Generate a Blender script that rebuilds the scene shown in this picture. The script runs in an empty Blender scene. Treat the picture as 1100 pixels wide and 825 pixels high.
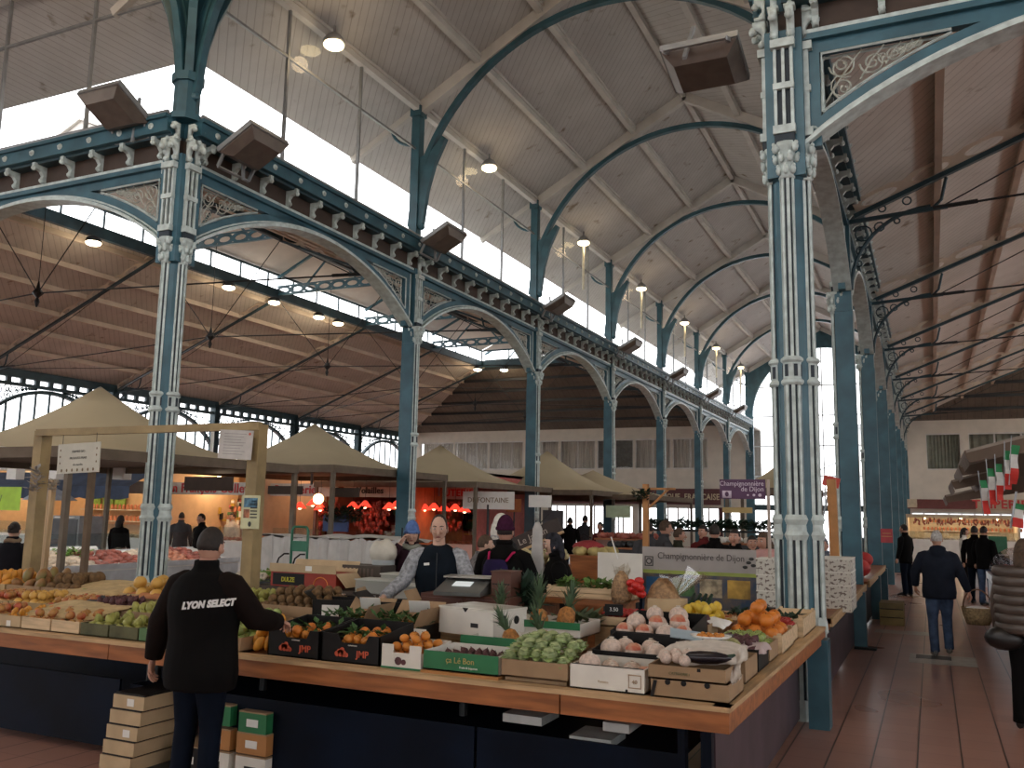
import bpy, math, random
from mathutils import Vector, Matrix, Euler
random.seed(7)
SC = bpy.context.scene
COL = SC.collection
PI = math.pi
R = math.radians

# ------------------------------------------------------------------ materials
MATS = {}
def mat(name, col, rough=.6, metal=0., var=.12, scale=6., bump=0., emit=0., col2=None, spec=None, ecol=None, stretch=None):
    if name in MATS: return MATS[name]
    m = bpy.data.materials.new(name); m.use_nodes = True
    nt = m.node_tree; N = nt.nodes; L = nt.links
    b = N['Principled BSDF']
    b.inputs['Roughness'].default_value = rough
    b.inputs['Metallic'].default_value = metal
    if spec is not None: b.inputs['Specular IOR Level'].default_value = spec
    tc = N.new('ShaderNodeTexCoord'); no = N.new('ShaderNodeTexNoise')
    no.inputs['Scale'].default_value = scale; no.inputs['Detail'].default_value = 4
    if stretch:
        mp = N.new('ShaderNodeMapping'); mp.inputs['Scale'].default_value = stretch
        L.new(tc.outputs['Object'], mp.inputs[0]); L.new(mp.outputs[0], no.inputs['Vector'])
    else:
        L.new(tc.outputs['Object'], no.inputs['Vector'])
    cr = N.new('ShaderNodeValToRGB')
    c2 = col2 if col2 else tuple(c*(1-var) for c in col)
    c1 = col if col2 else tuple(min(1, c*(1+var)) for c in col)
    cr.color_ramp.elements[0].color = (*c2, 1); cr.color_ramp.elements[0].position = .35
    cr.color_ramp.elements[1].color = (*c1, 1); cr.color_ramp.elements[1].position = .65
    L.new(no.outputs['Fac'], cr.inputs[0]); L.new(cr.outputs[0], b.inputs['Base Color'])
    if bump:
        bm = N.new('ShaderNodeBump'); bm.inputs['Strength'].default_value = bump; bm.inputs['Distance'].default_value = .01
        L.new(no.outputs['Fac'], bm.inputs['Height']); L.new(bm.outputs[0], b.inputs['Normal'])
    if emit:
        b.inputs['Emission Color'].default_value = (*(ecol or col), 1)
        b.inputs['Emission Strength'].default_value = emit
    MATS[name] = m
    return m

def mat_glass(name, tint=(1, 1, 1), gloss=.07, rough=.02):
    if name in MATS: return MATS[name]
    m = bpy.data.materials.new(name); m.use_nodes = True
    nt = m.node_tree; N = nt.nodes; L = nt.links; N.clear()
    out = N.new('ShaderNodeOutputMaterial'); mx = N.new('ShaderNodeMixShader')
    tr = N.new('ShaderNodeBsdfTransparent'); gl = N.new('ShaderNodeBsdfGlossy')
    tr.inputs[0].default_value = (*tint, 1); gl.inputs['Roughness'].default_value = rough
    mx.inputs[0].default_value = gloss
    L.new(tr.outputs[0], mx.inputs[1]); L.new(gl.outputs[0], mx.inputs[2]); L.new(mx.outputs[0], out.inputs[0])
    MATS[name] = m
    return m

def mat_boards(name, c1, c2, axis='Y', period=.12, rough=.75, stain=True):
    """painted boarding: narrow dark joints across one axis, plus old stains"""
    if name in MATS: return MATS[name]
    m = bpy.data.materials.new(name); m.use_nodes = True
    nt = m.node_tree; N = nt.nodes; L = nt.links; b = N['Principled BSDF']
    b.inputs['Roughness'].default_value = rough
    tc = N.new('ShaderNodeTexCoord'); sp = N.new('ShaderNodeSeparateXYZ')
    L.new(tc.outputs['Object'], sp.inputs[0])
    d = N.new('ShaderNodeMath'); d.operation = 'DIVIDE'; d.inputs[1].default_value = period
    if axis == 'D':   # boards laid diagonally
        ad = N.new('ShaderNodeMath'); ad.operation = 'ADD'; L.new(sp.outputs['X'], ad.inputs[0]); L.new(sp.outputs['Y'], ad.inputs[1]); L.new(ad.outputs[0], d.inputs[0]); d.inputs[1].default_value = period*1.414
    elif axis == 'E':
        ad = N.new('ShaderNodeMath'); ad.operation = 'SUBTRACT'; L.new(sp.outputs['X'], ad.inputs[0]); L.new(sp.outputs['Y'], ad.inputs[1]); L.new(ad.outputs[0], d.inputs[0]); d.inputs[1].default_value = period*1.414
    else: L.new(sp.outputs[axis], d.inputs[0])
    fr = N.new('ShaderNodeMath'); fr.operation = 'FRACT'; L.new(d.outputs[0], fr.inputs[0])
    lt = N.new('ShaderNodeMath'); lt.operation = 'LESS_THAN'; lt.inputs[1].default_value = .13
    L.new(fr.outputs[0], lt.inputs[0])
    no = N.new('ShaderNodeTexNoise'); no.inputs['Scale'].default_value = .9; no.inputs['Detail'].default_value = 8
    no.inputs['Roughness'].default_value = .65
    L.new(tc.outputs['Object'], no.inputs['Vector'])
    cr = N.new('ShaderNodeValToRGB')
    cr.color_ramp.elements[0].position = .3; cr.color_ramp.elements[0].color = (*c2, 1)
    cr.color_ramp.elements[1].position = .62; cr.color_ramp.elements[1].color = (*c1, 1)
    L.new(no.outputs['Fac'], cr.inputs[0])
    mx = N.new('ShaderNodeMixRGB'); mx.blend_type = 'MULTIPLY'
    mx.inputs[2].default_value = (.76, .75, .74, 1)
    L.new(lt.outputs[0], mx.inputs[0]); L.new(cr.outputs[0], mx.inputs[1])
    last = mx
    if stain:
        n2 = N.new('ShaderNodeTexNoise'); n2.inputs['Scale'].default_value = 2.3; n2.inputs['Detail'].default_value = 6
        mp = N.new('ShaderNodeMapping'); mp.inputs['Scale'].default_value = (1, 1, 1) if axis in 'DEZ' else ((.35, 3., 1) if axis == 'Y' else (3., .35, 1))
        L.new(tc.outputs['Object'], mp.inputs[0]); L.new(mp.outputs[0], n2.inputs['Vector'])
        r2 = N.new('ShaderNodeValToRGB'); r2.color_ramp.elements[0].position = .64; r2.color_ramp.elements[0].color = (0, 0, 0, 1)
        r2.color_ramp.elements[1].position = .74; r2.color_ramp.elements[1].color = (1, 1, 1, 1)
        L.new(n2.outputs['Fac'], r2.inputs[0])
        m2 = N.new('ShaderNodeMixRGB'); m2.blend_type = 'MULTIPLY'; m2.inputs[2].default_value = (.45, .36, .28, 1)
        L.new(r2.outputs[0], m2.inputs[0]); L.new(mx.outputs[0], m2.inputs[1]); last = m2
    L.new(last.outputs[0], b.inputs['Base Color'])
    bp = N.new('ShaderNodeBump'); bp.inputs['Strength'].default_value = .5; bp.inputs['Distance'].default_value = .01; bp.invert = True
    L.new(lt.outputs[0], bp.inputs['Height']); L.new(bp.outputs[0], b.inputs['Normal'])
    MATS[name] = m
    return m

# ------------------------------------------------------------------ mesh builder
class MB:
    def __init__(s): s.v = []; s.f = []; s.m = []; s.cur = 0
    def mi(s, i): s.cur = i; return s
    def add(s, vs, fs, M=None):
        n = len(s.v)
        if M is not None: vs = [M @ Vector(p) for p in vs]
        s.v.extend([tuple(p) for p in vs])
        for f in fs: s.f.append(tuple(i+n for i in f)); s.m.append(s.cur)
        return s
    def box(s, c, d, rot=None, M=None, taper=1.):
        x, y, z = d[0]/2, d[1]/2, d[2]/2; t = taper
        vs = [Vector(p) for p in ((-x,-y,-z),(x,-y,-z),(x,y,-z),(-x,y,-z),(-x*t,-y*t,z),(x*t,-y*t,z),(x*t,y*t,z),(-x*t,y*t,z))]
        if rot is not None:
            e = Euler(rot).to_matrix() if not isinstance(rot, Matrix) else rot
            vs = [e @ p for p in vs]
        vs = [p+Vector(c) for p in vs]
        return s.add(vs, [(0,3,2,1),(4,5,6,7),(0,1,5,4),(1,2,6,5),(2,3,7,6),(3,0,4,7)], M)
    def bx(s, x0, x1, y0, y1, z0, z1, M=None):
        return s.box(((x0+x1)/2, (y0+y1)/2, (z0+z1)/2), (abs(x1-x0), abs(y1-y0), abs(z1-z0)), M=M)
    def tube(s, pts, rad, n=8, cap=True, up=None, M=None):
        pts = [Vector(p) for p in pts]; k = len(pts)
        if not isinstance(rad, list): rad = [rad]*k
        rings = []; prev = None
        for i, p in enumerate(pts):
            t = (pts[min(i+1, k-1)]-pts[max(i-1, 0)])
            if t.length < 1e-9: t = Vector((0, 0, 1))
            t.normalize()
            if prev is None:
                u = Vector(up) if up else (Vector((0, 0, 1)) if abs(t.z) < .9 else Vector((0, 1, 0)))
                a = u - t*u.dot(t); a.normalize()
            else:
                a = prev - t*prev.dot(t)
                if a.length < 1e-6: a = t.orthogonal()
                a.normalize()
            prev = a; b = t.cross(a)
            r = rad[i]; ra, rb = r if isinstance(r, (list, tuple)) else (r, r)
            rings.append([p + a*(math.cos(2*PI*j/n)*ra) + b*(math.sin(2*PI*j/n)*rb) for j in range(n)])
        vs = [q for rg in rings for q in rg]; fs = []
        for i in range(k-1):
            for j in range(n):
                j2 = (j+1) % n
                fs.append((i*n+j, i*n+j2, (i+1)*n+j2, (i+1)*n+j))
        if cap:
            fs.append(tuple(reversed(range(n)))); fs.append(tuple(range((k-1)*n, k*n)))
        return s.add(vs, fs, M)
    def cyl(s, p0, p1, r, n=10, r2=None, M=None):
        return s.tube([p0, p1], [r, r if r2 is None else r2], n, M=M)
    def bar(s, p0, p1, w, h, up=(0, 0, 1), M=None):
        p0 = Vector(p0); p1 = Vector(p1); t = (p1-p0).normalized(); u = Vector(up); u = (u-t*u.dot(t)).normalized(); b = t.cross(u)
        vs = []
        for p in (p0, p1):
            for (i, j) in ((-1, -1), (1, -1), (1, 1), (-1, 1)): vs.append(p+b*(i*w/2)+u*(j*h/2))
        return s.add(vs, [(0,1,2,3),(7,6,5,4),(0,4,5,1),(1,5,6,2),(2,6,7,3),(3,7,4,0)], M)
    def lathe(s, prof, n=16, c=(0, 0, 0), M=None, sx=1., sy=1.):
        vs = []; k = len(prof)
        for r, z in prof:
            for j in range(n):
                a = 2*PI*j/n; vs.append((c[0]+r*sx*math.cos(a), c[1]+r*sy*math.sin(a), c[2]+z))
        fs = [(i*n+j, i*n+(j+1) % n, (i+1)*n+(j+1) % n, (i+1)*n+j) for i in range(k-1) for j in range(n)]
        fs.append(tuple(reversed(range(n)))); fs.append(tuple(range((k-1)*n, k*n)))
        return s.add(vs, fs, M)
    def ball(s, c, r, n=12, m=8, fn=None, M=None):
        if not isinstance(r, (list, tuple)): r = (r, r, r)
        vs = [(0, 0, -1)]
        for i in range(1, m):
            a = -PI/2+PI*i/m
            for j in range(n):
                t = 2*PI*j/n; vs.append((math.cos(a)*math.cos(t), math.cos(a)*math.sin(t), math.sin(a)))
        vs.append((0, 0, 1))
        if fn: vs = [fn(*p) for p in vs]
        vs = [(c[0]+p[0]*r[0], c[1]+p[1]*r[1], c[2]+p[2]*r[2]) for p in vs]
        fs = [(0, 1+(j+1) % n, 1+j) for j in range(n)]
        for i in range(m-2):
            for j in range(n):
                a = 1+i*n; fs.append((a+j, a+(j+1) % n, a+n+(j+1) % n, a+n+j))
        a = 1+(m-2)*n; t = len(vs)-1
        fs += [(a+j, a+(j+1) % n, t) for j in range(n)]
        return s.add(vs, fs, M)
    def prism(s, poly, y0, y1, M=None, plane='XZ'):
        """polygon in a plane, extruded along the third axis"""
        k = len(poly)
        def P(a, b, c):
            return {'XZ': (a, c, b), 'YZ': (c, a, b), 'XY': (a, b, c)}[plane]
        vs = [P(a, b, y0) for a, b in poly]+[P(a, b, y1) for a, b in poly]
        fs = [tuple(range(k)), tuple(reversed(range(k, 2*k)))]+[(i, k+i, k+(i+1) % k, (i+1) % k) for i in range(k)]
        return s.add(vs, fs, M)
    def strip(s, A, B, y0, y1, plane='XZ', M=None):
        """band between two matching polylines, extruded"""
        for i in range(len(A)-1):
            s.prism([A[i], A[i+1], B[i+1], B[i]], y0, y1, M, plane)
        return s
    def quad(s, a, b, c, d, M=None): return s.add([a, b, c, d], [(0, 1, 2, 3)], M)
    def mesh(s, name, mats, smooth=False):
        me = bpy.data.meshes.new(name); me.from_pydata(s.v, [], s.f)
        if not isinstance(mats, (list, tuple)): mats = [mats]
        for m in mats: me.materials.append(m)
        if len(mats) > 1: me.polygons.foreach_set('material_index', s.m)
        if smooth: me.polygons.foreach_set('use_smooth', [True]*len(me.polygons))
        me.update(); me.validate()
        import bmesh
        bm = bmesh.new(); bm.from_mesh(me); bmesh.ops.recalc_face_normals(bm, faces=bm.faces); bm.to_mesh(me); bm.free()
        return me
    def build(s, name, mats, parent=None, smooth=False, loc=None, rotz=None):
        o = bpy.data.objects.new(name, s.mesh(name, mats, smooth)); COL.objects.link(o)
        if parent: o.parent = parent
        if loc: o.location = loc
        if rotz: o.rotation_euler.z = rotz
        return o

def tag(o, label=None, cat=None, group=None, kind=None):
    if label: o['label'] = label
    if cat: o['category'] = cat
    if group: o['group'] = group
    if kind: o['kind'] = kind
    return o
def thing(name, label, cat, loc=(0, 0, 0), rotz=0, group=None):
    o = bpy.data.objects.new(name, None); COL.objects.link(o); o.empty_display_size = .1
    o.location = loc; o.rotation_euler = (0, 0, rotz)
    return tag(o, label, cat, group)
def structure(o): o['kind'] = 'structure'; return o
KIDS = {}
def dup(root, loc=None, rotz=None, label=None, group=None, cat=None, rot=None, scale=None):
    def rec(o, par):
        c = o.copy(); COL.objects.link(c)
        if par is not None: c.parent = par
        for ch in kids(o): rec(ch, c)
        return c
    r = rec(root, None)
    if loc is not None: r.location = loc
    if rotz is not None: r.rotation_euler = (0, 0, rotz)
    if rot is not None: r.rotation_euler = rot
    if scale is not None: r.scale = scale if isinstance(scale, (tuple, list)) else (scale,)*3
    if label: r['label'] = label
    if group: r['group'] = group
    if cat: r['category'] = cat
    return r
def kids(o):
    k = KIDS.get(o.name)
    if k is None:
        k = list(o.children); KIDS[o.name] = k
    return k
def text_mesh(txt, size, mats, depth=.003, align='CENTER', shear=0., bold=0., name='lettering', parent=None, M=None, sx=1.):
    cu = bpy.data.curves.new('t', 'FONT'); cu.body = txt; cu.size = size; cu.extrude = depth; cu.align_x = align; cu.align_y = 'CENTER'
    cu.shear = shear; cu.offset = bold; cu.resolution_u = 3
    if bold > .003: cu.space_character = 1.08
    o = bpy.data.objects.new('t', cu); COL.objects.link(o)
    dg = bpy.context.evaluated_depsgraph_get()
    me = bpy.data.meshes.new_from_object(o.evaluated_get(dg)); COL.objects.unlink(o); bpy.data.objects.remove(o)
    me.materials.clear(); me.materials.append(mats)
    if sx != 1.: me.transform(Matrix.Diagonal((sx, 1, 1, 1)))
    if M is not None: me.transform(M)
    me.name = name
    p = bpy.data.objects.new(name, me); COL.objects.link(p)
    if parent: p.parent = parent
    return p
def face_y(x, y, z, ry=0.):   # text plane standing up, readable from -Y
    return Matrix.Translation((x, y, z)) @ Matrix.Rotation(ry, 4, 'Z') @ Matrix.Rotation(PI/2, 4, 'X')
ORD = ['first', 'second', 'third', 'fourth', 'fifth', 'sixth', 'seventh', 'eighth', 'ninth', 'tenth', 'eleventh', 'twelfth', 'thirteenth', 'fourteenth', 'fifteenth', 'sixteenth']

# ------------------------------------------------------------------ palette
TEAL = mat('teal_paint', (.034, .105, .140), .42, var=.22, scale=3., bump=.15)
DTEAL = mat('dark_teal_paint', (.022, .055, .070), .5, var=.2, scale=3.)
PALE = mat('pale_grey_paint', (.50, .57, .55), .5, var=.18, scale=9., bump=.3)
SCROLL = mat('scroll_paint', (.40, .41, .36), .5, var=.2, scale=12.)
GROOVE = mat('groove_paint', (.012, .022, .032), .6)
DARKM = mat('dark_metal', (.03, .033, .036), .5, .3)
GALV = mat('galvanised_metal', (.30, .31, .32), .45, .5)
NAVECEIL = mat_boards('nave_boarding', (.56, .55, .54), (.46, .45, .44), 'D', .13)
PAVCEIL = mat_boards('pavilion_boarding', (.60, .50, .40), (.50, .41, .32), 'X', .16)
CREAM = mat('cream_timber', (.58, .565, .54), .7, var=.1, scale=2.)
PCREAM = mat('warm_cream_timber', (.62, .52, .42), .7, var=.1, scale=2.)
WALLM = mat('white_render', (.62, .57, .49), .85, var=.05, scale=2.)
GLASS = mat_glass('window_glass', gloss=.018)
WOOD = mat('orange_brown_wood', (.32, .11, .032), .45, var=.3, scale=2.2, stretch=(1, 9, 9), bump=.1)
PINE = mat('pale_pine', (.52, .36, .19), .6, var=.2, scale=3., stretch=(9, 9, 1), bump=.1)
PINEX = mat('pale_pine_lengthwise', (.50, .33, .17), .6, var=.22, scale=3., stretch=(1, 9, 9), bump=.1)
CRATEW = mat('crate_wood', (.62, .46, .28), .65, var=.18, scale=4., stretch=(1, 6, 8))
CARD = mat('brown_cardboard', (.33, .215, .12), .8, var=.12, scale=5.)
CARDL = mat('light_cardboard', (.50, .37, .22), .8, var=.1, scale=5.)
WHITE = mat('white_card', (.72, .69, .62), .6, var=.06, scale=5.)
PAPER = mat('white_paper', (.78, .77, .73), .7, var=.04)
BLACK = mat('black_card', (.010, .009, .009), .5, var=.2, spec=.25)
NAVY = mat('dark_navy_panel', (.0025, .006, .015), .5, var=.4, scale=2., spec=.12)
PURPLEGREY = mat('dark_plum_panel', (.055, .035, .045), .45, var=.3, scale=3.)
# ================================================================== THE HALL
XL, XR, Y0, BAY = -8.84, -1.08, 8.36, 5.8
YS = [8.36, 14.25, 20.05, 25.85, 31.65, 37.45, 43.25, 49.05]
YE = 49.05; XM = (XL+XR)/2; XO = -30.2; XO2 = 20.3
EZ, SL = 6.72, .395            # pavilion eave height and slope
# ---------------------------------------------------------------- floor
def floor_mat():
    m = bpy.data.materials.new('terracotta_tiles'); m.use_nodes = True
    nt = m.node_tree; N = nt.nodes; L = nt.links; b = N['Principled BSDF']
    tc = N.new('ShaderNodeTexCoord'); mp = N.new('ShaderNodeMapping'); L.new(tc.outputs['Object'], mp.inputs[0])
    mp.inputs['Location'].default_value = (.19, 0, 0)
    br = N.new('ShaderNodeTexBrick'); br.offset = 0; br.inputs['Scale'].default_value = 1.
    br.inputs['Brick Width'].default_value = .32; br.inputs['Row Height'].default_value = .32
    br.inputs['Mortar Size'].default_value = .008; br.inputs['Mortar Smooth'].default_value = .2; br.inputs['Bias'].default_value = 0
    br.inputs['Color1'].default_value = (.52, .28, .215, 1); br.inputs['Color2'].default_value = (.45, .235, .18, 1); br.inputs['Mortar'].default_value = (.40, .21, .16, 1)
    L.new(mp.outputs[0], br.inputs['Vector'])
    no = N.new('ShaderNodeTexNoise'); no.inputs['Scale'].default_value = .8; no.inputs['Detail'].default_value = 2
    L.new(tc.outputs['Object'], no.inputs['Vector'])
    mx = N.new('ShaderNodeMixRGB'); mx.blend_type = 'MULTIPLY'; mx.inputs[0].default_value = .5
    L.new(br.outputs['Color'], mx.inputs[1]); L.new(no.outputs['Fac'], mx.inputs[2])
    # long joints running down the aisle, wider than the cross joints
    sp = N.new('ShaderNodeSeparateXYZ'); L.new(mp.outputs[0], sp.inputs[0])
    d = N.new('ShaderNodeMath'); d.operation = 'DIVIDE'; d.inputs[1].default_value = .32; L.new(sp.outputs['X'], d.inputs[0])
    f = N.new('ShaderNodeMath'); f.operation = 'FRACT'; L.new(d.outputs[0], f.inputs[0])
    lt = N.new('ShaderNodeMath'); lt.operation = 'LESS_THAN'; lt.inputs[1].default_value = .035; L.new(f.outputs[0], lt.inputs[0])
    m3 = N.new('ShaderNodeMixRGB'); m3.inputs[2].default_value = (.03, .02, .018, 1)
    L.new(lt.outputs[0], m3.inputs[0]); L.new(mx.outputs[0], m3.inputs[1]); L.new(m3.outputs[0], b.inputs['Base Color'])
    rr = N.new('ShaderNodeMapRange'); rr.inputs['To Min'].default_value = .24; rr.inputs['To Max'].default_value = .34
    L.new(no.outputs['Fac'], rr.inputs[0]); L.new(rr.outputs[0], b.inputs['Roughness'])
    return m
fl = MB().bx(-46, 34, -22, 70, -.2, 0).build('floor', floor_mat()); structure(fl)

# ---------------------------------------------------------------- fluted shafts
CM = [PALE, GROOVE, TEAL]
def flute(mb, cx, cy, r, z0, z1, n=8):
    """round shaft with pale ridges and dark sunk grooves"""
    vs = []; mi = []; k = n*4
    for z in (z0, z1):
        for i in range(n):
            a = 2*PI*i/n; w = 2*PI/n
            for da, rr in ((0, 1), (.52, 1), (.52, .80), (1, .80)):
                t = a+w*da; vs.append((cx+r*rr*math.cos(t), cy+r*rr*math.sin(t), z))
    for i in range(n):
        for q, m in ((0, 0), (1, 0), (2, 1), (3, 0)):
            a = 4*i+q; b = (a+1) % k; mb.mi(m).add([vs[a], vs[b], vs[b+k], vs[a+k]], [(0, 1, 2, 3)])
    mb.mi(0)
def leafcap(mb, cx, cy, r, z0, h, s=1.):
    mb.mi(0)
    mb.lathe([(r*.95, 0), (r*.98, h*.1), (r*1.0, h*.45), (r*1.25, h*.8), (r*1.5, h*.88), (r*1.5, h)], 12, (cx, cy, z0))
    for tier, (zz, rr, nn, sz) in enumerate(((.22, 1.12, 8, .34), (.55, 1.28, 8, .36), (.82, 1.55, 4, .42))):
        for i in range(nn):
            a = 2*PI*(i+.5*(tier == 1)+.5*(tier == 2))/nn
            mb.ball((cx+rr*r*math.cos(a), cy+rr*r*math.sin(a), z0+h*zz), (r*sz, r*sz, h*.15), 6, 4)
            mb.ball((cx+rr*1.14*r*math.cos(a), cy+rr*1.14*r*math.sin(a), z0+h*(zz+.1)), (r*sz*.6, r*sz*.6, h*.07), 5, 4)
def console(mb, x, y, z0, z1, w, out, d=(0, -1)):
    """scroll bracket: S-shaped, sticking out along d"""
    h = z1-z0; prof = [(0, 0), (out*.25, 0), (out*.35, h*.15), (out*.25, h*.4), (out*.45, h*.6), (out, h*.72), (out, h), (0, h)]
    M = Matrix.Translation((x, y, z0)) @ Matrix.Rotation(math.atan2(d[1], d[0]), 4, 'Z')
    mb.prism(prof, -w/2, w/2, M)
    mb.ball((x+d[0]*out*.95, y+d[1]*out*.95, z0+h*.68), w*.62, 6, 5); mb.ball((x+d[0]*out*.3, y+d[1]*out*.3, z0+h*.12), w*.6, 6, 5)

def fluted_column(name, label, cat, loc, shafts, group, corner, extra=()):
    t = thing(name, label, cat, loc, 0, group)
    k = .128 if corner else .12
    # pedestal, lower shaft, upper shaft
    rr = .070 if corner else .075
    core = MB().mi(2)
    if corner: core.cyl((0, 0, 0), (0, 0, 5.0), .150, 16)
    else: core.bx(-.13, .13, -.11, .11, 0, 5.02)
    core.build('core', CM, t)
    base = MB()
    for (sx, sy) in shafts:
        cx, cy = sx*k, sy*k
        base.mi(0).lathe([(rr*1.5, 0), (rr*1.5, .1), (rr*1.35, .2), (rr*1.25, .34)], 12, (cx, cy, 0))
        if corner: base.lathe([(rr*1.3, .88), (rr*1.45, .9), (rr*1.35, .97), (rr*1.2, 1.02)], 10, (cx, cy, 0))
    base.build('base', CM, t)
    sh = MB()
    for (sx, sy) in shafts:
        cx, cy = sx*k, sy*k
        flute(sh, cx, cy, rr*1.22, .3, 1.70); flute(sh, cx, cy, rr*1.1, 1.88, 3.06); flute(sh, cx, cy, rr, 3.30, 5.0)
    sh.build('shaft', CM, t)
    for nm, za, zb in (('lower_collar', 1.68, 1.90), ('upper_collar', 3.05, 3.31)):
        c = MB()
        for (sx, sy) in shafts:
            cx, cy = sx*k, sy*k; h = zb-za
            if nm[0] == 'l':
                c.mi(0).lathe([(rr*1.25, 0), (rr*1.5, h*.2), (rr*1.25, h*.35), (rr*1.2, h*.6), (rr*1.45, h*.8), (rr*1.2, h)], 14, (cx, cy, za))
            else:
                c.mi(0).lathe([(rr*1.2, 0), (rr*1.42, .02), (rr*1.42, .04), (rr*1.15, .06), (rr*1.15, h-.06), (rr*1.42, h-.04), (rr*1.42, h-.02), (rr*1.1, h)], 14, (cx, cy, za))
                c.mi(1)
                for i in range(6):
                    a = 2*PI*i/6
                    c.box((cx+rr*1.13*math.cos(a), cy+rr*1.13*math.sin(a), za+h/2), (.012, rr*.45, h*.42), (0, 0, a))
        if corner: c.mi(2).cyl((0, 0, za), (0, 0, zb), .158, 16)
        c.build(nm, CM, t)
    cp = MB()
    for (sx, sy) in shafts: leafcap(cp, sx*k, sy*k, rr*1.15, 4.98, .34)
    if corner: cp.mi(2).cyl((0, 0, 4.98), (0, 0, 5.3), .17, 8)
    cp.build('capital', CM, t, True)
    up = MB().mi(2)
    w = .17 if corner else .12
    up.bx(-w, w, -w, w, 5.0, 6.45)
    for (sx, sy) in shafts:
        a = math.atan2(sy, sx); M = Matrix.Rotation(a, 4, 'Z')
        up.mi(1).bx(w, w+.015, -.075, .075, 5.5, 6.25, M)
        up.mi(0)
        for yy in (-.075, 0, .075): up.bx(w, w+.045, yy-.014, yy+.014, 5.46, 6.28, M)
        up.bx(w, w+.07, -.1, .1, 5.40, 5.48, M); up.bx(w, w+.06, -.095, .095, 5.84, 5.9, M); up.bx(w, w+.08, -.11, .11, 6.25, 6.33, M)
        up.mi(1).bx(w-.01, w+.05, -.09, .09, 5.31, 5.40, M)
    up.build('upper_pier', CM, t)
    cs = MB().mi(0)
    for (sx, sy) in shafts:
        L_ = math.hypot(sx, sy)
        for off in ((-.075, .075) if corner else (0,)):
            px, py = (-sy*off, sx*off)
            console(cs, sx*w+px, sy*w+py, 6.36, 6.62, .07, .12, (sx, sy)); console(cs, sx*w+px, sy*w+py, 6.66, 6.86, .06, .10, (sx, sy)); cs.box((sx*(w+.05)+px, sy*(w+.05)+py, 6.64), (.10, .10, .035)); cs.ball((sx*(w+.13)+px, sy*(w+.13)+py, 6.54), (.03, .03, .05), 6, 5)
    cs.build('console', CM, t, True)
    return t
L0 = fluted_column('corner_column', 'blue and white fluted cast iron corner column rising behind the man in the lettered jacket', 'column', (XL, Y0, 0), ((1, 0), (0, -1), (-1, 0), (0, 1)), None, True)
R0 = fluted_column('corner_column', 'nearest and largest blue and white fluted column, at the back corner of the fruit stall', 'column', (XR, Y0, 0), ((-1, 0), (0, -1), (1, 0)), None, True)
lc = fluted_column('arcade_column', 'x', 'column', (XL, YS[1], 0), ((1, 0),), None, False)
rc = fluted_column('arcade_column', 'x', 'column', (XR, YS[1], 0), ((-1, 0),), None, False)
lc['label'] = 'first slim blue column of the left arcade past the corner column, beside the bald stallholder'
rc['label'] = 'first slim blue column right of the nearest fluted column, by the timber post'
for i in range(2, 8):
    dup(lc, (XL, YS[i], 0), label='%s slim blue column of the left arcade, counted back from the corner column' % ORD[i-1])
    dup(rc, (XR, YS[i], 0), label='%s slim blue column of the right arcade, counted back along the aisle' % ORD[i-1])

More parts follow.
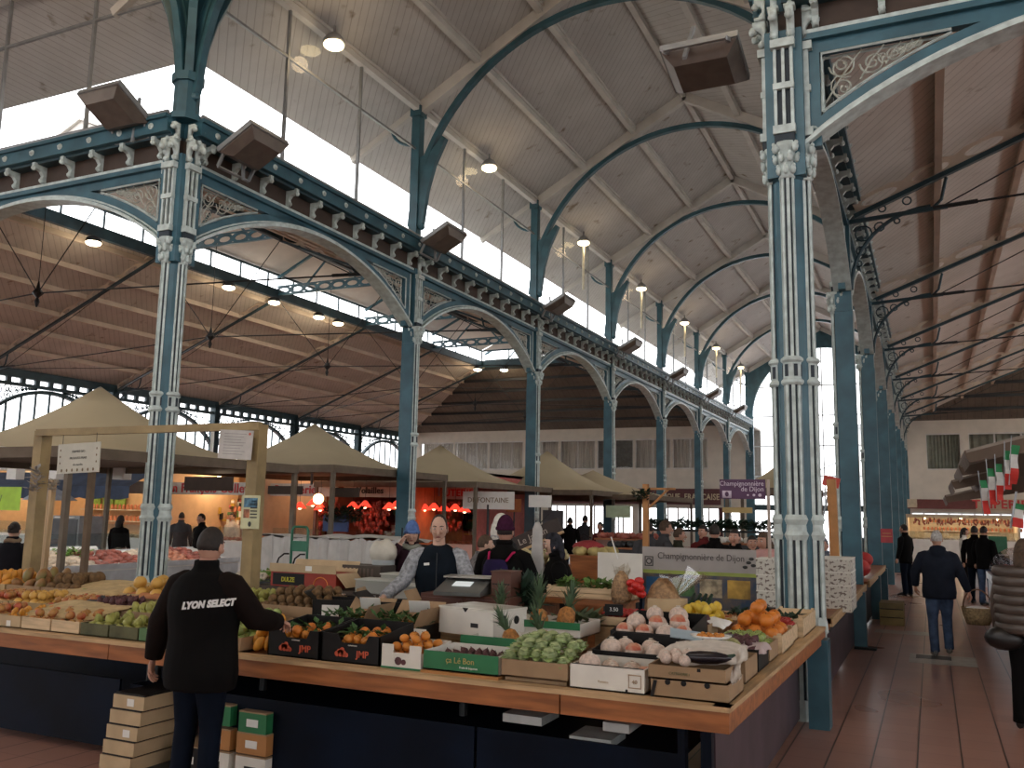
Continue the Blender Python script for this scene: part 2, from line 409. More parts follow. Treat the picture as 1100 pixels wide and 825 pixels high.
# ---------------------------------------------------------------- arcade arches
def spiral(mb, c, r, turns, a0, d, w, M=None):
    pts = []
    n = int(12*turns)
    for i in range(n+1):
        t = i/n; rr = r*(1-t*.85); a = a0+d*2*PI*turns*t
        pts.append((c[0]+rr*math.cos(a), 0, c[1]+rr*math.sin(a)))
    mb.tube(pts, w, 4, M=M)
    mb.ball(pts[-1], w*2, 5, 4, M=M)
def arcz(x, L, e=.17, zs=5.3, sag=.9, dr=0.):
    c = L/2-e; Rr = (c*c+sag*sag)/(2*sag); zc = zs+sag-Rr; Rr += dr
    d = x-L/2
    return zc+math.sqrt(max(0, Rr*Rr-d*d))
def make_arch(L):
    t = thing('arcade_arch', 'x', 'arch')
    e = .17; n = 28; xs = [e+(L-2*e)*i/n for i in range(n+1)]
    A = [(x, arcz(x, L)) for x in xs]
    zt = 6.34
    def off(dr, hi=zt):
        return [(x, min(hi, arcz(x, L)+dr)) for x in xs]
    mb = MB(); mb.strip(A, off(.045), -.13, .13); mb.strip(off(.06), off(.085), -.075, .075)
    mb.build('arch_moulding', PALE, t)
    fr = MB().mi(0)
    fr.strip(off(.03), off(.19, zt-.02), -.05, .05)
    for s in (0, 1):
        x0, x1 = (e-.02, e+.14) if s == 0 else (L-e-.14, L-e+.02)
        fr.bx(x0, x1, -.05, .05, 5.3, zt)
    fr.bx(e, L-e, -.05, .05, zt-.12, zt)
    fr.build('spandrel_frame', TEAL, t)
    sc = []
    for s in (0, 1):
        pm = MB()
        X = (lambda x: x) if s == 0 else (lambda x: L-x)
        hx0 = e+.16; zt2 = zt-.14
        # inner moulding round the pierced triangle
        bot = [x for x in [hx0+i*.1 for i in range(40)] if arcz(x, L)+.21 < zt2-.02]
        pts = [(X(x), arcz(x, L)+.21) for x in bot]
        for yy in (-.055, .055):
            pm.tube([(a, yy, b) for a, b in pts], .014, 4); pm.tube([(X(bot[-1]), yy, zt2), (X(hx0), yy, zt2), (X(hx0), yy, pts[0][1])], .014, 4)
            pm.tube([(X(e+.005), yy, 5.34), (X(e+.005), yy, zt-.02)], .013, 4)
            pm.tube([(X(e+.06+.05*math.cos(a)), yy, 5.44+.05*math.sin(a)) for a in [k*.5 for k in range(13)]], .012, 4)
        pm.build('panel_moulding', PALE, t)
        w = .009; sm = MB()
        x = hx0+.02; k = 0
        last = None
        while True:
            zb = arcz(x+.12, L)+.22; hgt = zt2-zb
            if hgt < .09: break
            r = min(.15, hgt*.36)
            if hgt > .42:
                for q, (dx, dz) in enumerate(((.5, .26), (.55, .74))):
                    spiral(sm, (X(x+r*1.1), zb+hgt*dz), r*.85, 1.6, PI*q, 1 if q else -1, w)
                    spiral(sm, (X(x+r*1.1), zb+hgt*dz), r*.95, .7, PI*q+2, -1 if q else 1, w*.8)
                sm.tube([(X(x), 0, zb), (X(x+r), 0, zb+hgt*.5), (X(x+2.2*r), 0, zt2)], w, 4)
            else:
                spiral(sm, (X(x+r*1.05), zb+hgt*.5), r*1.05, 1.8, PI*(k % 2), 1 if k % 2 else -1, w)
                spiral(sm, (X(x+r*1.9), zb+hgt*.62), r*.6, 1.2, PI*(1-k % 2), -1 if k % 2 else 1, w*.9)
                sm.tube([(X(x), 0, zb), (X(x+r), 0, zb+hgt*.6), (X(x+2*r), 0, zt2)], w, 4)
            x += r*2.05; k += 1
        sc.append(sm)
    for sm in sc: sm.build('scrollwork', SCROLL, t)
    rl = MB(); rl.mi(0).bx(0, L, -.11, .11, 6.34, 6.40); rl.mi(1).bx(0, L, -.09, .09, 6.40, 6.45)
    rl.build('top_rail', [TEAL, PALE], t)
    return t
def make_cornice(L):
    t = thing('cornice', 'x', 'cornice')
    b = MB(); b.mi(0).bx(0, L, -.06, .06, 6.45, 6.74); b.mi(1).bx(0, L, -.22, .22, 6.70, 6.74)
    b.build('frieze', [mat('dark_brown_boards', (.06, .038, .028), .7), DTEAL], t)
    k = MB(); nn = int(L/.58)
    for i in range(nn):
        x = (i+.5)*L/nn
        for s in (-1, 1): console(k, x, s*.06, 6.46, 6.72, .06, .2, (0, s))
    k.build('brackets', PALE, t)
    c = MB(); c.bx(0, L, -.30, .30, 6.74, 6.94); c.bx(0, L, -.34, .34, 6.92, 6.97)
    c.build('beam', TEAL, t)
    g = MB(); g.cyl((0, -.30, 7.0), (L, -.30, 7.0), .028, 8); g.bx(0, L, -.22, -.14, 6.97, 7.03)
    g.build('conduit', GALV, t)
    for i in range(nn):
        x = (i+.5)*L/nn
        r = MB(); r.lathe([(.045, 0), (.045, .01), (.028, .018), (.02, .034)], 10, M=Matrix.Translation((x, -.30, 6.84)) @ Matrix.Rotation(PI/2, 4, 'X'))
        r.build('rosette', PALE, t)
    return t
def make_window(L, n):
    t = thing('window_%d' % n, None, None); structure(t)
    f = MB(); f.bx(0, L, -.02, .02, 7.02, 7.07); f.bx(0, L, -.02, .02, 8.86, 8.9); f.bx(0, L, -.03, .03, 9.72, 9.8)
    for i in range(1, 3): f.bx(i*L/3-.02, i*L/3+.02, -.025, .025, 7.02, 9.75)
    f.build('window_frame', GALV, t)
    MB().bx(.05, L-.05, -.004, .004, 7.05, 9.74).build('pane', GLASS, t)
    return t
L1, LB = YS[1]-YS[0], BAY
arch1, archB = make_arch(L1), make_arch(LB)
corn1, cornB = make_cornice(L1), make_cornice(LB)
win1, winB = make_window(L1, 1), make_window(LB, 2)
wn = 3
BAYW = ['the bay nearest the corner column', 'the second bay back', 'the third bay back', 'the fourth bay back', 'the fifth bay back', 'the sixth bay back', 'the far end bay']
def put(o, src, loc, rz, label):
    o = src if o else dup(src)
    o.location = loc; o.rotation_euler.z = rz
    if label: o['label'] = label
    return o
for side, X in (('left', XL), ('right', XR)):
    for i in range(7):
        first1 = side == 'left' and i == 0; firstB = side == 'left' and i == 1
        a, c, w = (arch1, corn1, win1) if i == 0 else (archB, cornB, winB)
        y = YS[i]; q = first1 or firstB
        put(q, a, (X, y, 0), PI/2, 'blue and grey iron arch with scrollwork corners, %s arcade, %s' % (side, BAYW[i]))
        put(q, c, (X, y, 0), PI/2, 'blue cornice with rosettes and brackets above the %s arcade, %s' % (side, BAYW[i]))
        o = put(q, w, (X, y, 0), PI/2, None)
        if not q: o.name = 'window_%d' % wn; wn += 1
# transept arcades
TR = [('left', XL-LB, 'arch spanning from the left corner column to the frame edge'), ('left', XL-2*LB, 'arch outside the left frame edge beyond the corner column'),
      ('right', XR, 'scrollwork arch springing right from the nearest fluted column')]
for side, x, lab in TR:
    dup(archB, (x, Y0, 0), 0, label='blue iron '+lab); dup(cornB, (x, Y0, 0), 0, label='blue cornice above the '+lab)
    o = dup(winB, (x, Y0, 0), 0); o.name = 'window_%d' % wn; wn += 1
for x in (XL-LB, XL-2*LB): dup(lc, (x, Y0, 0), -PI/2, label='slim blue transept column %s of the corner column' % ('left' if x > -15 else 'far left'))
dup(rc, (XR+LB, Y0, 0), PI/2, label='slim blue column right of the frame edge at the aisle crossing')

# ---------------------------------------------------------------- roof ribs
def arc_pts(cx, z0, r, a0, a1, n):
    return [(cx+r*math.cos(a0+(a1-a0)*i/n), z0+r*math.sin(a0+(a1-a0)*i/n)) for i in range(n+1)]
def make_rib():
    t = thing('roof_rib', 'x', 'arched rib')
    W2 = (XR-XL)/2
    r = MB(); P = arc_pts(0, 7.13, 3.93, PI-.05, .05, 40); Q = arc_pts(0, 7.13, 4.04, PI-.05, .05, 40)
    r.strip(P, Q, -.035, .035)
    r.strip(arc_pts(0, 7.13, 3.915, PI-.05, .05, 40), arc_pts(0, 7.13, 3.94, PI-.05, .05, 40), -.06, .06)
    r.build('arch', TEAL, t)
    for s in (-1, 1):
        p = MB(); x = s*W2
        p.bx(x-.09, x+.09, -.09, .09, 6.95, 9.85); p.bx(x-.13, x+.13, -.13, .13, 6.95, 7.05); p.bx(x-.12, x+.12, -.12, .12, 9.55, 9.75)
        p.build('post', TEAL, t)
        b = MB()
        pts = [(x-s*.06, 7.35), (x-s*.16, 7.28), (x-s*.2, 7.38), (x-s*.28, 8.0), (x-s*.42, 8.5), (x-s*.66, 9.0), (x-s*.58, 9.06), (x-s*.3, 8.75), (x-s*.09, 8.7)]
        b.prism(pts, -.055, .055); b.ball((x-s*.15, 0, 7.3), .07, 8, 6)
        b.build('foot_bracket', TEAL, t)
        e = MB(); pp = [(x+s*(.08+.55*math.sin(a)), 0, 9.5-.5*math.cos(a)) for a in [k*PI/2/10 for k in range(11)]]
        e.tube(pp, (.03), 6); e.build('eave_bracket', TEAL, t)
    return t
rib = make_rib()
rib.location = (XM, YS[0], 0); rib['label'] = 'teal arched rib across the hall above the two fluted corner columns, first of the row'
for i in range(1, 8):
    dup(rib, (XM, YS[i], 0), label='thin teal arched rib under the pitched roof, %s of the row counted from the front' % ORD[i])
# crossing piers that fan out over the corner columns
def make_fan():
    t = thing('crossing_pier', 'x', 'pier')
    p = MB(); p.cyl((0, 0, 6.95), (0, 0, 7.6), .17, 8); p.cyl((0, 0, 7.5), (0, 0, 7.62), .21, 8); p.cyl((0, 0, 6.95), (0, 0, 7.03), .24, 8)
    p.build('octagonal_shaft', TEAL, t)
    for a in (0, 1, 2, 3, 4, 5, 6, 7):
        f = MB(); an = a*PI/4; M = Matrix.Rotation(an, 4, 'Z')
        out = [(.14, 7.6), (.19, 8.0), (.30, 8.45), (.5, 8.95), (.8, 9.45)]; inn = [(.06, 7.6), (.07, 8.0), (.1, 8.5), (.2, 9.1), (.5, 9.6)]
        f.strip(inn, out, -.012, .012, M=M)
        f.strip(out, [(x+.03, z-.01) for x, z in out], -.055, .055, M=M)
        f.build('fan_rib', [TEAL], t)
    return t
fan = make_fan(); fan.location = (XL, Y0, 0); fan['label'] = 'teal octagonal pier fanning out at the top, above the left corner column'
dup(fan, (XR, Y0, 0), label='teal pier fanning out above the nearest fluted column, mostly above the frame')
# arches of the crossing in the other direction
cr = MB(); cr.strip(arc_pts(0, 7.13, 3.93, PI-.05, .05, 40), arc_pts(0, 7.13, 4.04, PI-.05, .05, 40), -.05, .05)
cr = cr.build('crossing_rib', TEAL, None, loc=(XL, Y0-3.88, 0), rotz=PI/2); tag(cr, 'teal arched rib above the crossing, towards the left transept', 'arched rib')
dup(cr, (XR, Y0-3.88, 0), label='teal arched rib above the crossing, towards the right aisle')

# ---------------------------------------------------------------- nave and transept roof
EV, RG = 9.82, 11.98; s_ = (RG-EV)/(XM-XL); OX = 1.55
def roof(name, verts, m, th=.08):
    mb = MB(); n = len(verts)
    up = [(x, y, z+th) for x, y, z in verts]
    mb.add(list(verts)+up, [tuple(range(n)), tuple(range(2*n-1, n-1, -1))]+[(i, (i+1) % n, n+(i+1) % n, n+i) for i in range(n)])
    return mb.build(name, m)
YC = Y0-3.88; YN = YC-3.88; zo = EV-OX*s_
NCX = mat_boards('transept_boarding', (.56, .55, .54), (.46, .45, .44), 'E', .13)
roofs = []
c1 = roof('ceiling', [(XL-OX, Y0+OX, zo), (XL, Y0, EV), (XM, YC, RG), (XM, YE+1, RG), (XL-OX, YE+1, zo)], NAVECEIL)
c2 = roof('ceiling', [(XR+OX, Y0+OX, zo), (XR+OX, YE+1, zo), (XM, YE+1, RG), (XM, YC, RG), (XR, Y0, EV)], NAVECEIL)
c3 = roof('ceiling', [(XO, Y0+OX, zo), (XL-OX, Y0+OX, zo), (XL, Y0, EV), (XM, YC, RG), (XO, YC, RG)], NCX)
c4 = roof('ceiling', [(XO, YC, RG), (XM, YC, RG), (XL, YN, EV), (XL-OX, YN-OX, zo), (XO, YN-OX, zo)], NCX)
c5 = roof('ceiling', [(XR+OX, Y0+OX, zo), (XR, Y0, EV), (XM, YC, RG), (XO2, YC, RG), (XO2, Y0+OX, zo)], NCX)
c6 = roof('ceiling', [(XO2, YC, RG), (XM, YC, RG), (XR, YN, EV), (XR+OX, YN-OX, zo), (XO2, YN-OX, zo)], NCX)
c7 = roof('ceiling', [(XL, YN, EV), (XM, YC, RG), (XR, YN, EV), (XR, YN-.5, EV), (XL, YN-.5, EV)], NAVECEIL)
for c in (c1, c2, c3, c4, c5, c6, c7): structure(c)
zat = lambda d: EV+s_*d      # underside height, d inward from the wall
for i in range(4):
    d = 1.29*i+.04 if i else .02
    for s, X in ((1, XL), (-1, XR)):
        x = X+s*d
        y0 = Y0-d
        if i == 3: 
            if s < 0: continue
            x = XM; y0 = YC
        MB().bx(x-.06, x+.06, y0, YE, zat(d)-.17, zat(d)-.02).build('purlin', CREAM, c1)
        MB().bx(x-.085, x+.085, y0, YE, zat(d)-.06, zat(d)-.0).build('purlin', CREAM, c1)
    for yy in ((Y0-d, YN+d) if i < 3 else (YC,)):
        MB().bx(XO, (XL+d) if i < 3 else XM, yy-.06, yy+.06, zat(d)-.17, zat(d)-.02).build('purlin', CREAM, c3)
        MB().bx((XR-d) if i < 3 else XM, XO2, yy-.06, yy+.06, zat(d)-.17, zat(d)-.02).build('purlin', CREAM, c5)
for y in YS:
    for s, X in ((1, XL), (-1, XR)):
        MB().bar((X+s*.02, y, EV-.1), (XM, y, RG-.1), .16, .26).build('rafter', CREAM, c1)
        MB().bar((X-s*OX, y, zo-.06), (X, y, EV-.06), .1, .14).build('rafter', CREAM, c1)
for x in [XL-LB*k for k in (1, 2, 3)]:
    for (ya, yb) in ((Y0, YC), (YN, YC)):
        MB().bar((x, ya, EV-.1), (x, yb, RG-.1), .16, .26).build('rafter', CREAM, c3)
# south side walls of the crossing above the pavilion roofs
for a, b in ((XO, XL), (XR, XO2)):
    structure(MB().bx(a, b, YN-.1, YN, 6.4, 7.6).build('wall_south', WALLM))

# enclosure behind the viewpoint: low halls south of the crossing
for k_, (a, b) in enumerate(((XO, XL), (XL, XR), (XR, XO2))):
    structure(roof('ceiling', [(a, YN, 6.9), (b, YN, 6.9), (b, YN-10, 9.8), (a, YN-10, 9.8)], mat_boards('south_boarding', (.60, .50, .40), (.50, .41, .32), 'X', .16)))
    structure(roof('ceiling', [(a, YN-10, 9.8), (b, YN-10, 9.8), (b, YN-20, 6.9), (a, YN-20, 6.9)], MATS['south_boarding']))
structure(MB().bx(XO, XO2, YN-20.1, YN-20, 0, 4.2).build('wall_south', WALLM))
structure(MB().bx(XO2, XO2+.1, YN-20, YE, 0, 3.3).build('wall_right', WALLM)); structure(MB().bx(XO2, XO2+.1, YN-20, YE, 6.5, 7.4).build('wall_right', WALLM))
structure(MB().bx(XO-.1, XO, YN-20, Y0-8, 0, 4.2).build('wall_left', WALLM))
# ---------------------------------------------------------------- pavilions
def oval_web(mb, p0, p1, h, w=.03, pitch=.62, n=12):
    """plate with a row of oval holes between two points (XZ or YZ direction)"""
    p0 = Vector(p0); p1 = Vector(p1); d = p1-p0; L_ = d.length; t = d.normalized(); b = Vector((-t.y, t.x, 0)).normalized(); u = t.cross(b); 
    if u.z < 0: u = -u
    k = max(1, int(L_/pitch)); pl = L_/k
    for i in range(k):
        c = p0+t*(pl*(i+.5)); vs = []
        for side in (-1, 1):
            for j in range(n):
                a = 2*PI*j/n; ca, sa = math.cos(a), math.sin(a); m = max(abs(ca), abs(sa))
                vs.append(c+t*(ca/m*pl/2)+u*(sa/m*h/2)+b*(side*w/2)); vs.append(c+t*(ca*pl*.36)+u*(sa*h*.3)+b*(side*w/2))
        fs = []
        for j in range(n):
            o0, i0, o1, i1 = 2*j, 2*j+1, 2*((j+1) % n), 2*((j+1) % n)+1
            fs += [(o0, o1, i1, i0), (2*n+o0, 2*n+i0, 2*n+i1, 2*n+o1), (i0, i1, 2*n+i1, 2*n+i0)]
        mb.add(vs, fs)
def pavilion(x0, x1, nm):
    """hipped boarded roof rising to a glazed lantern"""
    left = nm == 'left'
    ya, yb = Y0+.1, YE; ix = 8.2; la, lb = x0+ix, x1-ix; lya, lyb = ya+6.6, yb-6.2
    zl = EZ+SL*ix
    A, B, C, D = (x0, ya, EZ), (x1, ya, EZ), (x1, yb, EZ), (x0, yb, EZ)
    a, b, c, d = (la, lya, zl), (lb, lya, zl), (lb, lyb, zl), (la, lyb, zl)
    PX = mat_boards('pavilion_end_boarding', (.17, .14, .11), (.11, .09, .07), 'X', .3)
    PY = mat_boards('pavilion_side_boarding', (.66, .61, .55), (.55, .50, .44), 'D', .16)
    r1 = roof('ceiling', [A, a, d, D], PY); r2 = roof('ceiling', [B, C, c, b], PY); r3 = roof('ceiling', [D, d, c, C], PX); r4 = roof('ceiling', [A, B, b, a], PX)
    for r in (r1, r2, r3, r4): structure(r)
    zat = lambda q: EZ+SL*q
    k = 1.24; q = 1.4
    while q < ix-.2:
        ey0 = ya+q*6.6/ix; ey1 = yb-q*6.2/ix
        for xx, rr in ((x0+q, r1), (x1-q, r2)):
            MB().bx(xx-.05, xx+.05, ey0, ey1, zat(q)-.16, zat(q)).build('purlin', PCREAM, rr)
        for yy in (ey1,):
            MB().bx(x0+q, x1-q, yy-.05, yy+.05, zat(q)-.14, zat(q)).build('purlin', DARKM, r3)
        q += k
    # lantern: beam ring, glazing, small gabled roof
    t = thing('roof_lantern', 'glazed roof lantern with teal trusses over the %s hall' % nm, 'lantern')
    bm = MB()
    for (p, q2) in ((a, b), (b, c), (c, d), (d, a)):
        bm.bar((p[0], p[1], zl-.12), (q2[0], q2[1], zl-.12), .16, .34)
    bm.build('ring_beam', DTEAL, t)
    z1, z2 = zl+.06, zl+.62
    fr = MB()
    for (p, q2) in ((a, b), (b, c), (c, d), (d, a)):
        n = max(2, int((Vector(q2)-Vector(p)).length/1.45))
        for i in range(n+1):
            f = i/n; x = p[0]+(q2[0]-p[0])*f; y = p[1]+(q2[1]-p[1])*f; fr.bx(x-.025, x+.025, y-.025, y+.025, z1, z2)
        fr.bar((p[0], p[1], z2), (q2[0], q2[1], z2), .08, .08)
    fr.build('glazing_bars', DTEAL, t)
    gl = MB()
    for (p, q2) in ((a, b), (b, c), (c, d), (d, a)):
        gl.bar((p[0], p[1], (z1+z2)/2), (q2[0], q2[1], (z1+z2)/2), .008, z2-z1)
    gl.build('pane', GLASS, t)
    mx = (la+lb)/2; e = .12; zr = z2+.1+.42*(mx-la)
    LP = mat('lantern_boards', (.62, .58, .54), .8, var=.06, scale=1.5)
    ze = z2+.1-.42*e
    rf = MB()
    for s in (-1, 1):
        xe = (la-e) if s < 0 else (lb+e)
        vs = [(xe, lya-e, ze), (xe, lyb+e, ze), (mx, lyb+e, zr), (mx, lya-e, zr)]
        rf.add(vs+[(x, y, z+.06) for x, y, z in vs], [(0, 1, 2, 3), (7, 6, 5, 4), (0, 4, 5, 1), (1, 5, 6, 2), (2, 6, 7, 3), (3, 7, 4, 0)])
    for yy in (lya, lyb): rf.prism([(la, z2), (lb, z2), (mx, zr)], yy-.03, yy+.03)
    rf.build('lantern_roof', LP, t)
    for y in YS[2:7]:
        tr = MB(); oval_web(tr, (la, y, zl), (lb, y, zl), .3, .03, .6); tr.bar((la, y, zl-.16), (lb, y, zl-.16), .09, .05); tr.bar((la, y, zl+.16), (lb, y, zl+.16), .09, .05)
        for s, xe in ((1, la), (-1, lb)): tr.bar((xe, y, zl+.5), (mx, y, zr-.08), .08, .1)
        tr.bar((mx, y, zl), (mx, y, zr-.1), .08, .08); tr.bar((mx-1.1, y, zl+.15), (mx, y, zr-.5), .05, .06); tr.bar((mx+1.1, y, zl+.15), (mx, y, zr-.5), .05, .06)
        tr.build('lantern_truss', TEAL, t)
        # rafters of the main slopes with tie rods and pendant
    for yi, y in enumerate(YS[1:7]):
        tt = thing('roof_truss', 'dark iron roof truss with tie rods over the %s hall, %s from the front' % (nm, ORD[yi]), 'truss')
        for s, xe, xl in ((1, x0, la), (-1, x1, lb)):
            if not (lya-3 < y < lyb+3): 
                pass
            f = MB(); fa = (xe+s*.2, y, EZ+SL*.2-.30); fb = (xl, y, zl-.30)
            f.bar(fa, fb, .10, .07)
            f.build('rafter_flange', DTEAL, tt)
            w = MB(); oval_web(w, (fa[0], y, fa[2]+.14), (fb[0], y, fb[2]+.14), .24, .02, .72); w.build('pierced_web', PCREAM, tt)
            tb = MB()
            # quarter bracket at the column
            pts = [(xe+s*(.12+1.15*(1-math.cos(q*PI/2/12))), 0, 5.35+1.18*math.sin(q*PI/2/12)) for q in range(13)]
            tb.tube([(p[0], y, p[2]) for p in pts], .03, 6)
            tb.bar((xe+s*.1, y, 6.42), (xe+s*1.5, y, 6.5), .05, .06); tb.bar((xe+s*.12, y, 5.3), (xe+s*.12, y, 6.6), .05, .05)
            tb.tube([(xe+s*1.28, y, 6.48), (xe+s*1.42, y, 6.62), (xe+s*1.5, y, 6.95)], .025, 6)
            for (rx, rz_, rr) in ((.32, 6.22, .12), (.55, 6.30, .07), (.28, 5.95, .07), (.8, 6.36, .04), (.24, 5.75, .045), (.95, 6.66, .06), (.6, 6.58, .05)):
                tb.tube([(xe+s*(rx+rr*math.cos(v)), y, rz_+rr*math.sin(v)) for v in [k_*PI/5 for k_ in range(11)]], .012, 4)
            tb.build('bracket', DTEAL, tt)
            rd = MB(); rd.tube([(xe+s*1.4, y, 6.5), (mx, y, 6.95)], .018, 6); rd.tube([(xe+s*1.3, y, 6.5), (xe+s*1.9, y, 6.53)], .035, 6)
            rd.tube([(mx, y, 6.95), (xl, y, zl-.25)], .014, 5)
            rd.tube([(xe+s*1.4, y, 6.5), (xe+s*6.5, y, zat(6.5)-.3)], .012, 5)
            rd.build('tie_rod', DARKM, tt)
        pd = MB(); pd.lathe([(.02, -.35), (.06, -.22), (.03, -.12), (.14, 0), (.05, .12), (.015, .3)], 8, (mx, y, 6.95)); pd.cyl((mx, y, 7.1), (mx, y, zl), .01, 5)
        pd.build('pendant', DARKM, tt)
    # pendants where the ring beam meets each truss
    return la, lb, lya, lyb, zl
PL = pavilion(XO, XL, 'left'); PR = pavilion(XR, XO2, 'right')
# diagonal tie rods (left hall)
for i, (p, q) in enumerate([((XO+.2, YS[2], 6.5), (-19.5, YS[3], 6.95)), ((XO+.2, YS[3], 6.5), (-19.5, YS[2], 6.95)), ((XO+.2, YS[4], 6.5), (-19.5, YS[5], 6.95)), ((XO+.2, YS[5], 6.5), (-19.5, YS[4], 6.95))]):
    tag(MB().tube([p, q], .014, 5).build('diagonal_tie_rod', DARKM), 'thin dark diagonal tie rod under the left hall roof, %s from the front' % ORD[i], 'tie rod')

# ---------------------------------------------------------------- outer left wall of arched windows
def outer_bay():
    t = thing('window_60', None, None); structure(t); L = BAY
    fr = MB(); n = 24; xs = [.15+(L-.3)*i/n for i in range(n+1)]
    az = lambda x, dr=0.: arcz(x, L, .15, 4.6, 1.35)+dr
    fr.strip([(x, az(x)) for x in xs], [(x, az(x, .14)) for x in xs], -.1, .1)
    fr.bx(0, L, -.1, .1, 6.12, 6.24); fr.bx(0, L, -.12, .12, 6.42, 6.72); fr.bx(-.16, .16, -.16, .16, 0, 6.6); fr.bx(L-.16, L+.16, -.16, .16, 0, 6.6)
    for i in range(11): fr.bx(i*L/10-.09, i*L/10+.09, -.06, .06, 6.2, 6.45)
    for i in range(1, 10):
        x = i*L/10; fr.bx(x-.035, x+.035, -.03, .03, 3.2, az(x)+.02)
    for z in (3.2, 4.3): fr.bx(.1, L-.1, -.03, .03, z-.04, z+.04)
    sm = MB()
    for s in (0, 1):
        X = (lambda x: x) if s == 0 else (lambda x: L-x)
        x = .2
        while 6.12-az(x+.1) > .2:
            zb = az(x+.1)+.14; h = 6.12-zb; r = min(.2, h*.4)
            if h > .5: spiral(sm, (X(x+r), zb+h*.3), r, 1.5, 0, 1, .022)
            spiral(sm, (X(x+r), zb+h*.72 if h > .5 else zb+h*.5), r, 1.5, PI, -1, .022); x += 2*r
    fr.build('window_frame', DTEAL, t); sm.build('scrollwork', DTEAL, t)
    MB().bx(.1, L-.1, -.005, .005, 3.2, 6.6).build('pane', GLASS, t)
    return t
ob = outer_bay(); ob.location = (XO, YS[1], 0); ob.rotation_euler.z = PI/2; k = 61
for i in range(2, 7):
    o = dup(ob, (XO, YS[i], 0), PI/2); o.name = 'window_%d' % k; k += 1
o = dup(ob, (XO, YS[1]-BAY, 0), PI/2); o.name = 'window_%d' % k
structure(MB().bx(XO-.1, XO+.1, Y0-8, YE+.1, 0, 3.2).build('wall_left', WALLM))

# ---------------------------------------------------------------- end wall, both sides of the nave
def wall_with_holes(name, x0, x1, z0, z1, y, th, holes, m):
    mb = MB(); xs = sorted({x0, x1}|{h[0] for h in holes}|{h[1] for h in holes})
    for i in range(len(xs)-1):
        a, b = xs[i], xs[i+1]; hs = sorted([h for h in holes if h[0] <= a+1e-6 and h[1] >= b-1e-6], key=lambda h: h[2]); z = z0
        for h in hs:
            if h[2] > z: mb.bx(a, b, y, y+th, z, h[2])
            z = h[3]
        if z < z1: mb.bx(a, b, y, y+th, z, z1)
    return structure(mb.build(name, m))
WZ0, WZ1 = 4.40, 6.12
CURT = mat('grey_net_curtain', (.50, .47, .42), .9, var=.25, scale=3., stretch=(14, 14, .3))
BLIND = mat('green_grey_blind', (.20, .21, .17), .8, var=.15, scale=2.)
wx = [-29.4, -26.91, -24.5, -22.11, -19.8, -17.51, -15.21, -13.04, -10.95]
wl = [(wx[i]+.06, wx[i+1]-.06) for i in range(8)]
hl = [(a, b, WZ0, WZ1) for a, b in wl]
DZ = [(-29, -22, .9, 2.2), (-20.5, -15.3, 0, 2.35), (-15, -9.3, .9, 2.3)]
wall_with_holes('wall_end_left', XO, XL+.1, 0, 6.78, YE-.1, .2, hl+DZ, WALLM)
wr = [(-.1, 1.45), (1.8, 5.2), (5.6, 9.0)]
DZR = [(-.9, 8.6, .9, 2.25)]
wall_with_holes('wall_end_right', XR+.1, XO2, 0, 6.78, YE-.1, .2, [(a, b, WZ0-.1, WZ1) for a, b in wr]+DZR, WALLM)
def sash(n, x0, x1, z0, z1, parts, curtain, y=YE-.04):
    t = thing('window_%d' % n, None, None); structure(t)
    f = MB(); w = .07
    f.bx(x0, x1, y-.06, y+.04, z0, z0+w); f.bx(x0, x1, y-.06, y+.04, z1-w, z1)
    for i in range(parts+1):
        x = x0+(x1-x0)*i/parts; f.bx(x-w/2, x+w/2, y-.055, y+.045, z0, z1)
    f.build('window_frame', CREAM, t)
    MB().bx(x0, x1, y-.004, y+.004, z0, z1).build('pane', GLASS, t)
    if curtain:
        c = MB(); k = 30
        A = [(x0+(x1-x0)*i/k, y+.3+.05*math.sin(i*2.1)) for i in range(k+1)]
        for i in range(k):
            a, b = A[i], A[i+1]; c.quad((a[0], a[1], z0-.1), (b[0], b[1], z0-.1), (b[0], b[1], z1+.1), (a[0], a[1], z1+.1))
        c.build('curtain', curtain, t)
for i, (a, b) in enumerate(wl): sash(30+i, a, b, WZ0, WZ1, 3 if i in (1, 2) else 2, None if i == 5 else CURT)
for i, (a, b) in enumerate(wr): sash(40+i, a, b, WZ0-.1, WZ1, 1 if i == 0 else 3, BLIND)
for i, (a, b, c, d) in enumerate(DZ+DZR): sash(50+i, a, b, c, d, int((b-a)/.55), None)
# room behind the office windows
off = MB(); off.bx(XO, XL, YE+4, YE+4.1, 3.4, 6.9); off.bx(XO, XL, YE+.1, YE+4, 3.3, 3.45); off.bx(XO, XL, YE+.1, YE+4, 6.8, 6.9)
structure(off.build('wall_office_back', mat('office_grey', (.35, .33, .30), .9)))
off = MB(); off.bx(XR, XO2, YE+4, YE+4.1, 3.4, 6.9); off.bx(XR, XO2, YE+.1, YE+4, 3.3, 3.45); off.bx(XR, XO2, YE+.1, YE+4, 6.8, 6.9)
structure(off.build('wall_office_back', MATS['office_grey']))

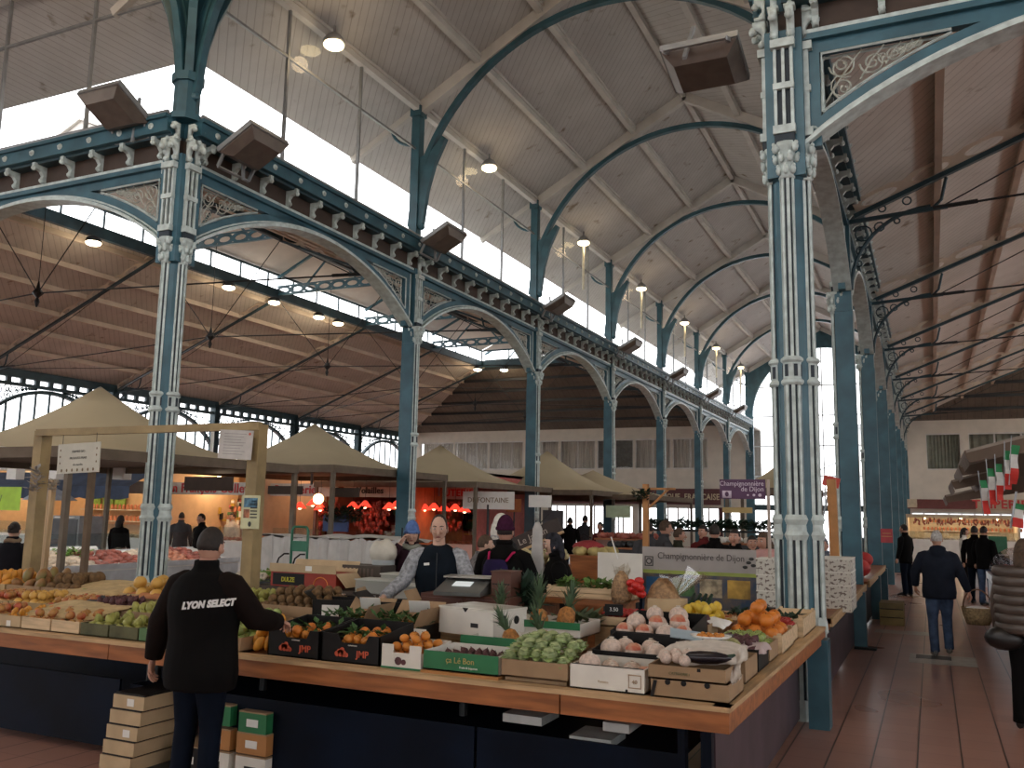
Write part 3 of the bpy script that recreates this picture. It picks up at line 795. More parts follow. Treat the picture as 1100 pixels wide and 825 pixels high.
# ---------------------------------------------------------------- great end window of the nave
t = thing('window_70', None, None); structure(t)
f = MB(); n = 36; Ro = 3.6
P = arc_pts(XM, 7.2, Ro, PI, 0, n); Q = [(XM+(3.95)*math.cos(PI-PI*i/n), 7.2+(4.05)*math.sin(PI-PI*i/n)) for i in range(n+1)]
f.strip(P, Q, YE-.12, YE+.12)
f.bx(XL, XL+.3, YE-.12, YE+.12, 0, 7.2); f.bx(XR-.3, XR, YE-.12, YE+.12, 0, 7.2)
for i in range(n): # gable plate between the arch and the roof slope
    a, b = Q[i], Q[i+1]; g = lambda x: RG-.02-abs(x-XM)*s_
    f.prism([a, b, (b[0], g(b[0])), (a[0], g(a[0]))], YE-.05, YE+.05)
f.build('window_frame', TEAL, t)
gb = MB()
for i in range(-2, 3):
    x = XM+i*1.2; zt = 7.2+math.sqrt(Ro*Ro-(x-XM)**2); gb.bx(x-.03, x+.03, YE-.03, YE+.03, 2.4, zt)
for z, hw in ((2.4, 3.6), (4.0, 3.6), (5.6, 3.6), (7.2, 3.6), (8.8, 3.2)): gb.bx(XM-hw, XM+hw, YE-.03, YE+.03, z-.03, z+.03)
gb.build('glazing_bars', mat('pale_glazing_bar', (.65, .7, .72), .5), t)
MB().bx(XM-3.6, XM+3.6, YE-.005, YE+.005, 2.3, 7.2).build('pane', GLASS, t)
MB().prism(P, YE-.005, YE+.005).build('pane', GLASS, t)
sd = MB(); sd.bx(XL, XR, YE-.1, YE+.1, 2.2, 2.5); sd.bx(XL+.3, XM-1.2, YE-.05, YE+.05, 0, .9); sd.bx(XM+1.2, XR-.3, YE-.05, YE+.05, 0, .9)
structure(sd.build('wall_end', DTEAL))
# fascia boards of the end wall shops
# buildings outside
ob1 = thing('building', 'pale apartment building with slatted balconies seen through the great end window', 'building', (-2, 74, 0))
MB().bx(-3, 9, 0, 8, 0, 8.8).build('wall', mat('pale_building', (.5, .52, .52), .8), ob1)
w = MB()
for z in (3.2, 5.6): 
    for i in range(9): w.bx(-2.6+i*1.3, -1.8+i*1.3, -.05, .02, z, z+1.3)
w.build('shutters', mat('grey_shutter', (.30, .32, .33), .7), ob1)
MB().bx(-3.3, 9.3, -.4, 8.4, 8.8, 9.1).build('roof', mat('grey_roof', (.32, .33, .34), .7), ob1)
MB().bx(1.0, 1.8, 1, 2, 9.1, 10.6).build('chimney', MATS['pale_building'], ob1)
st = thing('outdoor_staircase', 'metal staircase with thin railings outside the great end window', 'staircase', (-7.6, 53, 0))
r = MB()
for i in range(14): r.cyl((i*.28, 0, 2.6+i*.1), (i*.28, 0, 3.6+i*.13), .012, 5)
for h in (2.6, 3.6): r.bar((0, 0, h), (13*.28, 0, h+(.1 if h < 3 else .13)*13), .05, .05)
r.build('railing', mat('rail_grey', (.22, .26, .28), .5), st)
MB().prism([(0, 2.3), (3.9, 3.7), (3.9, 3.9), (0, 2.5)], -.1, 1.0).build('flight', MATS['rail_grey'], st)
for i in range(4): MB().cyl((i*1.2, .4, 0), (i*1.2, .4, 2.4+i*.4), .05, 6).build('support', MATS['rail_grey'], st)

# ---------------------------------------------------------------- lamps and floodlights
LAMPG = mat('lamp_glow', (1, .8, .42), .4, emit=9., ecol=(1, .80, .45))
def make_lamp():
    t = thing('ceiling_lamp', 'x', 'lamp')
    MB().ball((0, 0, 0), (.17, .17, .07), 16, 8).build('bulb_cover', LAMPG, t, True)
    MB().lathe([(.10, .05), (.18, .02), (.19, .06), (.12, .16), (.04, .22)], 16).build('housing', GALV, t, True)
    MB().cyl((0, 0, .2), (0, 0, .34), .02, 8).build('stem', GALV, t)
    return t
lamp = make_lamp()
for i, y in enumerate((11.15, 16.9, 22.9, 28.5, 34.4, 40.2, 46.0)):
    lab = 'glowing round lamp under the left eave of the main roof, %s from the front' % ORD[i]
    if i == 0: lamp.location = (-8.6, y, 9.45); lamp['label'] = lab; o = lamp
    else: o = dup(lamp, (-8.6, y, 9.45), label=lab)
    if i >= 2: MB().cyl((0, 0, -1.35), (0, 0, -.06), .035, 8).build('tube', mat('tube_cream', (.8, .76, .6), .4), o)
    L = bpy.data.lights.new('lamp_light', 'POINT'); L.energy = 10; L.color = (1, .75, .45); L.shadow_soft_size = .15
    o = bpy.data.objects.new('lamp_light', L); COL.objects.link(o); o.location = (-8.4, y, 9.25)
for i, (x, y) in enumerate(((-8.3, 6.6), (-8.3, 1.2), (-1.6, 6.6), (-1.6, 1.2), (-4.9, 1.0))):  # extra lamps added above the view to warm the light on the stall
    dup(lamp, (x, y, 9.55), label='added unseen round lamp under the crossing roof above the camera, %s one' % ORD[i])
    L = bpy.data.lights.new('added_crossing_light', 'POINT'); L.energy = 36; L.color = (1, .70, .38); L.shadow_soft_size = .2
    o = bpy.data.objects.new('added_crossing_light', L); COL.objects.link(o); o.location = (x, y, 9.2)
# lamps of the left hall hanging from the lantern ring beam
hl_ = thing('hall_lamp', 'x', 'lamp')
MB().ball((0, 0, 0), (.22, .22, .09), 14, 8).build('diffuser', mat('hall_lamp_glow', (1, .86, .6), .4, emit=9., ecol=(1, .86, .62)), hl_, True)
MB().lathe([(.12, .04), (.23, .02), (.2, .14), (.05, .22)], 14).build('housing', DARKM, hl_, True)
first = True
for i, (px, y) in enumerate([(-21.9, 17.6), (-21.9, 23.2), (-21.9, 25.6), (-21.9, 28.3), (-21.9, 29.6), (-21.9, 42.2), (-20.6, 42.8)]):
    lab = 'bright oval lamp below the lantern beam of the left hall, %s from the front' % ORD[i]
    if first: hl_.location = (px, y, 9.45); hl_['label'] = lab; first = False
    else: dup(hl_, (px, y, 9.45), label=lab)
    L = bpy.data.lights.new('hall_light', 'POINT'); L.energy = 30; L.color = (1, .8, .55); L.shadow_soft_size = .2
    o = bpy.data.objects.new('hall_light', L); COL.objects.link(o); o.location = (px+.1, y, 9.15)
for i, (x, y) in enumerate(((5.6, 20), (5.6, 27), (5.6, 34), (5.6, 41), (12.2, 24), (12.2, 36))):  # extra lamps added out of view to brighten the right hall
    dup(hl_, (x, y, 9.35), label='added unseen oval lamp under the lantern beam of the right hall, %s one' % ORD[i])
    L = bpy.data.lights.new('hall_light', 'POINT'); L.energy = 120; L.color = (1, .80, .58); L.shadow_soft_size = .2
    o = bpy.data.objects.new('hall_light', L); COL.objects.link(o); o.location = (x-.1, y, 9.1)
# box floodlights standing on the cornice over each column
def make_flood():
    t = thing('floodlight', 'x', 'floodlight')
    b = MB(); b.add([(-.20, -.26, 0), (.20, -.26, 0), (.20, .26, 0), (-.20, .26, 0), (-.30, -.36, .10), (.30, -.36, .10), (.30, .36, .10), (-.30, .36, .10), (-.30, -.36, .17), (.30, -.36, .17), (.30, .36, .17), (-.30, .36, .17)],
        [(0,3,2,1),(8,9,10,11),(0,1,5,4),(1,2,6,5),(2,3,7,6),(3,0,4,7),(4,5,9,8),(5,6,10,9),(6,7,11,10),(7,4,8,11)])
    b.build('housing', mat('floodlight_brown', (.16, .13, .11), .4, .4), t)
    MB().bx(-.27, .27, -.33, .33, .17, .18).build('lens', mat('floodlight_lens', (.4, .4, .36), .15), t)
    r = MB(); r.bx(-.31, .31, -.38, -.36, .12, .19); r.bx(-.31, .31, .36, .38, .12, .19); r.bx(-.32, -.30, -.38, .38, .12, .19); r.bx(.30, .32, -.38, .38, .12, .19)
    r.build('rim', GALV, t)
    MB().bar((-.40, .1, -.10), (-.15, .1, .50), .04, .03).build('prop', GALV, t)
    MB().bar((-.30, -.3, .1), (-.45, -.3, .0), .03, .04).bar((-.30, .3, .1), (-.45, .3, .0), .03, .04).bar((-.45, -.3, 0), (-.45, .3, 0), .03, .03).build('bracket', GALV, t)
    return t
fd = make_flood(); k = 0
spots = [((-8.1, 8.95, 6.62), 0, 'angled brown floodlight box on the right of the left corner column')]
spots += [((-8.05, y-.1, 6.85), 0, 'brown floodlight box over the %s slim column of the left arcade' % ORD[i]) for i, y in enumerate(YS[1:7])]
spots += [((-9.55, 7.75, 6.95), -PI/2, 'angled grey floodlight box on the left of the left corner column'), ((-1.85, 8.3, 6.2), PI, 'dark floodlight box fixed left of the nearest fluted column, near the frame top')]
for i, (loc, rz, lab) in enumerate(spots):
    o = fd if i == 0 else dup(fd)
    o.location = loc; o.rotation_euler = (Matrix.Rotation(rz, 3, 'Z') @ Matrix.Rotation(R(-28), 3, 'Y')).to_euler(); o['label'] = lab
    if 'nearest' in lab: o.rotation_euler = (Matrix.Rotation(PI/2, 3, 'Z') @ Matrix.Rotation(R(14), 3, 'Y')).to_euler()
# the hall is a tenth larger than drawn above, measured from eye level
K_ = 1.1
def KP(x, y, z): return Vector((x*K_, y*K_, 1.88+(z-1.88)*K_))
for o in list(COL.objects):
    if o.parent is None and o.name != 'floor':
        o.location = KP(*o.location)
        if o.type == 'LIGHT': o.data.energy *= 1.2
        else: o.scale = (K_, K_, K_)

# pale tile patch and drain in the aisle floor
structure(MB().bx(-.36, .46, 13.3, 14.2, 0, .002).build('trim_2', mat('pale_floor_tiles', (.42, .40, .36), .4, var=.1))); structure(MB().bx(-.28, .16, 13.75, 14.1, .002, .004).build('trim_3', mat('drain_dark', (.06, .05, .045), .5)))
structure(MB().bx(-.95, .0, 16.4, 16.9, 0, .002).build('trim_4', MATS['pale_floor_tiles']))
# ================================================================== people
def at(px, py, z=None, Y=None, X=None):
    """point of the place seen at a photo pixel, on a level z, a cross plane Y or a long plane X"""
    f, yaw, pitch, roll = 955.55, .439179, .1425776, .0183421
    cy, sy, cp, sp = math.cos(yaw), math.sin(yaw), math.cos(pitch), math.sin(pitch)
    fw = Vector((-sy*cp, cy*cp, sp)); rt = Vector((cy, sy, 0)); up = rt.cross(fw)
    r2 = rt*math.cos(roll)+up*math.sin(roll); u2 = -rt*math.sin(roll)+up*math.cos(roll)
    d = fw+(px-550)/f*r2-(py-412.5)/f*u2; o = Vector((0, 0, 1.88))
    t = (z-1.88)/d.z if z is not None else (Y/d.y if Y is not None else X/d.x)
    return o+d*t
SKIN = mat('skin', (.50, .27, .19), .55, var=.06, scale=8.)
SKIN2 = mat('skin_pale', (.58, .36, .27), .55, var=.06, scale=8.)
HAIRD = mat('dark_hair', (.018, .012, .009), .7, var=.4, scale=40.)
HAIRG = mat('grey_hair', (.42, .40, .37), .8, var=.25, scale=40.)
HAIRB = mat('brown_hair', (.07, .04, .022), .7, var=.3, scale=40.)
SHOE = mat('black_shoe', (.012, .011, .011), .5)
def cloth(name, c, rough=.85, var=.18, scale=6.): return mat(name, c, rough, var=var, scale=scale, bump=.25, spec=.12)
BLACKJ = cloth('black_jacket_cloth', (.0045, .004, .004), .9)
BROWNJ = cloth('dark_brown_sleeve_cloth', (.010, .006, .005), .9)
NAVYJ = cloth('navy_coat_cloth', (.012, .015, .024), .85)
DENIM = cloth('blue_denim', (.055, .085, .15), .85, .3, 9.)
DDENIM = cloth('dark_denim', (.004, .007, .015), .9)
EYEW = mat('eye_white', (.6, .58, .55), .3); EYEB = mat('eye_dark', (.02, .012, .008), .3); LIP = mat('lips', (.32, .11, .09), .5)

def hand(mb, w, d, nrm, s=1., curl=.5, thumb=1, n=6):
    """palm, four unequal bent fingers and a thumb from the side of the palm"""
    d = Vector(d).normalized(); nrm = Vector(nrm); nrm = (nrm-d*nrm.dot(d)).normalized(); sd = d.cross(nrm)*thumb
    w = Vector(w)
    mb.tube([w-d*.02*s, w+d*.02*s, w+d*.055*s, w+d*.088*s], [(.017*s, .027*s), (.016*s, .036*s), (.015*s, .041*s), (.011*s, .038*s)], n+2, up=nrm)
    for k, (o, ln) in enumerate(((.030, .072), (.010, .080), (-.011, .075), (-.031, .060))):
        b = w+d*.080*s+sd*o*s; p = [b]; a = curl*.45
        for q, fr in enumerate((.42, .32, .26)):
            a += curl*.55*(1+.15*k)*(.5+q*.5)
            b = b+(d*math.cos(a)+nrm*math.sin(a))*ln*fr*s; p.append(b)
        mb.tube(p, [.0088*s, .0086*s, .0078*s, .0058*s], n)
    t = w+d*.028*s+sd*.032*s
    mb.tube([w+d*.012*s+sd*.02*s, t, t+(d*.5+sd*.6+nrm*.25).normalized()*.035*s, t+(d*.62+sd*.5+nrm*.3).normalized()*.035*s+(d*.7+nrm*.6).normalized()*.032*s], [.014*s, .0125*s, .0105*s, .0075*s], n)

def headfn(x, y, z):
    # jaw narrows, back of skull rounds out, flat sides
    k = 1.
    if z < 0: k = 1-.30*(-z)**1.4
    yy = y*(1.02 if y > 0 else 1.06)
    if y > 0 and z < 0: yy = y*(1-.06*(-z))
    return (x*k, yy*(k if z < 0 else 1), z*(1.0 if z > 0 else 1.04))
def person(label, loc, rotz=0., h=1.75, arms=None, legs=None, top=BLACKJ, sleeve=None, trousers=DDENIM, hair=HAIRD, hairstyle='short', skin=SKIN, hem=.80,
           bulk=1., lean=(0, 0), head_turn=0., head_tilt=0., remesh=0., shoes=SHOE, fingers=True, group=None, hood=False, seg=10, collar=True, scarf=None, hat=None, girth=1.):
    t = thing('person', label, 'person', loc, rotz, group)
    s = h/1.75; V = lambda x, y, z: Vector((x*s, y*s, z*s))
    lx, ly = lean
    def T(x, y, z):  # lean the trunk above the hips
        k = max(0, (z-.92))/.6
        return V(x+lx*k, y+ly*k, z)
    legs = legs or {}
    LG = {'L': legs.get('L', [(-.10, .01, .48), (-.11, -.02, .09), (-.11, .16, .03)]), 'R': legs.get('R', [(.10, .01, .48), (.11, -.02, .09), (.11, .16, .03)])}
    arms = arms or {}
    AR = {'L': arms.get('L', [(-.25, -.01, 1.17), (-.27, .06, .90)]), 'R': arms.get('R', [(.25, -.01, 1.17), (.27, .06, .90)])}
    b = MB()
    hc = T(0, .02, 1.635)
    b.tube([T(0, 0, .88), T(0, 0, 1.08), T(0, 0, 1.3), T(0, 0, 1.42), T(0, -.005, 1.48), T(0, .0, 1.56)], [(.10*s, .15*s), (.09*s, .135*s), (.11*s, .16*s), (.09*s, .15*s), (.055*s, .06*s), (.052*s, .052*s)], seg+2, up=(0, 1, 0))
    Rh = Matrix.Translation(hc) @ Matrix.Rotation(head_turn, 4, 'Z') @ Matrix.Rotation(head_tilt, 4, 'X')
    hs = (.074*s, .094*s, .118*s)
    b.ball((0, 0, 0), hs, 16, 12, headfn, M=Rh)
    b.tube([(0, .088*s, .02*s), (0, .103*s, -.01*s), (0, .112*s, -.03*s), (0, .092*s, -.042*s)], [.006*s, .010*s, .014*s, .010*s], 6, M=Rh)
    for q in (-1, 1):
        b.ball((q*.076*s, -.005*s, -.01*s), (.009*s, .018*s, .031*s), 6, 6, M=Rh)
        b.ball((q*.032*s, .074*s, -.02*s), (.022*s, .018*s, .02*s), 6, 5, M=Rh)
    b.ball((0, .062*s, -.092*s), (.030*s, .022*s, .018*s), 8, 6, M=Rh)
    for S, sg in (('L', -1), ('R', 1)):
        k_, a_, toe = [V(*p) for p in LG[S]]
        hip = V(sg*.09, 0, .90)
        b.tube([hip, hip*.5+k_*.5, k_, k_*.6+a_*.4, a_], [.085*s, .075*s, .055*s, .055*s, .038*s], seg, up=(0, 1, 0))
        e_, w_ = AR[S]; e_ = T(*e_); w_ = T(*w_); sh = T(sg*.185, 0, 1.42)
        b.tube([sh, e_, w_], [.048*s, .04*s, .028*s], seg)
        d = (w_-e_).normalized()
        if fingers: hand(b, w_, d, (-sg*.9, .35, 0) if abs(d.z) > .6 else (0, 0, -1), s, .6 if abs(d.z) > .6 else .8, 1 if (sg < 0) else -1, 6)
        else: b.ball(w_+d*.05*s, (.03*s, .04*s, .06*s), 8, 6)
    ob = b.build('body', skin, t, True)
    # face
    f = MB()
    for q in (-1, 1):
        f.mi(0).ball((q*.030*s, .081*s, .014*s), (.0145*s, .010*s, .0075*s), 8, 6, M=Rh); f.mi(1).ball((q*.030*s, .089*s, .014*s), .0055*s, 6, 5, M=Rh)
    f.build('eyes', [EYEW, EYEB], t, True)
    f = MB()
    for q in (-1, 1): f.tube([(q*.014*s, .092*s, .033*s), (q*.032*s, .090*s, .039*s), (q*.050*s, .076*s, .033*s)], [.0035*s, .0045*s, .002*s], 5, M=Rh)
    f.build('eyebrows', hair if hair is not None else HAIRD, t, True)
    MB().tube([(-.024*s, .084*s, -.062*s), (0, .094*s, -.060*s), (.024*s, .084*s, -.062*s)], [.003*s, .007*s, .003*s], 6, M=Rh).build('mouth', LIP, t, True)
    # hair
    if hairstyle != 'none' and hair is not None:
        def hf(x, y, z):
            a, bb, c = headfn(x, y, z); lim = 0
            if hairstyle == 'bald':
                inside = (y > .25 and z > .45) or (y > .38) or z < -.45 or (y > .15 and z < 0)
            elif hairstyle == 'long': inside = (y > .35 and z < .45) or (z < -.93)
            else: inside = (y > .42 and z < .45) or (z < -.38) or (y > .05 and z < .08)
            k = .93 if inside else 1.06
            if hairstyle == 'long' and not inside: k = 1.18 if z < .1 else 1.12
            return (a*k, bb*k, c*k)
        hm = MB().ball((0, -.004*s, .006*s), hs, 22, 16, hf, M=Rh)
        if hairstyle == 'long': hm.tube([(0, -.07*s, 0), (0, -.09*s, -.10*s), (0, -.08*s, -.2*s), (0, -.07*s, -.26*s)], [(.05*s, .08*s), (.05*s, .085*s), (.04*s, .07*s), (.015*s, .03*s)], 10, up=(0, 1, 0), M=Rh)
        if hairstyle == 'bun': hm.ball((0, -.10*s, .05*s), .04*s, 10, 8, M=Rh)
        hm.build('hair', hair, t, True)
    if hat is not None:
        def kf(x, y, z):
            a, bb, c = headfn(x, y, z); return (a*1.14, bb*1.12, c*1.18 if z > 0 else c*.2)
        m = MB().ball((0, -.006*s, .028*s), hs, 18, 12, kf, M=Rh)
        m.tube([(.084*s*math.cos(a), (-.006+.104*math.sin(a))*s, .030*s) for a in [q*PI/10 for q in range(21)]], (.018*s, .010*s), 8, cap=False, M=Rh)
        m.build('knitted_hat', hat, t, True)
    # trousers
    q = MB()
    q.tube([V(0, 0, .83), V(0, 0, .92), V(0, 0, 1.02)], [(.115*s*girth, .155*s*girth), (.125*s*girth, .17*s*girth), (.115*s*girth, .155*s*girth)], seg+4, up=(0, 1, 0))
    for S, sg in (('L', -1), ('R', 1)):
        k_, a_, toe = [V(*p) for p in LG[S]]; hip = V(sg*.085, 0, .90)
        q.tube([hip+V(0, 0, .03), hip*.6+k_*.4, k_*.9+hip*.1, k_*.55+a_*.45, a_*.92+k_*.08, a_+V(0, .01, -.03)], [.098*s*girth, .092*s*girth, .070*s, .066*s, .062*s, .066*s], seg+2, up=(0, 1, 0))
    o = q.build('trousers', trousers, t, True)
    if remesh: rm(o, .014)
    # shoes
    for S in ('L', 'R'):
        k_, a_, toe = [V(*p) for p in LG[S]]; d = (toe-a_); 
        m = MB(); heel = a_-Vector((d.x, d.y, 0)).normalized()*.045*s
        low = min(a_.z-.06*s, toe.z)
        m.tube([heel+V(0, 0, -.045), a_+V(0, 0, -.035), a_*.5+toe*.5+V(0, 0, .0), toe, toe+Vector((d.x, d.y, d.z)).normalized()*.05*s-V(0, 0, .004)], [(.045*s, .030*s), (.055*s, .042*s), (.036*s, .045*s), (.026*s, .045*s), (.012*s, .025*s)], 10, up=(0, 0, 1))
        m.build('shoe', shoes, t, True)
    # jacket and sleeves
    j = MB(); B = bulk
    j.tube([T(0, 0, hem), T(0, 0, hem+.10), T(0, 0, 1.08), T(0, 0, 1.25), T(0, -.005, 1.34), T(0, -.01, 1.40), T(0, -.012, 1.455), T(0, -.01, 1.485), T(0, -.006, 1.53 if collar or hood else 1.50)],
           [(.14*s*B, .185*s*B*girth), (.15*s*B, .195*s*B*girth), (.135*s*B, .18*s*B*girth), (.15*s*B, .205*s*B), (.14*s*B, .205*s*B), (.12*s*B, .185*s*B), (.095*s*B, .135*s*B), (.080*s, .095*s), ((.070*s, .072*s) if collar else (.058*s, .06*s))], seg+8, up=(0, 1, 0))
    if hood: j.tube([T(0, .02, 1.49), T(0, -.09, 1.50), T(0, -.12, 1.44), T(0, -.115, 1.36)], [(.05*s, .10*s), (.06*s, .115*s), (.05*s, .10*s), (.02*s, .05*s)], 12)
    elif not collar: pass
    else: j.tube([T(.072*math.cos(a), -.008+.068*math.sin(a), 1.535) for a in [k*PI/8 for k in range(17)]], (.026*s, .012*s), 6, cap=False)
    sl = j if (sleeve is None) else MB()
    for S, sg in (('L', -1), ('R', 1)):
        e_, w_ = AR[S]; e_ = T(*e_); w_ = T(*w_); sh = T(sg*.185, -.003, 1.405)
        sl.tube([T(sg*.09, -.005, 1.40), T(sg*.15, -.004, 1.398), sh*.94+e_*.06+Vector((0, 0, -.008)), sh*.5+e_*.5, e_, e_*.5+w_*.5, w_*.96+e_*.04], [.05*s*B, .070*s*B, .078*s*B, .070*s*B, .062*s*B, .055*s*B, .044*s*B], seg+2, up=(0, 1, 0))
    jo = j.build('jacket', top, t, True)
    if sleeve is not None:
        so = sl.build('sleeves', sleeve, t, True)
    if remesh: rm(jo, .014); 
    if scarf is not None:
        MB().tube([T(.085*math.cos(a), .0+.085*math.sin(a), 1.50+.01*math.sin(3*a)) for a in [k*PI/8 for k in range(17)]], .032*s, 8, cap=False).build('scarf', scarf, t, True)
    t['_'] = 0; del t['_']
    return t
def rm(o, v):
    m = o.modifiers.new('unify', 'REMESH'); m.mode = 'VOXEL'; m.voxel_size = v; m.use_smooth_shade = True
    s2 = o.modifiers.new('soft', 'SMOOTH'); s2.iterations = 4; s2.factor = .5

# ---- the man in the lettered jacket, from behind, right hand on the fruit
p1 = at(217, 700, Y=4.45)
man = person('man seen from behind in a black LYON SELECT jacket, standing at the fruit stall', (p1.x, 4.45, 0), R(3), 1.735,
             arms={'L': [(-.335, -.02, 1.14), (-.385, -.01, .90)], 'R': [(.325, .10, 1.19), (.30, .37, 1.14)]}, top=BLACKJ, sleeve=BROWNJ, trousers=DDENIM, bulk=1.27, remesh=1, hem=.75, head_tilt=-.12, head_turn=.1, girth=1.05, seg=12)
M_ = Matrix.Translation((0.175, -.180, 1.285)) @ Matrix.Rotation(R(14), 4, 'Z') @ Matrix.Rotation(R(-6), 4, 'Y') @ Matrix.Rotation(R(90), 4, 'X')
text_mesh('LYON SELECT', .056, mat('reflective_print', (.75, .75, .73), .5, var=.03), .002, shear=.32, bold=.0035, parent=man, M=M_, sx=.92)
# ---- the walker with the basket
pw = at(1012, 700, Y=14.3)
wk = person('grey haired man in dark jacket and jeans walking away down the aisle with a basket', (pw.x, 14.1, 0), R(4), 1.72,
            arms={'L': [(-.30, .05, 1.17), (-.30, .12, .95)], 'R': [(.29, -.02, 1.15), (.38, .02, .90)]},
            legs={'L': [(-.10, .02, .48), (-.09, -.04, .09), (-.10, .13, .03)], 'R': [(.09, .10, .50), (.10, .06, .13), (.11, .20, .05)]},
            top=NAVYJ, trousers=DENIM, hair=HAIRG, bulk=1.12, remesh=1, hem=.80, hood=True, girth=1.05, shoes=mat('grey_shoe', (.15, .14, .13), .6))
bk = thing('shopping_basket', 'round wicker basket with a tall hoop handle carried by the grey haired man', 'basket', (pw.x+.47, 14.15, .46), 0)
WICK = mat('wicker', (.34, .25, .13), .7, var=.35, scale=40., bump=.6)
MB().lathe([(.13, 0), (.17, .12), (.185, .22), (.19, .23), (.17, .22), (.155, .12), (.12, .02)], 24, sx=1.1).build('bowl', WICK, bk, True)
MB().tube([(.18*math.cos(a), 0, .22+.25*math.sin(a)) for a in [q*PI/16 for q in range(17)]], .011, 6).build('handle', mat('wicker_handle', (.16, .08, .04), .6), bk, True)
MB().ball((0, 0, .2), (.16, .15, .05), 12, 6).build('cloth_liner', PAPER, bk, True)
# ---- the bald stallholder
VEST = cloth('navy_gilet_cloth', (.006, .010, .016), .8); KNIT = cloth('grey_knit_cloth', (.30, .31, .33), .9, .35, 30.)
pv = at(471, 600, Y=7.25)
vd = person('balding stallholder in a dark gilet and grey sleeves facing the camera behind the scales', (pv.x, 7.25, 0.06), PI+R(24), 1.77,
            arms={'L': [(-.29, .10, 1.17), (-.36, .34, 1.03)], 'R': [(.30, .08, 1.17), (.44, .30, 1.04)]}, top=VEST, sleeve=KNIT, hair=HAIRD, hairstyle='bald', head_tilt=-.16, bulk=1.08, skin=SKIN2, remesh=1, collar=False)
MB().box((.09, .158, 1.34), (.05, .004, .022), (0, .1, 0)).build('badge', PAPER, vd)
MB().bx(-.004, .004, .14, .163, .95, 1.44).build('zip', DARKM, vd)
structure(MB().bx(-6.5, -2.6, 6.9, 7.7, 0, .06).build('trim_1', mat('duckboard', (.12, .08, .05), .8)))
# ---- other people around the stall
PURP = cloth('purple_pack_cloth', (.020, .012, .055), .7)
def pos(px, py, Y): q = at(px, py, Y=Y); return (q.x, Y, 0)
a = person('woman in a blue knitted hat holding a phone to her ear behind the stallholder', pos(441, 620, 8.6), PI+R(30), 1.72,
           arms={'L': [(-.28, .05, 1.16), (-.26, .2, 1.0)], 'R': [(.30, .14, 1.25), (.12, .13, 1.54)]}, top=cloth('dark_plum_coat', (.025, .010, .016)), hair=HAIRB, hairstyle='long', hat=cloth('blue_wool', (.10, .17, .38), .9, .2, 30.), skin=SKIN2, scarf=cloth('grey_green_scarf', (.22, .23, .19)))
ph = MB().box((.105, .10, 1.62), (.012, .07, .13)); ph = ph.build('phone', BLACK); ph.location = a.location; ph.rotation_euler.z = a.rotation_euler.z; tag(ph, 'dark mobile phone held by the woman in the blue hat', 'phone')
pb = person('person from behind in a dark plum hat and black coat carrying a purple backpack', pos(541, 640, 8.1), R(8), 1.80, top=BLACKJ, hair=HAIRD, hairstyle='short', hat=cloth('plum_wool', (.045, .010, .030), .9, .2, 30.), bulk=1.1,
            arms={'L': [(-.28, .06, 1.17), (-.22, .28, 1.05)], 'R': [(.28, .06, 1.17), (.22, .28, 1.05)]})
bp_ = thing('backpack', 'purple backpack with pink piping worn by the person in the plum hat', 'backpack', pb.location, R(8))
MB().ball((-.02, -.215, 1.22), (.135, .075, .22), 14, 10, lambda x, y, z: (max(-.9, min(.9, x*1.15)), y, max(-.92, min(.92, z*1.1)))).build('pack', PURP, bp_, True)
PK = cloth('pink_piping', (.45, .02, .10))
for sx in (-1, 1): MB().tube([(sx*.09-.02, -.17, 1.40), (sx*.12, -.12, 1.48), (sx*.14, .02, 1.49)], .012, 6).build('shoulder_strap', PK, bp_, True)
MB().tube([(.05, -.29, 1.06), (.06, -.295, 1.2), (.05, -.285, 1.3)], .005, 5).build('zip', PK, bp_)
person('white haired person in a grey scarf standing beyond the purple backpack', pos(536, 630, 10.1), R(-20), 1.84, top=cloth('charcoal_coat', (.03, .03, .032)), hair=cloth('white_hair', (.62, .59, .53), .9, .1, 30.), hairstyle='long', skin=SKIN2, scarf=cloth('grey_scarf', (.35, .34, .33)))
hp = person('person in a black coat and dark patterned headscarf leaning behind the fruit display', pos(601, 640, 8.6), R(120), 1.66, top=BLACKJ, hair=cloth('dark_patterned_scarf', (.022, .022, .028), .8, .8, 14.), hairstyle='long', lean=(0, .05), skin=SKIN2, bulk=1.15)
person('person bending over a counter in a grey striped jumper behind the scales', pos(503, 620, 9.2), R(-60), 1.60, top=cloth('grey_striped_knit', (.16, .15, .15), .9, .5, 20.), hair=HAIRB, lean=(0, .16), skin=SKIN2)
person('person in black with tied up dark hair, cut off by the left frame edge', pos(8, 640, 7.9), R(25), 1.62, top=cloth('black_coat_cloth', (.008, .008, .011)), hairstyle='bun', hair=HAIRD, skin=SKIN2, scarf=cloth('tan_fur_collar', (.22, .15, .10)), bulk=1.1)
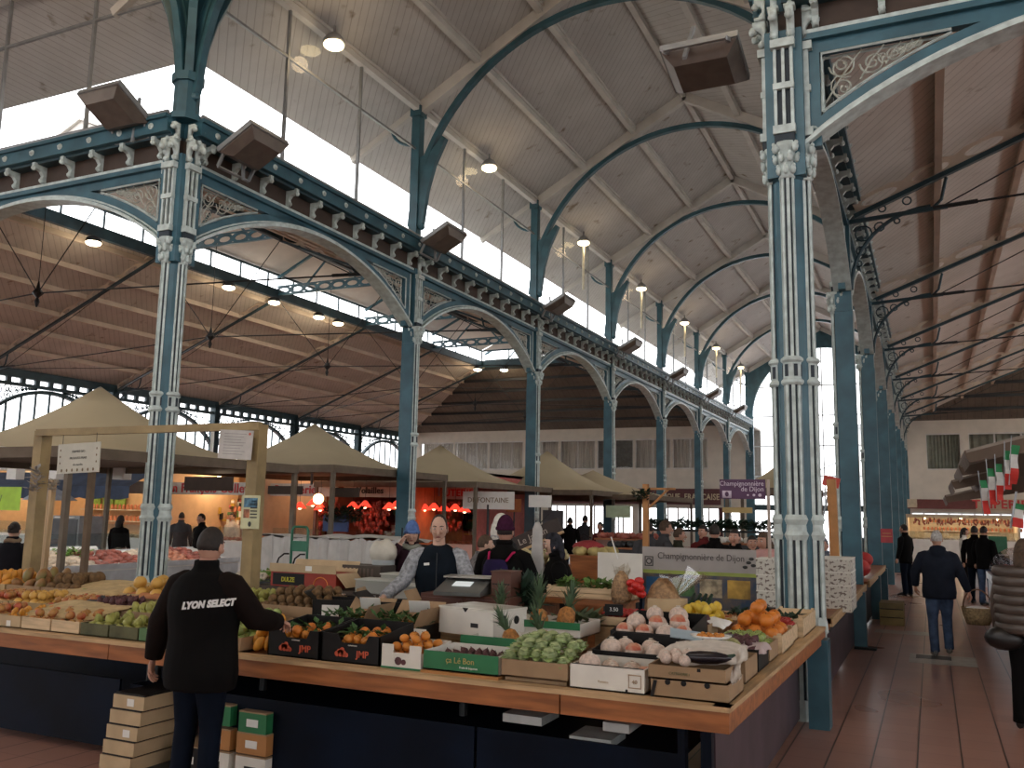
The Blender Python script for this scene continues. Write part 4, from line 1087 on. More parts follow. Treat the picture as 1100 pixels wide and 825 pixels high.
# ---- people further back
def far(label, px, Y, rz, h=1.7, top=BLACKJ, tr=DDENIM, hair=HAIRD, hs='short', skin=SKIN, **k):
    return person(label, pos(px, 600, Y), R(rz), h, top=top, trousers=tr, hair=hair, hairstyle=hs, skin=skin, fingers=k.pop('fingers', Y < 20), seg=8, **k)
OLIVE = cloth('olive_coat_cloth', (.03, .03, .02)); REDC = cloth('dark_red_coat_cloth', (.10, .015, .015)); WHITEC = cloth('white_coat_cloth', (.62, .58, .52)); GREYC = cloth('grey_coat_cloth', (.06, .06, .065)); TANC = cloth('brown_coat_cloth', (.06, .035, .02))
far('man in glasses and dark jacket in profile, left of the lit yellow display', 714, 13.6, -60, 1.78, GREYC, hair=HAIRB)
far('person in an olive coat just right of the man in profile, looking down', 729, 14.2, -70, 1.66, OLIVE, hair=HAIRB)
far('man in black facing the camera behind the mushroom banner, in front of cut greenery', 790, 12.2, 175, 1.70, BLACKJ)
far('person in a brown coat leaning beside the purple sign pole', 822, 11.2, 150, 1.68, TANC, hair=HAIRB, hs='long')
far('small person in olive green left of the purple sign pole', 808, 13.0, 200, 1.6, OLIVE)
far('person in dark red between the stalls behind the lit yellow display', 756, 15.5, 160, 1.7, REDC)
far('person in black with back turned right of the lit yellow display', 768, 13.5, 10, 1.74, BLACKJ)
far('dark dressed person furthest left behind the mushroom banner', 697, 14.8, 30, 1.74, GREYC)
far('woman in black standing beside the stall counters, left side of the aisle', 973, 24.5, 60, 1.74, BLACKJ, hair=HAIRD)
far('woman in a white coat and dark trousers with long dark hair far down the aisle', 1037, 27.2, -100, 1.66, WHITEC, BLACKJ, hs='long')
far('man in black with back turned at the far meat counter, left one of the pair', 1048, 23.4, -15, 1.74, BLACKJ)
fb = far('person in black and blue jeans at the far meat counter, right one of the pair', 1058, 23.0, -35, 1.74, BLACKJ, DENIM)
tag(MB().box((0, 0, 0), (.3, .12, .26)).build('handbag', BLACK, None, loc=(fb.location.x+.33, 22.9, .98)), 'black handbag held by the person in blue jeans at the far counter', 'handbag')
far('stallholder with a reddish face seen low behind the white patterned boxes', 885, 13.2, 170, 1.60, cloth('grey_blue_coat', (.10, .11, .13)), hair=cloth('grey_cap', (.16, .17, .2)), fingers=False)
far('person in a dark coat at the shop counter above the lettered jacket', 214, 15.6, 170, 1.70, BLACKJ)
far('person in black standing in front of the lit shop left of the corner column', 126, 15.0, 10, 1.62, BLACKJ, hs='long')
far('person in black beyond the wooden bars, left part of the lit shop', 192, 17.5, 40, 1.7, GREYC)
far('shop assistant in white behind the counter with hanging red lamps', 247, 19.2, 175, 1.7, WHITEC, skin=SKIN2)
far('person in a dark coat far back beneath the entrance glazing', 612, 24., 10, 1.74, BLACKJ, fingers=False)
far('tall person in grey far back beneath the entrance glazing', 628, 25., -20, 1.8, GREYC, fingers=False)
far('person in dark red far back beneath the entrance glazing', 645, 22., 160, 1.65, REDC, fingers=False)
# woman cut off by the right edge
PUFF = mat('bronze_quilted_shell', (.075, .055, .045), .35, var=.3, scale=5.)
pr_ = at(1103, 650, Y=9.7)
wr_ = person('person in a shiny bronze quilted coat cut off by the right edge of the photo', (pr_.x, 9.7, 0), R(-15), 1.70, top=PUFF, trousers=BLACKJ, hair=HAIRB, hairstyle='long', bulk=1.12, hem=.86, skin=SKIN2)
q = MB()
for i in range(7): q.tube([(.255*math.cos(a), .185*math.sin(a), .90+i*.085) for a in [k*PI/10 for k in range(21)]], (.05, .028), 8, cap=False)
q.build('quilting', PUFF, wr_, True)
bg_ = MB().ball((-.20, -.05, .80), (.17, .10, .11), 12, 8); bg_ = bg_.build('shoulder_bag', mat('black_leather', (.012, .010, .010), .35), None, True); bg_.location = wr_.location; tag(bg_, 'black shoulder bag at the hip of the person in the bronze quilted coat', 'bag')
# ================================================================== THE FRUIT STALL IN FRONT
ZT = .87
GREENB = mat('green_print', (.02, .16, .06), .5, var=.15, scale=4.); ORB = mat('orange_board', (.42, .19, .06), .6, var=.1, scale=3.)
GREENL = mat('leaf_green', (.04, .10, .025), .6, var=.4, scale=14.); DGREEN = mat('dark_leaf', (.012, .035, .018), .6, var=.4, scale=14.); LIME = mat('pale_green_leaf', (.26, .36, .12), .6, var=.35, scale=18.)
ORANGE = mat('orange_peel', (.62, .19, .022), .45, var=.12, scale=8., bump=.1); MAND = mat('mandarin_peel', (.60, .22, .03), .45, var=.12, scale=8.)
LEMON = mat('lemon_peel', (.62, .43, .04), .45, var=.1, scale=8.); GRAPEF = mat('grapefruit_peel', (.58, .33, .07), .5, var=.12, scale=6.)
PEAR = mat('pear_skin', (.33, .33, .08), .55, var=.25, scale=9.); APPLE = mat('green_apple_skin', (.28, .36, .10), .45, var=.25, scale=7.)
REDA = mat('red_apple_skin', (.42, .07, .035), .4, col2=(.45, .26, .07), scale=6.); KIWI = mat('kiwi_skin', (.12, .08, .035), .8, var=.25, scale=30.)
COCO = mat('brown_husk', (.15, .085, .035), .9, var=.35, scale=30., bump=.5); MANGO = mat('mango_skin', (.20, .17, .045), .5, col2=(.30, .11, .04), scale=5.)
FIG = mat('fig_skin', (.09, .03, .035), .6, var=.3, scale=8.); PINK = mat('pink_tissue', (.64, .50, .42), .7, var=.16, scale=60., bump=.4); PINKR = mat('red_pomelo_seal', (.50, .10, .05), .35, col2=(.55, .30, .20), scale=22.)
FILM = mat('white_net', (.62, .56, .50), .6, var=.1, scale=20.); STRAW = mat('straw_paper', (.52, .38, .19), .85, var=.15, scale=14., bump=.3); DARKB = mat('dark_blue_tissue', (.03, .035, .05), .6, var=.4, scale=10.)
PURPLET = mat('purple_tissue', (.16, .04, .05), .7, var=.25, scale=10.)
PINEA = mat('pineapple_skin', (.36, .15, .035), .7, var=.4, scale=45., bump=.8); PTOP = mat('pineapple_leaf', (.07, .12, .06), .6, var=.35, scale=10.)
MELON = mat('netted_melon_skin', (.28, .27, .12), .75, var=.3, scale=30., bump=.4); AUB = mat('aubergine_skin', (.012, .008, .012), .25)
STEM = mat('stem_brown', (.05, .035, .015), .8)

# ---- the stall itself: an L of worktop, panels and legs
st = thing('market_stall', 'large L-shaped fruit stall with an orange wooden edge and dark panels in front', 'stall')
XC, YF = -1.02, 4.95
def edge_part(name, x0, x1, y0, y1, z0, z1, m): return MB().bx(x0, x1, y0, y1, z0, z1).build(name, m, st)
edge_part('worktop', -9.2, XC-.02, YF+.03, 6.62, .80, .855, WOOD)
edge_part('worktop', -2.42, XC+.0, 6.62, 8.98, .80, .855, WOOD)
edge_part('edge_board', -9.2, -5.62, YF, YF+.035, .735, .845, WOOD); edge_part('edge_board', -5.61, -1.99, YF, YF+.035, .735, .845, WOOD)
edge_part('edge_board', -1.98, XC, YF, YF+.035, .735, .845, WOOD); MB().bar((XC-.017, YF+.0, .79), (XC+.055, 9.0, .79), .035, .11).build('edge_board', WOOD, st)
edge_part('edge_strip', -9.2, XC+.01, YF-.01, YF+.09, .845, .872, PINEX); MB().bar((XC-.04, YF-.01, .8585), (XC+.03, 9.0, .8585), .10, .027).build('edge_strip', mat('pale_pine_edge', (.50, .33, .17), .6, var=.22, scale=3., stretch=(9, 1, 9)), st)
for a, b in ((-9.2, -5.66), (-4.72, -2.62), (-2.6, -1.34)): edge_part('front_panel', a, b, YF+.17, YF+.19, .06, .56, NAVY)
edge_part('back_panel', -9.2, -2.45, 6.58, 6.61, 0, .8, NAVY); edge_part('side_panel', XC-.17, XC-.15, 5.3, 8.8, .06, .70, PURPLEGREY)  # back panel added to keep the space under the worktop dark
for y in (8.72,): edge_part('leg', XC-.06, XC+.12, y-.02, y+.2, 0, .78, TEAL)
edge_part('corner_leg', -1.34, -1.30, YF+.16, YF+.24, 0, .74, NAVY); edge_part('corner_leg', XC-.2, XC-.14, YF+.2, YF+.26, 0, .74, NAVY)
for x in (-8.2, -5.75, -4.6, -2.9): MB().cyl((x, 5.5, 0), (x, 5.5, .8), .03, 8).build('leg', DARKM, st)
for x in (-6.6, -3.4): MB().cyl((x, 6.4, 0), (x, 6.4, .8), .03, 8).build('leg', DARKM, st)
for x, z, w in ((-2.32, .60, .26), (-1.72, .62, .16), (-1.88, .52, .26)): tag(MB().bx(x-w/2, x+w/2, YF+.22, YF+.5, z, z+.05).build('storage_tray', mat('clear_plastic', (.5, .52, .5), .2), None), 'clear plastic tray stored under the worktop, %s' % ('nearest the middle, shining' if x < -2 else ('upper one near the right corner' if z > .6 else 'lower one near the right corner')), 'tray')
sh = MB().bx(-5.6, -1.35, YF+.22, 6.3, .50, .525).build('under_shelf', NAVY, st)
for i, (x0, x1, y0, y1, z0) in enumerate([(-4.3, -3.25, 5.55, 6.1, .855), (-4.3, -2.42, 6.08, 6.6, .855), (-9.1, -4.5, 5.5, 6.0, .855), (-9.1, -4.5, 6.0, 6.6, .855)]):
    MB().bx(x0, x1, y0, y1, z0, z0+(.06 if i in (0, 2) else .13)).build('tier_board', PINEX, st)

# ---- helpers for boxes and fruit
def crate(name, label, x0, x1, y0, y1, z, h, m, cat='crate', group=None, hb=None, inner=None, slats=False, ang=0., front_m=None):
    """open box: front, back, two ends, base; hb = taller back"""
    cx, cy = (x0+x1)/2, (y0+y1)/2; w, d = (x1-x0)/2-.004, (y1-y0)/2-.004; th = .008; hb = hb or h
    t = thing(name, label, cat, (cx, cy, z), ang, group)
    MB().bx(-w, w, -d, d, 0, .008).build('base', inner or m, t)
    f = MB()
    if slats:
        f.bx(-w, w, -d, -d+th, .012, h*.46).bx(-w, w, -d, -d+th, h*.54, h)
    else: f.bx(-w, w, -d, -d+th, 0, h)
    f.build('front_panel', front_m or m, t)
    MB().bx(-w, w, d-th, d, 0, hb).build('back_panel', m, t)
    for s in (-1, 1):
        x = s*(w-th/2)
        MB().prism([(-d+th, 0), (d-th, 0), (d-th, hb), (-d+th, h)], x-th/2, x+th/2, plane='YZ').build('end_panel', m, t)
    if slats:
        p = MB()
        for sx in (-1, 1):
            for sy in (-1, 1): p.prism([(sx*(w-th), sy*(d-th)), (sx*(w-th-.03), sy*(d-th)), (sx*(w-th), sy*(d-th-.03))], 0.0, h+.015, plane='XY')
        p.build('corner_posts', m, t)
    return t
FR = {}
def fruit_kind(kind):
    """one object of each kind, with its stalk"""
    if kind in FR: return FR[kind]
    K = {'orange': (ORANGE, .043, 'orange'), 'mandarin': (MAND, .034, 'mandarin'), 'lemon': (LEMON, .033, 'lemon'), 'grapefruit': (GRAPEF, .058, 'grapefruit'), 'pear': (PEAR, .036, 'pear'),
         'apple': (APPLE, .038, 'apple'), 'red_apple': (REDA, .038, 'apple'), 'kiwi': (KIWI, .028, 'kiwi'), 'coconut': (COCO, .055, 'coconut'), 'mango': (MANGO, .050, 'mango'), 'fig': (FIG, .027, 'fig'),
         'melon': (MELON, .075, 'melon'), 'yellow_mango': (mat('yellow_mango_skin', (.62, .27, .03), .5, var=.15, scale=6.), .055, 'mango'), 'strawberry': (mat('strawberry', (.35, .02, .015), .4), .018, 'strawberry')}
    m, r, cat = K[kind]
    fn = None
    if kind in ('orange', 'mandarin', 'grapefruit'): fn = lambda x, y, z: (x, y, z*(.92 if kind != 'mandarin' else .8))
    elif kind == 'lemon': fn = lambda x, y, z: (x*.92*(1-.1*z*z), y*.92*(1-.1*z*z), z*1.08+.12*(z**7))
    elif kind == 'pear': fn = lambda x, y, z: (x*(1-.32*max(0, z+.1)), y*(1-.32*max(0, z+.1)), z*1.25)
    elif kind in ('apple', 'red_apple'): fn = lambda x, y, z: (x*(1+.06*z), y*(1+.06*z), z*.88-(.18*max(0, z-.8)))
    elif kind in ('mango', 'yellow_mango'): fn = lambda x, y, z: (x*.82+.1*z, y*.72, z*1.25)
    elif kind == 'kiwi': fn = lambda x, y, z: (x*.85, y*.85, z*1.15)
    elif kind == 'fig': fn = lambda x, y, z: (x*(1-.5*max(0, z)), y*(1-.5*max(0, z)), z*1.1)
    elif kind == 'coconut': fn = lambda x, y, z: (x, y, z*1.1)
    elif kind == 'strawberry': fn = lambda x, y, z: (x*(1+.5*z), y*(1+.5*z), z*1.1)
    o = MB().ball((0, 0, 0), r, 12, 8, fn).build(cat if kind not in ('red_apple', 'yellow_mango') else kind, m, None, True)
    o.hide_render = False
    if kind in ('orange', 'mandarin', 'pear', 'apple', 'red_apple', 'lemon', 'grapefruit', 'fig', 'melon'):
        MB().cyl((0, 0, r*.80), (0, 0, r*(1.3 if kind in ('pear', 'fig') else 1.0)), r*.06+.001, 5).build('stalk', STEM, o)
    o['category'] = cat; FR[kind] = [o, r, False]
    return FR[kind]
def put_fruit(kind, p, label, group, sc=1., rot=None):
    e = fruit_kind(kind)
    if not e[2]: o = e[0]; e[2] = True
    else: o = dup(e[0])
    o.location = p; o.rotation_euler = rot or (random.uniform(-.7, .7), random.uniform(-.7, .7), random.uniform(0, 6.3)); o.scale = (sc,)*3
    o['label'] = label; o['group'] = group
    return o
def fill(kind, x0, x1, y0, y1, z, label, group, layers=1, sc=1., z1=None, jit=.12, skip=0., step=1.0, mound=0.):
    """fruit laid in staggered rows inside a box"""
    r = fruit_kind(kind)[1]*sc; d = 2*r*.98*step; n = 0
    for L in range(layers):
        a0, a1, b0, b1 = x0+r+L*r, x1-r-L*r, y0+r+L*r*.9, y1-r-L*r*.9
        if a1 < a0 or b1 < b0: break
        ny = max(1, int((b1-b0)/(d*.88))+1); nx = max(1, int((a1-a0)/d)+1)
        for j in range(ny):
            y = b0+(b1-b0)*(j/(ny-1) if ny > 1 else .5)
            for i in range(nx - (j % 2)):
                if random.random() < skip: continue
                x = a0+(a1-a0)*((i+.5*(j % 2))/(nx-1) if nx > 1 else .5)
                zz = z+r*.95+L*r*1.5+((z1-z)*(y-y0)/(y1-y0) if z1 is not None else 0)
                if mound: zz += mound*(1-((2*(x-x0)/(x1-x0)-1)**2))*.5
                put_fruit(kind, (x+random.uniform(-1, 1)*r*jit, y+random.uniform(-1, 1)*r*jit, zz+random.uniform(0, 1)*r*jit), label, group, sc*random.uniform(.93, 1.05)); n += 1
    return n
def sheet(name, label, cat, x0, x1, y0, y1, z, amp, m, nx=14, ny=10, parent=None, seed=0, z1=None, kind=None, drop=0.):
    """crumpled paper or cloth lying on things"""
    rnd = random.Random(seed); ph = [rnd.uniform(0, 6.3) for _ in range(8)]
    vs = []
    for j in range(ny+1):
        for i in range(nx+1):
            u, v = i/nx, j/ny
            zz = z+((z1-z)*v if z1 is not None else 0)+amp*(math.sin(7*u+ph[0]+3*v)+math.sin(11*v+ph[1]-4*u)+.7*math.sin(19*u+ph[2])*math.sin(17*v+ph[3]))/2.7
            e = max(0, 1-min(u, 1-u, v, 1-v)*6); zz -= drop*e*e
            vs.append((x0+(x1-x0)*u+amp*.6*math.sin(9*v+ph[4]), y0+(y1-y0)*v+amp*.6*math.sin(8*u+ph[5]), zz))
    fs = [(j*(nx+1)+i, j*(nx+1)+i+1, (j+1)*(nx+1)+i+1, (j+1)*(nx+1)+i) for j in range(ny) for i in range(nx)]
    mb = MB(); mb.add(vs, fs); mb.add([(x, y, zz-.003) for x, y, zz in vs], [tuple(reversed(f)) for f in fs])
    o = mb.build(name, m, parent, True)
    if label: tag(o, label, cat)
    if kind: o['kind'] = kind
    return o
def leaves(name, label, cat, c, ext, n, size, m, seed=1, group=None, kind=None, up=.6, parent=None):
    """bunch of separate curved leaves with a base cluster"""
    rnd = random.Random(seed); mb = MB()
    for _ in range(n):
        x = c[0]+rnd.uniform(-1, 1)*ext[0]; y = c[1]+rnd.uniform(-1, 1)*ext[1]; z = c[2]+rnd.uniform(0, 1)*ext[2]
        a = rnd.uniform(0, 6.3); el = rnd.uniform(-.2, 1.3)*up; L = size*rnd.uniform(.6, 1.2); w = L*.22
        d = Vector((math.cos(a)*math.cos(el), math.sin(a)*math.cos(el), math.sin(el))); b = Vector((-math.sin(a), math.cos(a), 0)); nn = d.cross(b)
        p0 = Vector((x, y, z)); p1 = p0+d*L*.5; p2 = p0+d*L-nn*(-L*.15)-Vector((0, 0, L*.15))
        mb.add([p0, p1-b*w+nn*.004, p1+b*w+nn*.004, p2, p1-nn*.006], [(0, 1, 4), (0, 4, 2), (1, 3, 4), (4, 3, 2)])
    o = mb.build(name, m, parent)
    if label: tag(o, label, cat, group, kind)
    return o

# ---- front row, right of the man
def front_text(txt, x, y, z, size, m, parent, **k):
    q = text_mesh(txt, size, m, .0015, parent=parent, M=face_y(x, y, z), **k); return q
RED = mat('orange_red_print', (.55, .09, .04), .5, var=.05); YEL = mat('yellow_print', (.45, .42, .03), .5, var=.05)
def logo_fruit(x, y, z, s, parent, m=RED):
    mb = MB()
    for dx, dz, r in ((-1.6, -.2, .8), (-.5, 0, 1.), (.5, -.1, .9), (0, .8, .8), (1.4, -.4, .6), (-1., .5, .6)): mb.lathe([(.012*r*s*1.6, 0), (.012*r*s*1.6, .002)], 10, M=Matrix.Translation((x+dx*.02*s, y, z+dz*.02*s)) @ Matrix.Rotation(PI/2, 4, 'X'))
    return mb.build('fruit_emblem', m, parent)
def jmp(x0, x1, lab):
    """black fruit carton with a low notch in its front"""
    w = (x1-x0)/2-.006; t = thing('fruit_carton', lab, 'carton', ((x0+x1)/2, 5.25, ZT+.002)); d = .21; H = .185
    MB().bx(-w, w, -d, d, 0, .01).build('base', BLACK, t)
    MB().prism([(-w, 0), (w, 0), (w, H), (w*.62, H), (w*.5, H-.055), (-w*.30, H-.055), (-w*.44, H), (-w, H)], -d, -d+.008).build('front_panel', BLACK, t)
    MB().prism([(-w, 0), (w, 0), (w, H+.05), (-w, H+.05)], d-.008, d).build('back_panel', BLACK, t)
    for s in (-1, 1): MB().prism([(-d, 0), (d, 0), (d, H+.05), (-d, H)], s*(w-.004)-.004, s*(w-.004)+.004, plane='YZ').build('end_panel', BLACK, t)
    front_text('JMP', .10, -d-.002, .062, .062, RED, t, bold=.0008); logo_fruit(-.06, -d-.001, .062, 1.25, t)
    front_text('CLEMENTINES', .02, -d-.002, .115, .011, MATS['white_card'], t)
    return t
jmp(-4.20, -3.755, 'black fruit carton marked JMP, left one, beside the man')
jmp(-3.75, -3.275, 'black fruit carton marked JMP, right one, beside the white mandarin box')
for (x0, x1, g) in ((-4.17, -3.79, 'left'), (-3.72, -3.31, 'right')):
    fill('mandarin', x0, x1, 5.06, 5.42, ZT+.06, 'leafy mandarin in the %s black JMP carton' % g, 'mandarins in the %s JMP carton' % g, 2, skip=.1)
    fill('orange', x0+.12, x1-.05, 5.08, 5.40, ZT+.135, 'bright orange fruit on top in the %s black JMP carton' % g, 'top fruit in the %s JMP carton' % g, 1, skip=.45, sc=.85)
    leaves('citrus_leaves', 'dark green leaves among the fruit of the %s black JMP carton' % g, 'leaves', ((x0+x1)/2, 5.26, ZT+.13), (.17, .13, .06), 70, .09, GREENL, seed=int(x0*-10), kind='stuff')
# row of tilted black cartons behind them
for i, (x0, x1) in enumerate(((-4.22, -3.80), (-3.78, -3.36))):
    t = crate('fruit_carton', 'black carton of leafy clementines tilted behind the JMP boxes, %s one' % ('left', 'right')[i], x0, x1, 5.56, 6.0, .925, .12, BLACK, 'carton', inner=CARD, ang=.05)
    f = MB().quad((-.2, .2, .12), (.2, .2, .12), (.19, .33, .26), (-.19, .33, .26)); f.quad((.19, -.2, .12), (.19, .2, .12), (.25, .2, .25), (.25, -.2, .25)); f.build('flap', CARD, t)
    fill('mandarin', x0+.03, x1-.03, 5.60, 5.96, .95, 'clementine in the black cartons behind the JMP boxes', 'clementines in the second row of black cartons', 2, skip=.25)
    leaves('citrus_leaves', 'dark green leaves in the %s black carton of the second row' % ('left', 'right')[i], 'leaves', ((x0+x1)/2, 5.78, 1.04), (.17, .17, .06), 90, .10, GREENL, seed=31+i, kind='stuff')
    tag(MB().box((0, 0, 0), (.16, .004, .10), (.5, 0, .3)).build('torn_label', PAPER, None, loc=((x0+x1)/2+.05, 5.93, 1.16)), 'torn white label sheet leaning in the %s second row carton' % ('left', 'right')[i], 'paper')
for i, (x, y, z, a) in enumerate(((-3.95, 6.22, 1.0, .2), (-4.42, 6.2, .99, .35))):
    t = thing('carton', 'open dark carton with brown flap behind the citrus rows, %s one' % ORD[i], 'carton', (x, y, z), a)
    MB().bx(-.2, .2, -.15, -.142, 0, .16).bx(-.2, .2, .142, .15, 0, .16).bx(-.2, -.192, -.15, .15, 0, .16).bx(.192, .2, -.15, .15, 0, .16).bx(-.2, .2, -.15, .15, 0, .01).build('body', BLACK, t)
    MB().bar((.2, 0, .16), (.15, 0, .25), .28, .006, up=(1, 0, 0)).build('flap', CARD, t); MB().bar((-.2, 0, .16), (-.28, 0, .22), .28, .006, up=(1, 0, 0)).build('flap', BLACK, t)
    MB().bx(-.12, .02, -.154, -.15, .03, .12).build('label_patch', PAPER, t)
# mangoes left of the JMP carton
for i, (dx, dy, dz) in enumerate([(0, 0, .0), (.07, .02, .01), (.02, .1, .0), (-.06, .06, 0), (.0, .03, .09), (.06, .08, .085), (-.05, .1, .09), (.02, .07, .165), (.08, .12, .15)]):
    put_fruit('yellow_mango', (-4.32+dx, 5.1+dy, ZT+.06+dz), 'yellow orange mango in the heap at the elbow of the man in the lettered jacket', 'mangoes in the heap by the man', .85)
# white mandarin box
t = crate('mandarin_box', 'white card box of mandarins between the black JMP carton and the green box', -3.255, -2.955, 5.02, 5.42, ZT+.004, .10, WHITE, 'box', hb=.14)
MB().bx(-.146, -.06, -.199, -.192, .0, .15).bx(.06, .146, -.199, -.192, .0, .15).bx(-.146, -.05, .19, .197, .1, .2).build('raised_tabs', WHITE, t)
MB().bx(-.15, .15, -.202, -.199, 0, .012).build('green_stripe', GREENB, t)
MB().lathe([(.026, 0), (.026, .002)], 10, M=Matrix.Translation((-.02, -.2005, .05)) @ Matrix.Rotation(PI/2, 4, 'X')).lathe([(.018, 0), (.018, .002)], 10, M=Matrix.Translation((.02, -.2005, .045)) @ Matrix.Rotation(PI/2, 4, 'X')).build('fruit_emblem', FIG, t)
fill('mandarin', -3.25, -2.96, 5.03, 5.41, ZT+.045, 'mandarin in the white box beside the green box', 'mandarins in the white box', 3)
# green boxes
t = crate('green_fruit_box', 'green printed box lettered Ca le Bon at the front edge of the stall', -2.945, -2.415, 5.02, 5.42, ZT+.022, .115, WHITE, 'box', front_m=GREENB)
MB().bx(-.27, .27, -.215, .19, -.022, -.004).build('orange_base_board', ORB, t)
front_text('ça Lé Bon', .0, -.2, .068, .05, mat('gold_print', (.45, .36, .12), .5), t); front_text('Fruits & Légumes', .06, -.2, .03, .018, PAPER, t)
fill('fig', -2.92, -2.44, 5.05, 5.38, ZT+.035, 'small dark fruit in the front green box', 'dark fruit in the front green box', 2, skip=.1)
t = crate('green_fruit_box', 'green rimmed box holding pineapples behind the Ca le Bon box', -2.97, -2.36, 5.56, 6.02, ZT+.03, .12, WHITE, 'box', inner=CARD)
MB().bx(-.3, .3, -.236, -.228, .07, .14).build('green_band', GREENB, t)
t = crate('green_fruit_box', 'farthest green rimmed box of the pineapples, standing by the blue bin of small pots', -2.95, -2.3, 6.12, 6.55, .99, .10, WHITE, 'box', inner=CARD)
MB().bx(-.32, .32, -.222, -.214, .06, .11).build('green_band', GREENB, t)
def pineapple(lab, p, s=1., tilt=(0, 0), group=None, tall=1.):
    t = thing('pineapple', lab, 'pineapple', p, random.uniform(0, 6), group); t.rotation_euler = (tilt[0], tilt[1], random.uniform(0, 6)); t.scale = (s,)*3
    MB().lathe([(.02, 0), (.05, .01), (.066, .05), (.068, .09), (.058, .14), (.03, .165)], 14).build('fruit', PINEA, t, True)
    mb = MB(); rnd = random.Random(int(p[0]*100))
    for i in range(34):
        a = i*2.4; k = i/34; r0 = .012*(1-k); L = (.10+.12*k)*tall; out = .10*(1-k)+.015
        c, s_2 = math.cos(a), math.sin(a); b = Vector((-s_2, c, 0)); z0 = .155+.05*k
        p0 = Vector((c*r0, s_2*r0, z0)); p1 = Vector((c*out*.6, s_2*out*.6, z0+L*.6)); p2 = Vector((c*out*1.3, s_2*out*1.3, z0+L*.9))
        mb.add([p0-b*.009, p0+b*.009, p1+b*.008, p1-b*.008, p2], [(0, 1, 2, 3), (3, 2, 4)])
    mb.build('leaf_crown', PTOP, t)
    return t
q = at(535, 668, .95); pineapple('small pineapple lying at the back left of the green boxes, with yellow tag', (q.x, q.y, .93), .9)
q = at(600, 668, Y=6.2); pineapple('tallest pineapple with a big leaf crown, centre of the stall', (-2.70, 6.3, .99), 1.05, tall=1.25)
pineapple('pineapple right of the tallest one, crown leaning right', (-2.52, 6.35, 1.02), 1.0, (0, .35))
pineapple('pineapple standing left in the rear green box beside the brown scale drawer', (-3.02, 6.3, 1.0), 1.0, tall=.9)
pineapple('pineapple lying at the front of the middle green box', (-2.62, 5.72, .95), .85, (0, -.5))
pineapple('pineapple at the right end of the middle green box', (-2.45, 5.85, .93), .9, (.3, 0))
fill('kiwi', -2.93, -2.66, 5.6, 5.98, ZT+.05, 'brown kiwi in the middle green box', 'kiwis in the middle green box', 1)
# big white carton
q0 = at(462, 682, 1.0)
t = thing('white_carton', 'big closed white carton with handle holes and shiny lid behind the mandarins', 'carton', (-3.03, 6.02, .995), R(-14))
MB().bx(-.26, .26, -.19, .19, 0, .175).build('body', WHITE, t); MB().bx(-.265, .265, -.195, .195, .175, .192).build('lid', mat('glossy_white_card', (.72, .70, .62), .18), t)
for x, z in ((.1, .0),): MB().lathe([(.03, 0), (.03, .002)], 12, sx=1.4, M=Matrix.Translation((.261, -.07, .11)) @ Matrix.Rotation(PI/2, 4, 'Y')).lathe([(.03, 0), (.03, .002)], 12, M=Matrix.Translation((.261, .07, .11)) @ Matrix.Rotation(PI/2, 4, 'Y')).build('handle_hole', BLACK, t)
MB().prism([(-.03, .192), (.03, .192), (.0, .16)], -.1965, -.195).build('cut_mark', BLACK, t); MB().bx(.05, .12, -.1925, -.19, .06, .09).build('printed_bird', DARKM, t)
# artichokes / leafy heads crate
t = crate('vegetable_crate', 'brown cardboard crate overflowing with pale green leafy heads', -2.40, -1.965, 5.02, 5.44, ZT+.03, .10, CARD, 'crate')
MB().bx(-.2, .2, -.18, .2, -.026, -.002).build('feet', CARD, t); MB().bx(-.10, .10, -.204, -.2, .035, .05).build('hand_slot', BLACK, t)
def leafy_head(lab, p, s, m, group):
    t = thing('leafy_vegetable', lab, 'vegetable', p, random.uniform(0, 6), group); t.scale = (s,)*3
    MB().ball((0, 0, .01), (.042, .042, .045), 8, 6, lambda x, y, z: (x*(1+.15*math.sin(7*z+4*y)), y*(1+.15*math.sin(6*z+5*x)), z)).build('heart', mat('pale_heart', (.36, .42, .20), .6, var=.3, scale=25.), t, True)
    mb = MB()
    for i in range(22):
        a = i*2.4; el = .1+i/22*1.2; L = .055*(1.2-.4*i/22); d = Vector((math.cos(a)*math.cos(el), math.sin(a)*math.cos(el), math.sin(el))); b = Vector((-math.sin(a), math.cos(a), 0)); n = d.cross(b)
        p0 = d*.015; p1 = d*L*.6; p2 = d*L+n*-.012
        mb.add([p0, p1-b*.024, p1+b*.024, p2-b*.018, p2+b*.018, p2+d*.01-n*.008], [(0, 1, 2), (1, 3, 4, 2), (3, 5, 4)])
    mb.build('leaves', m, t)
    return t
lh = leafy_head('pale green leafy head in the overflowing brown crate', (-2.36, 5.08, 1.0), 1., LIME, 'leafy heads in the brown crate')
LH = [(x, y, z) for x, y, z in [(-2.36+.085*i+random.uniform(-.01, .01), 5.09+.085*j, .985+.035*min(j, 2)+(.03 if 0 < i < 4 else 0)) for j in range(4) for i in range(5)]]
for p in LH[1:]: dup(lh, p, random.uniform(0, 6), scale=random.uniform(.9, 1.25))
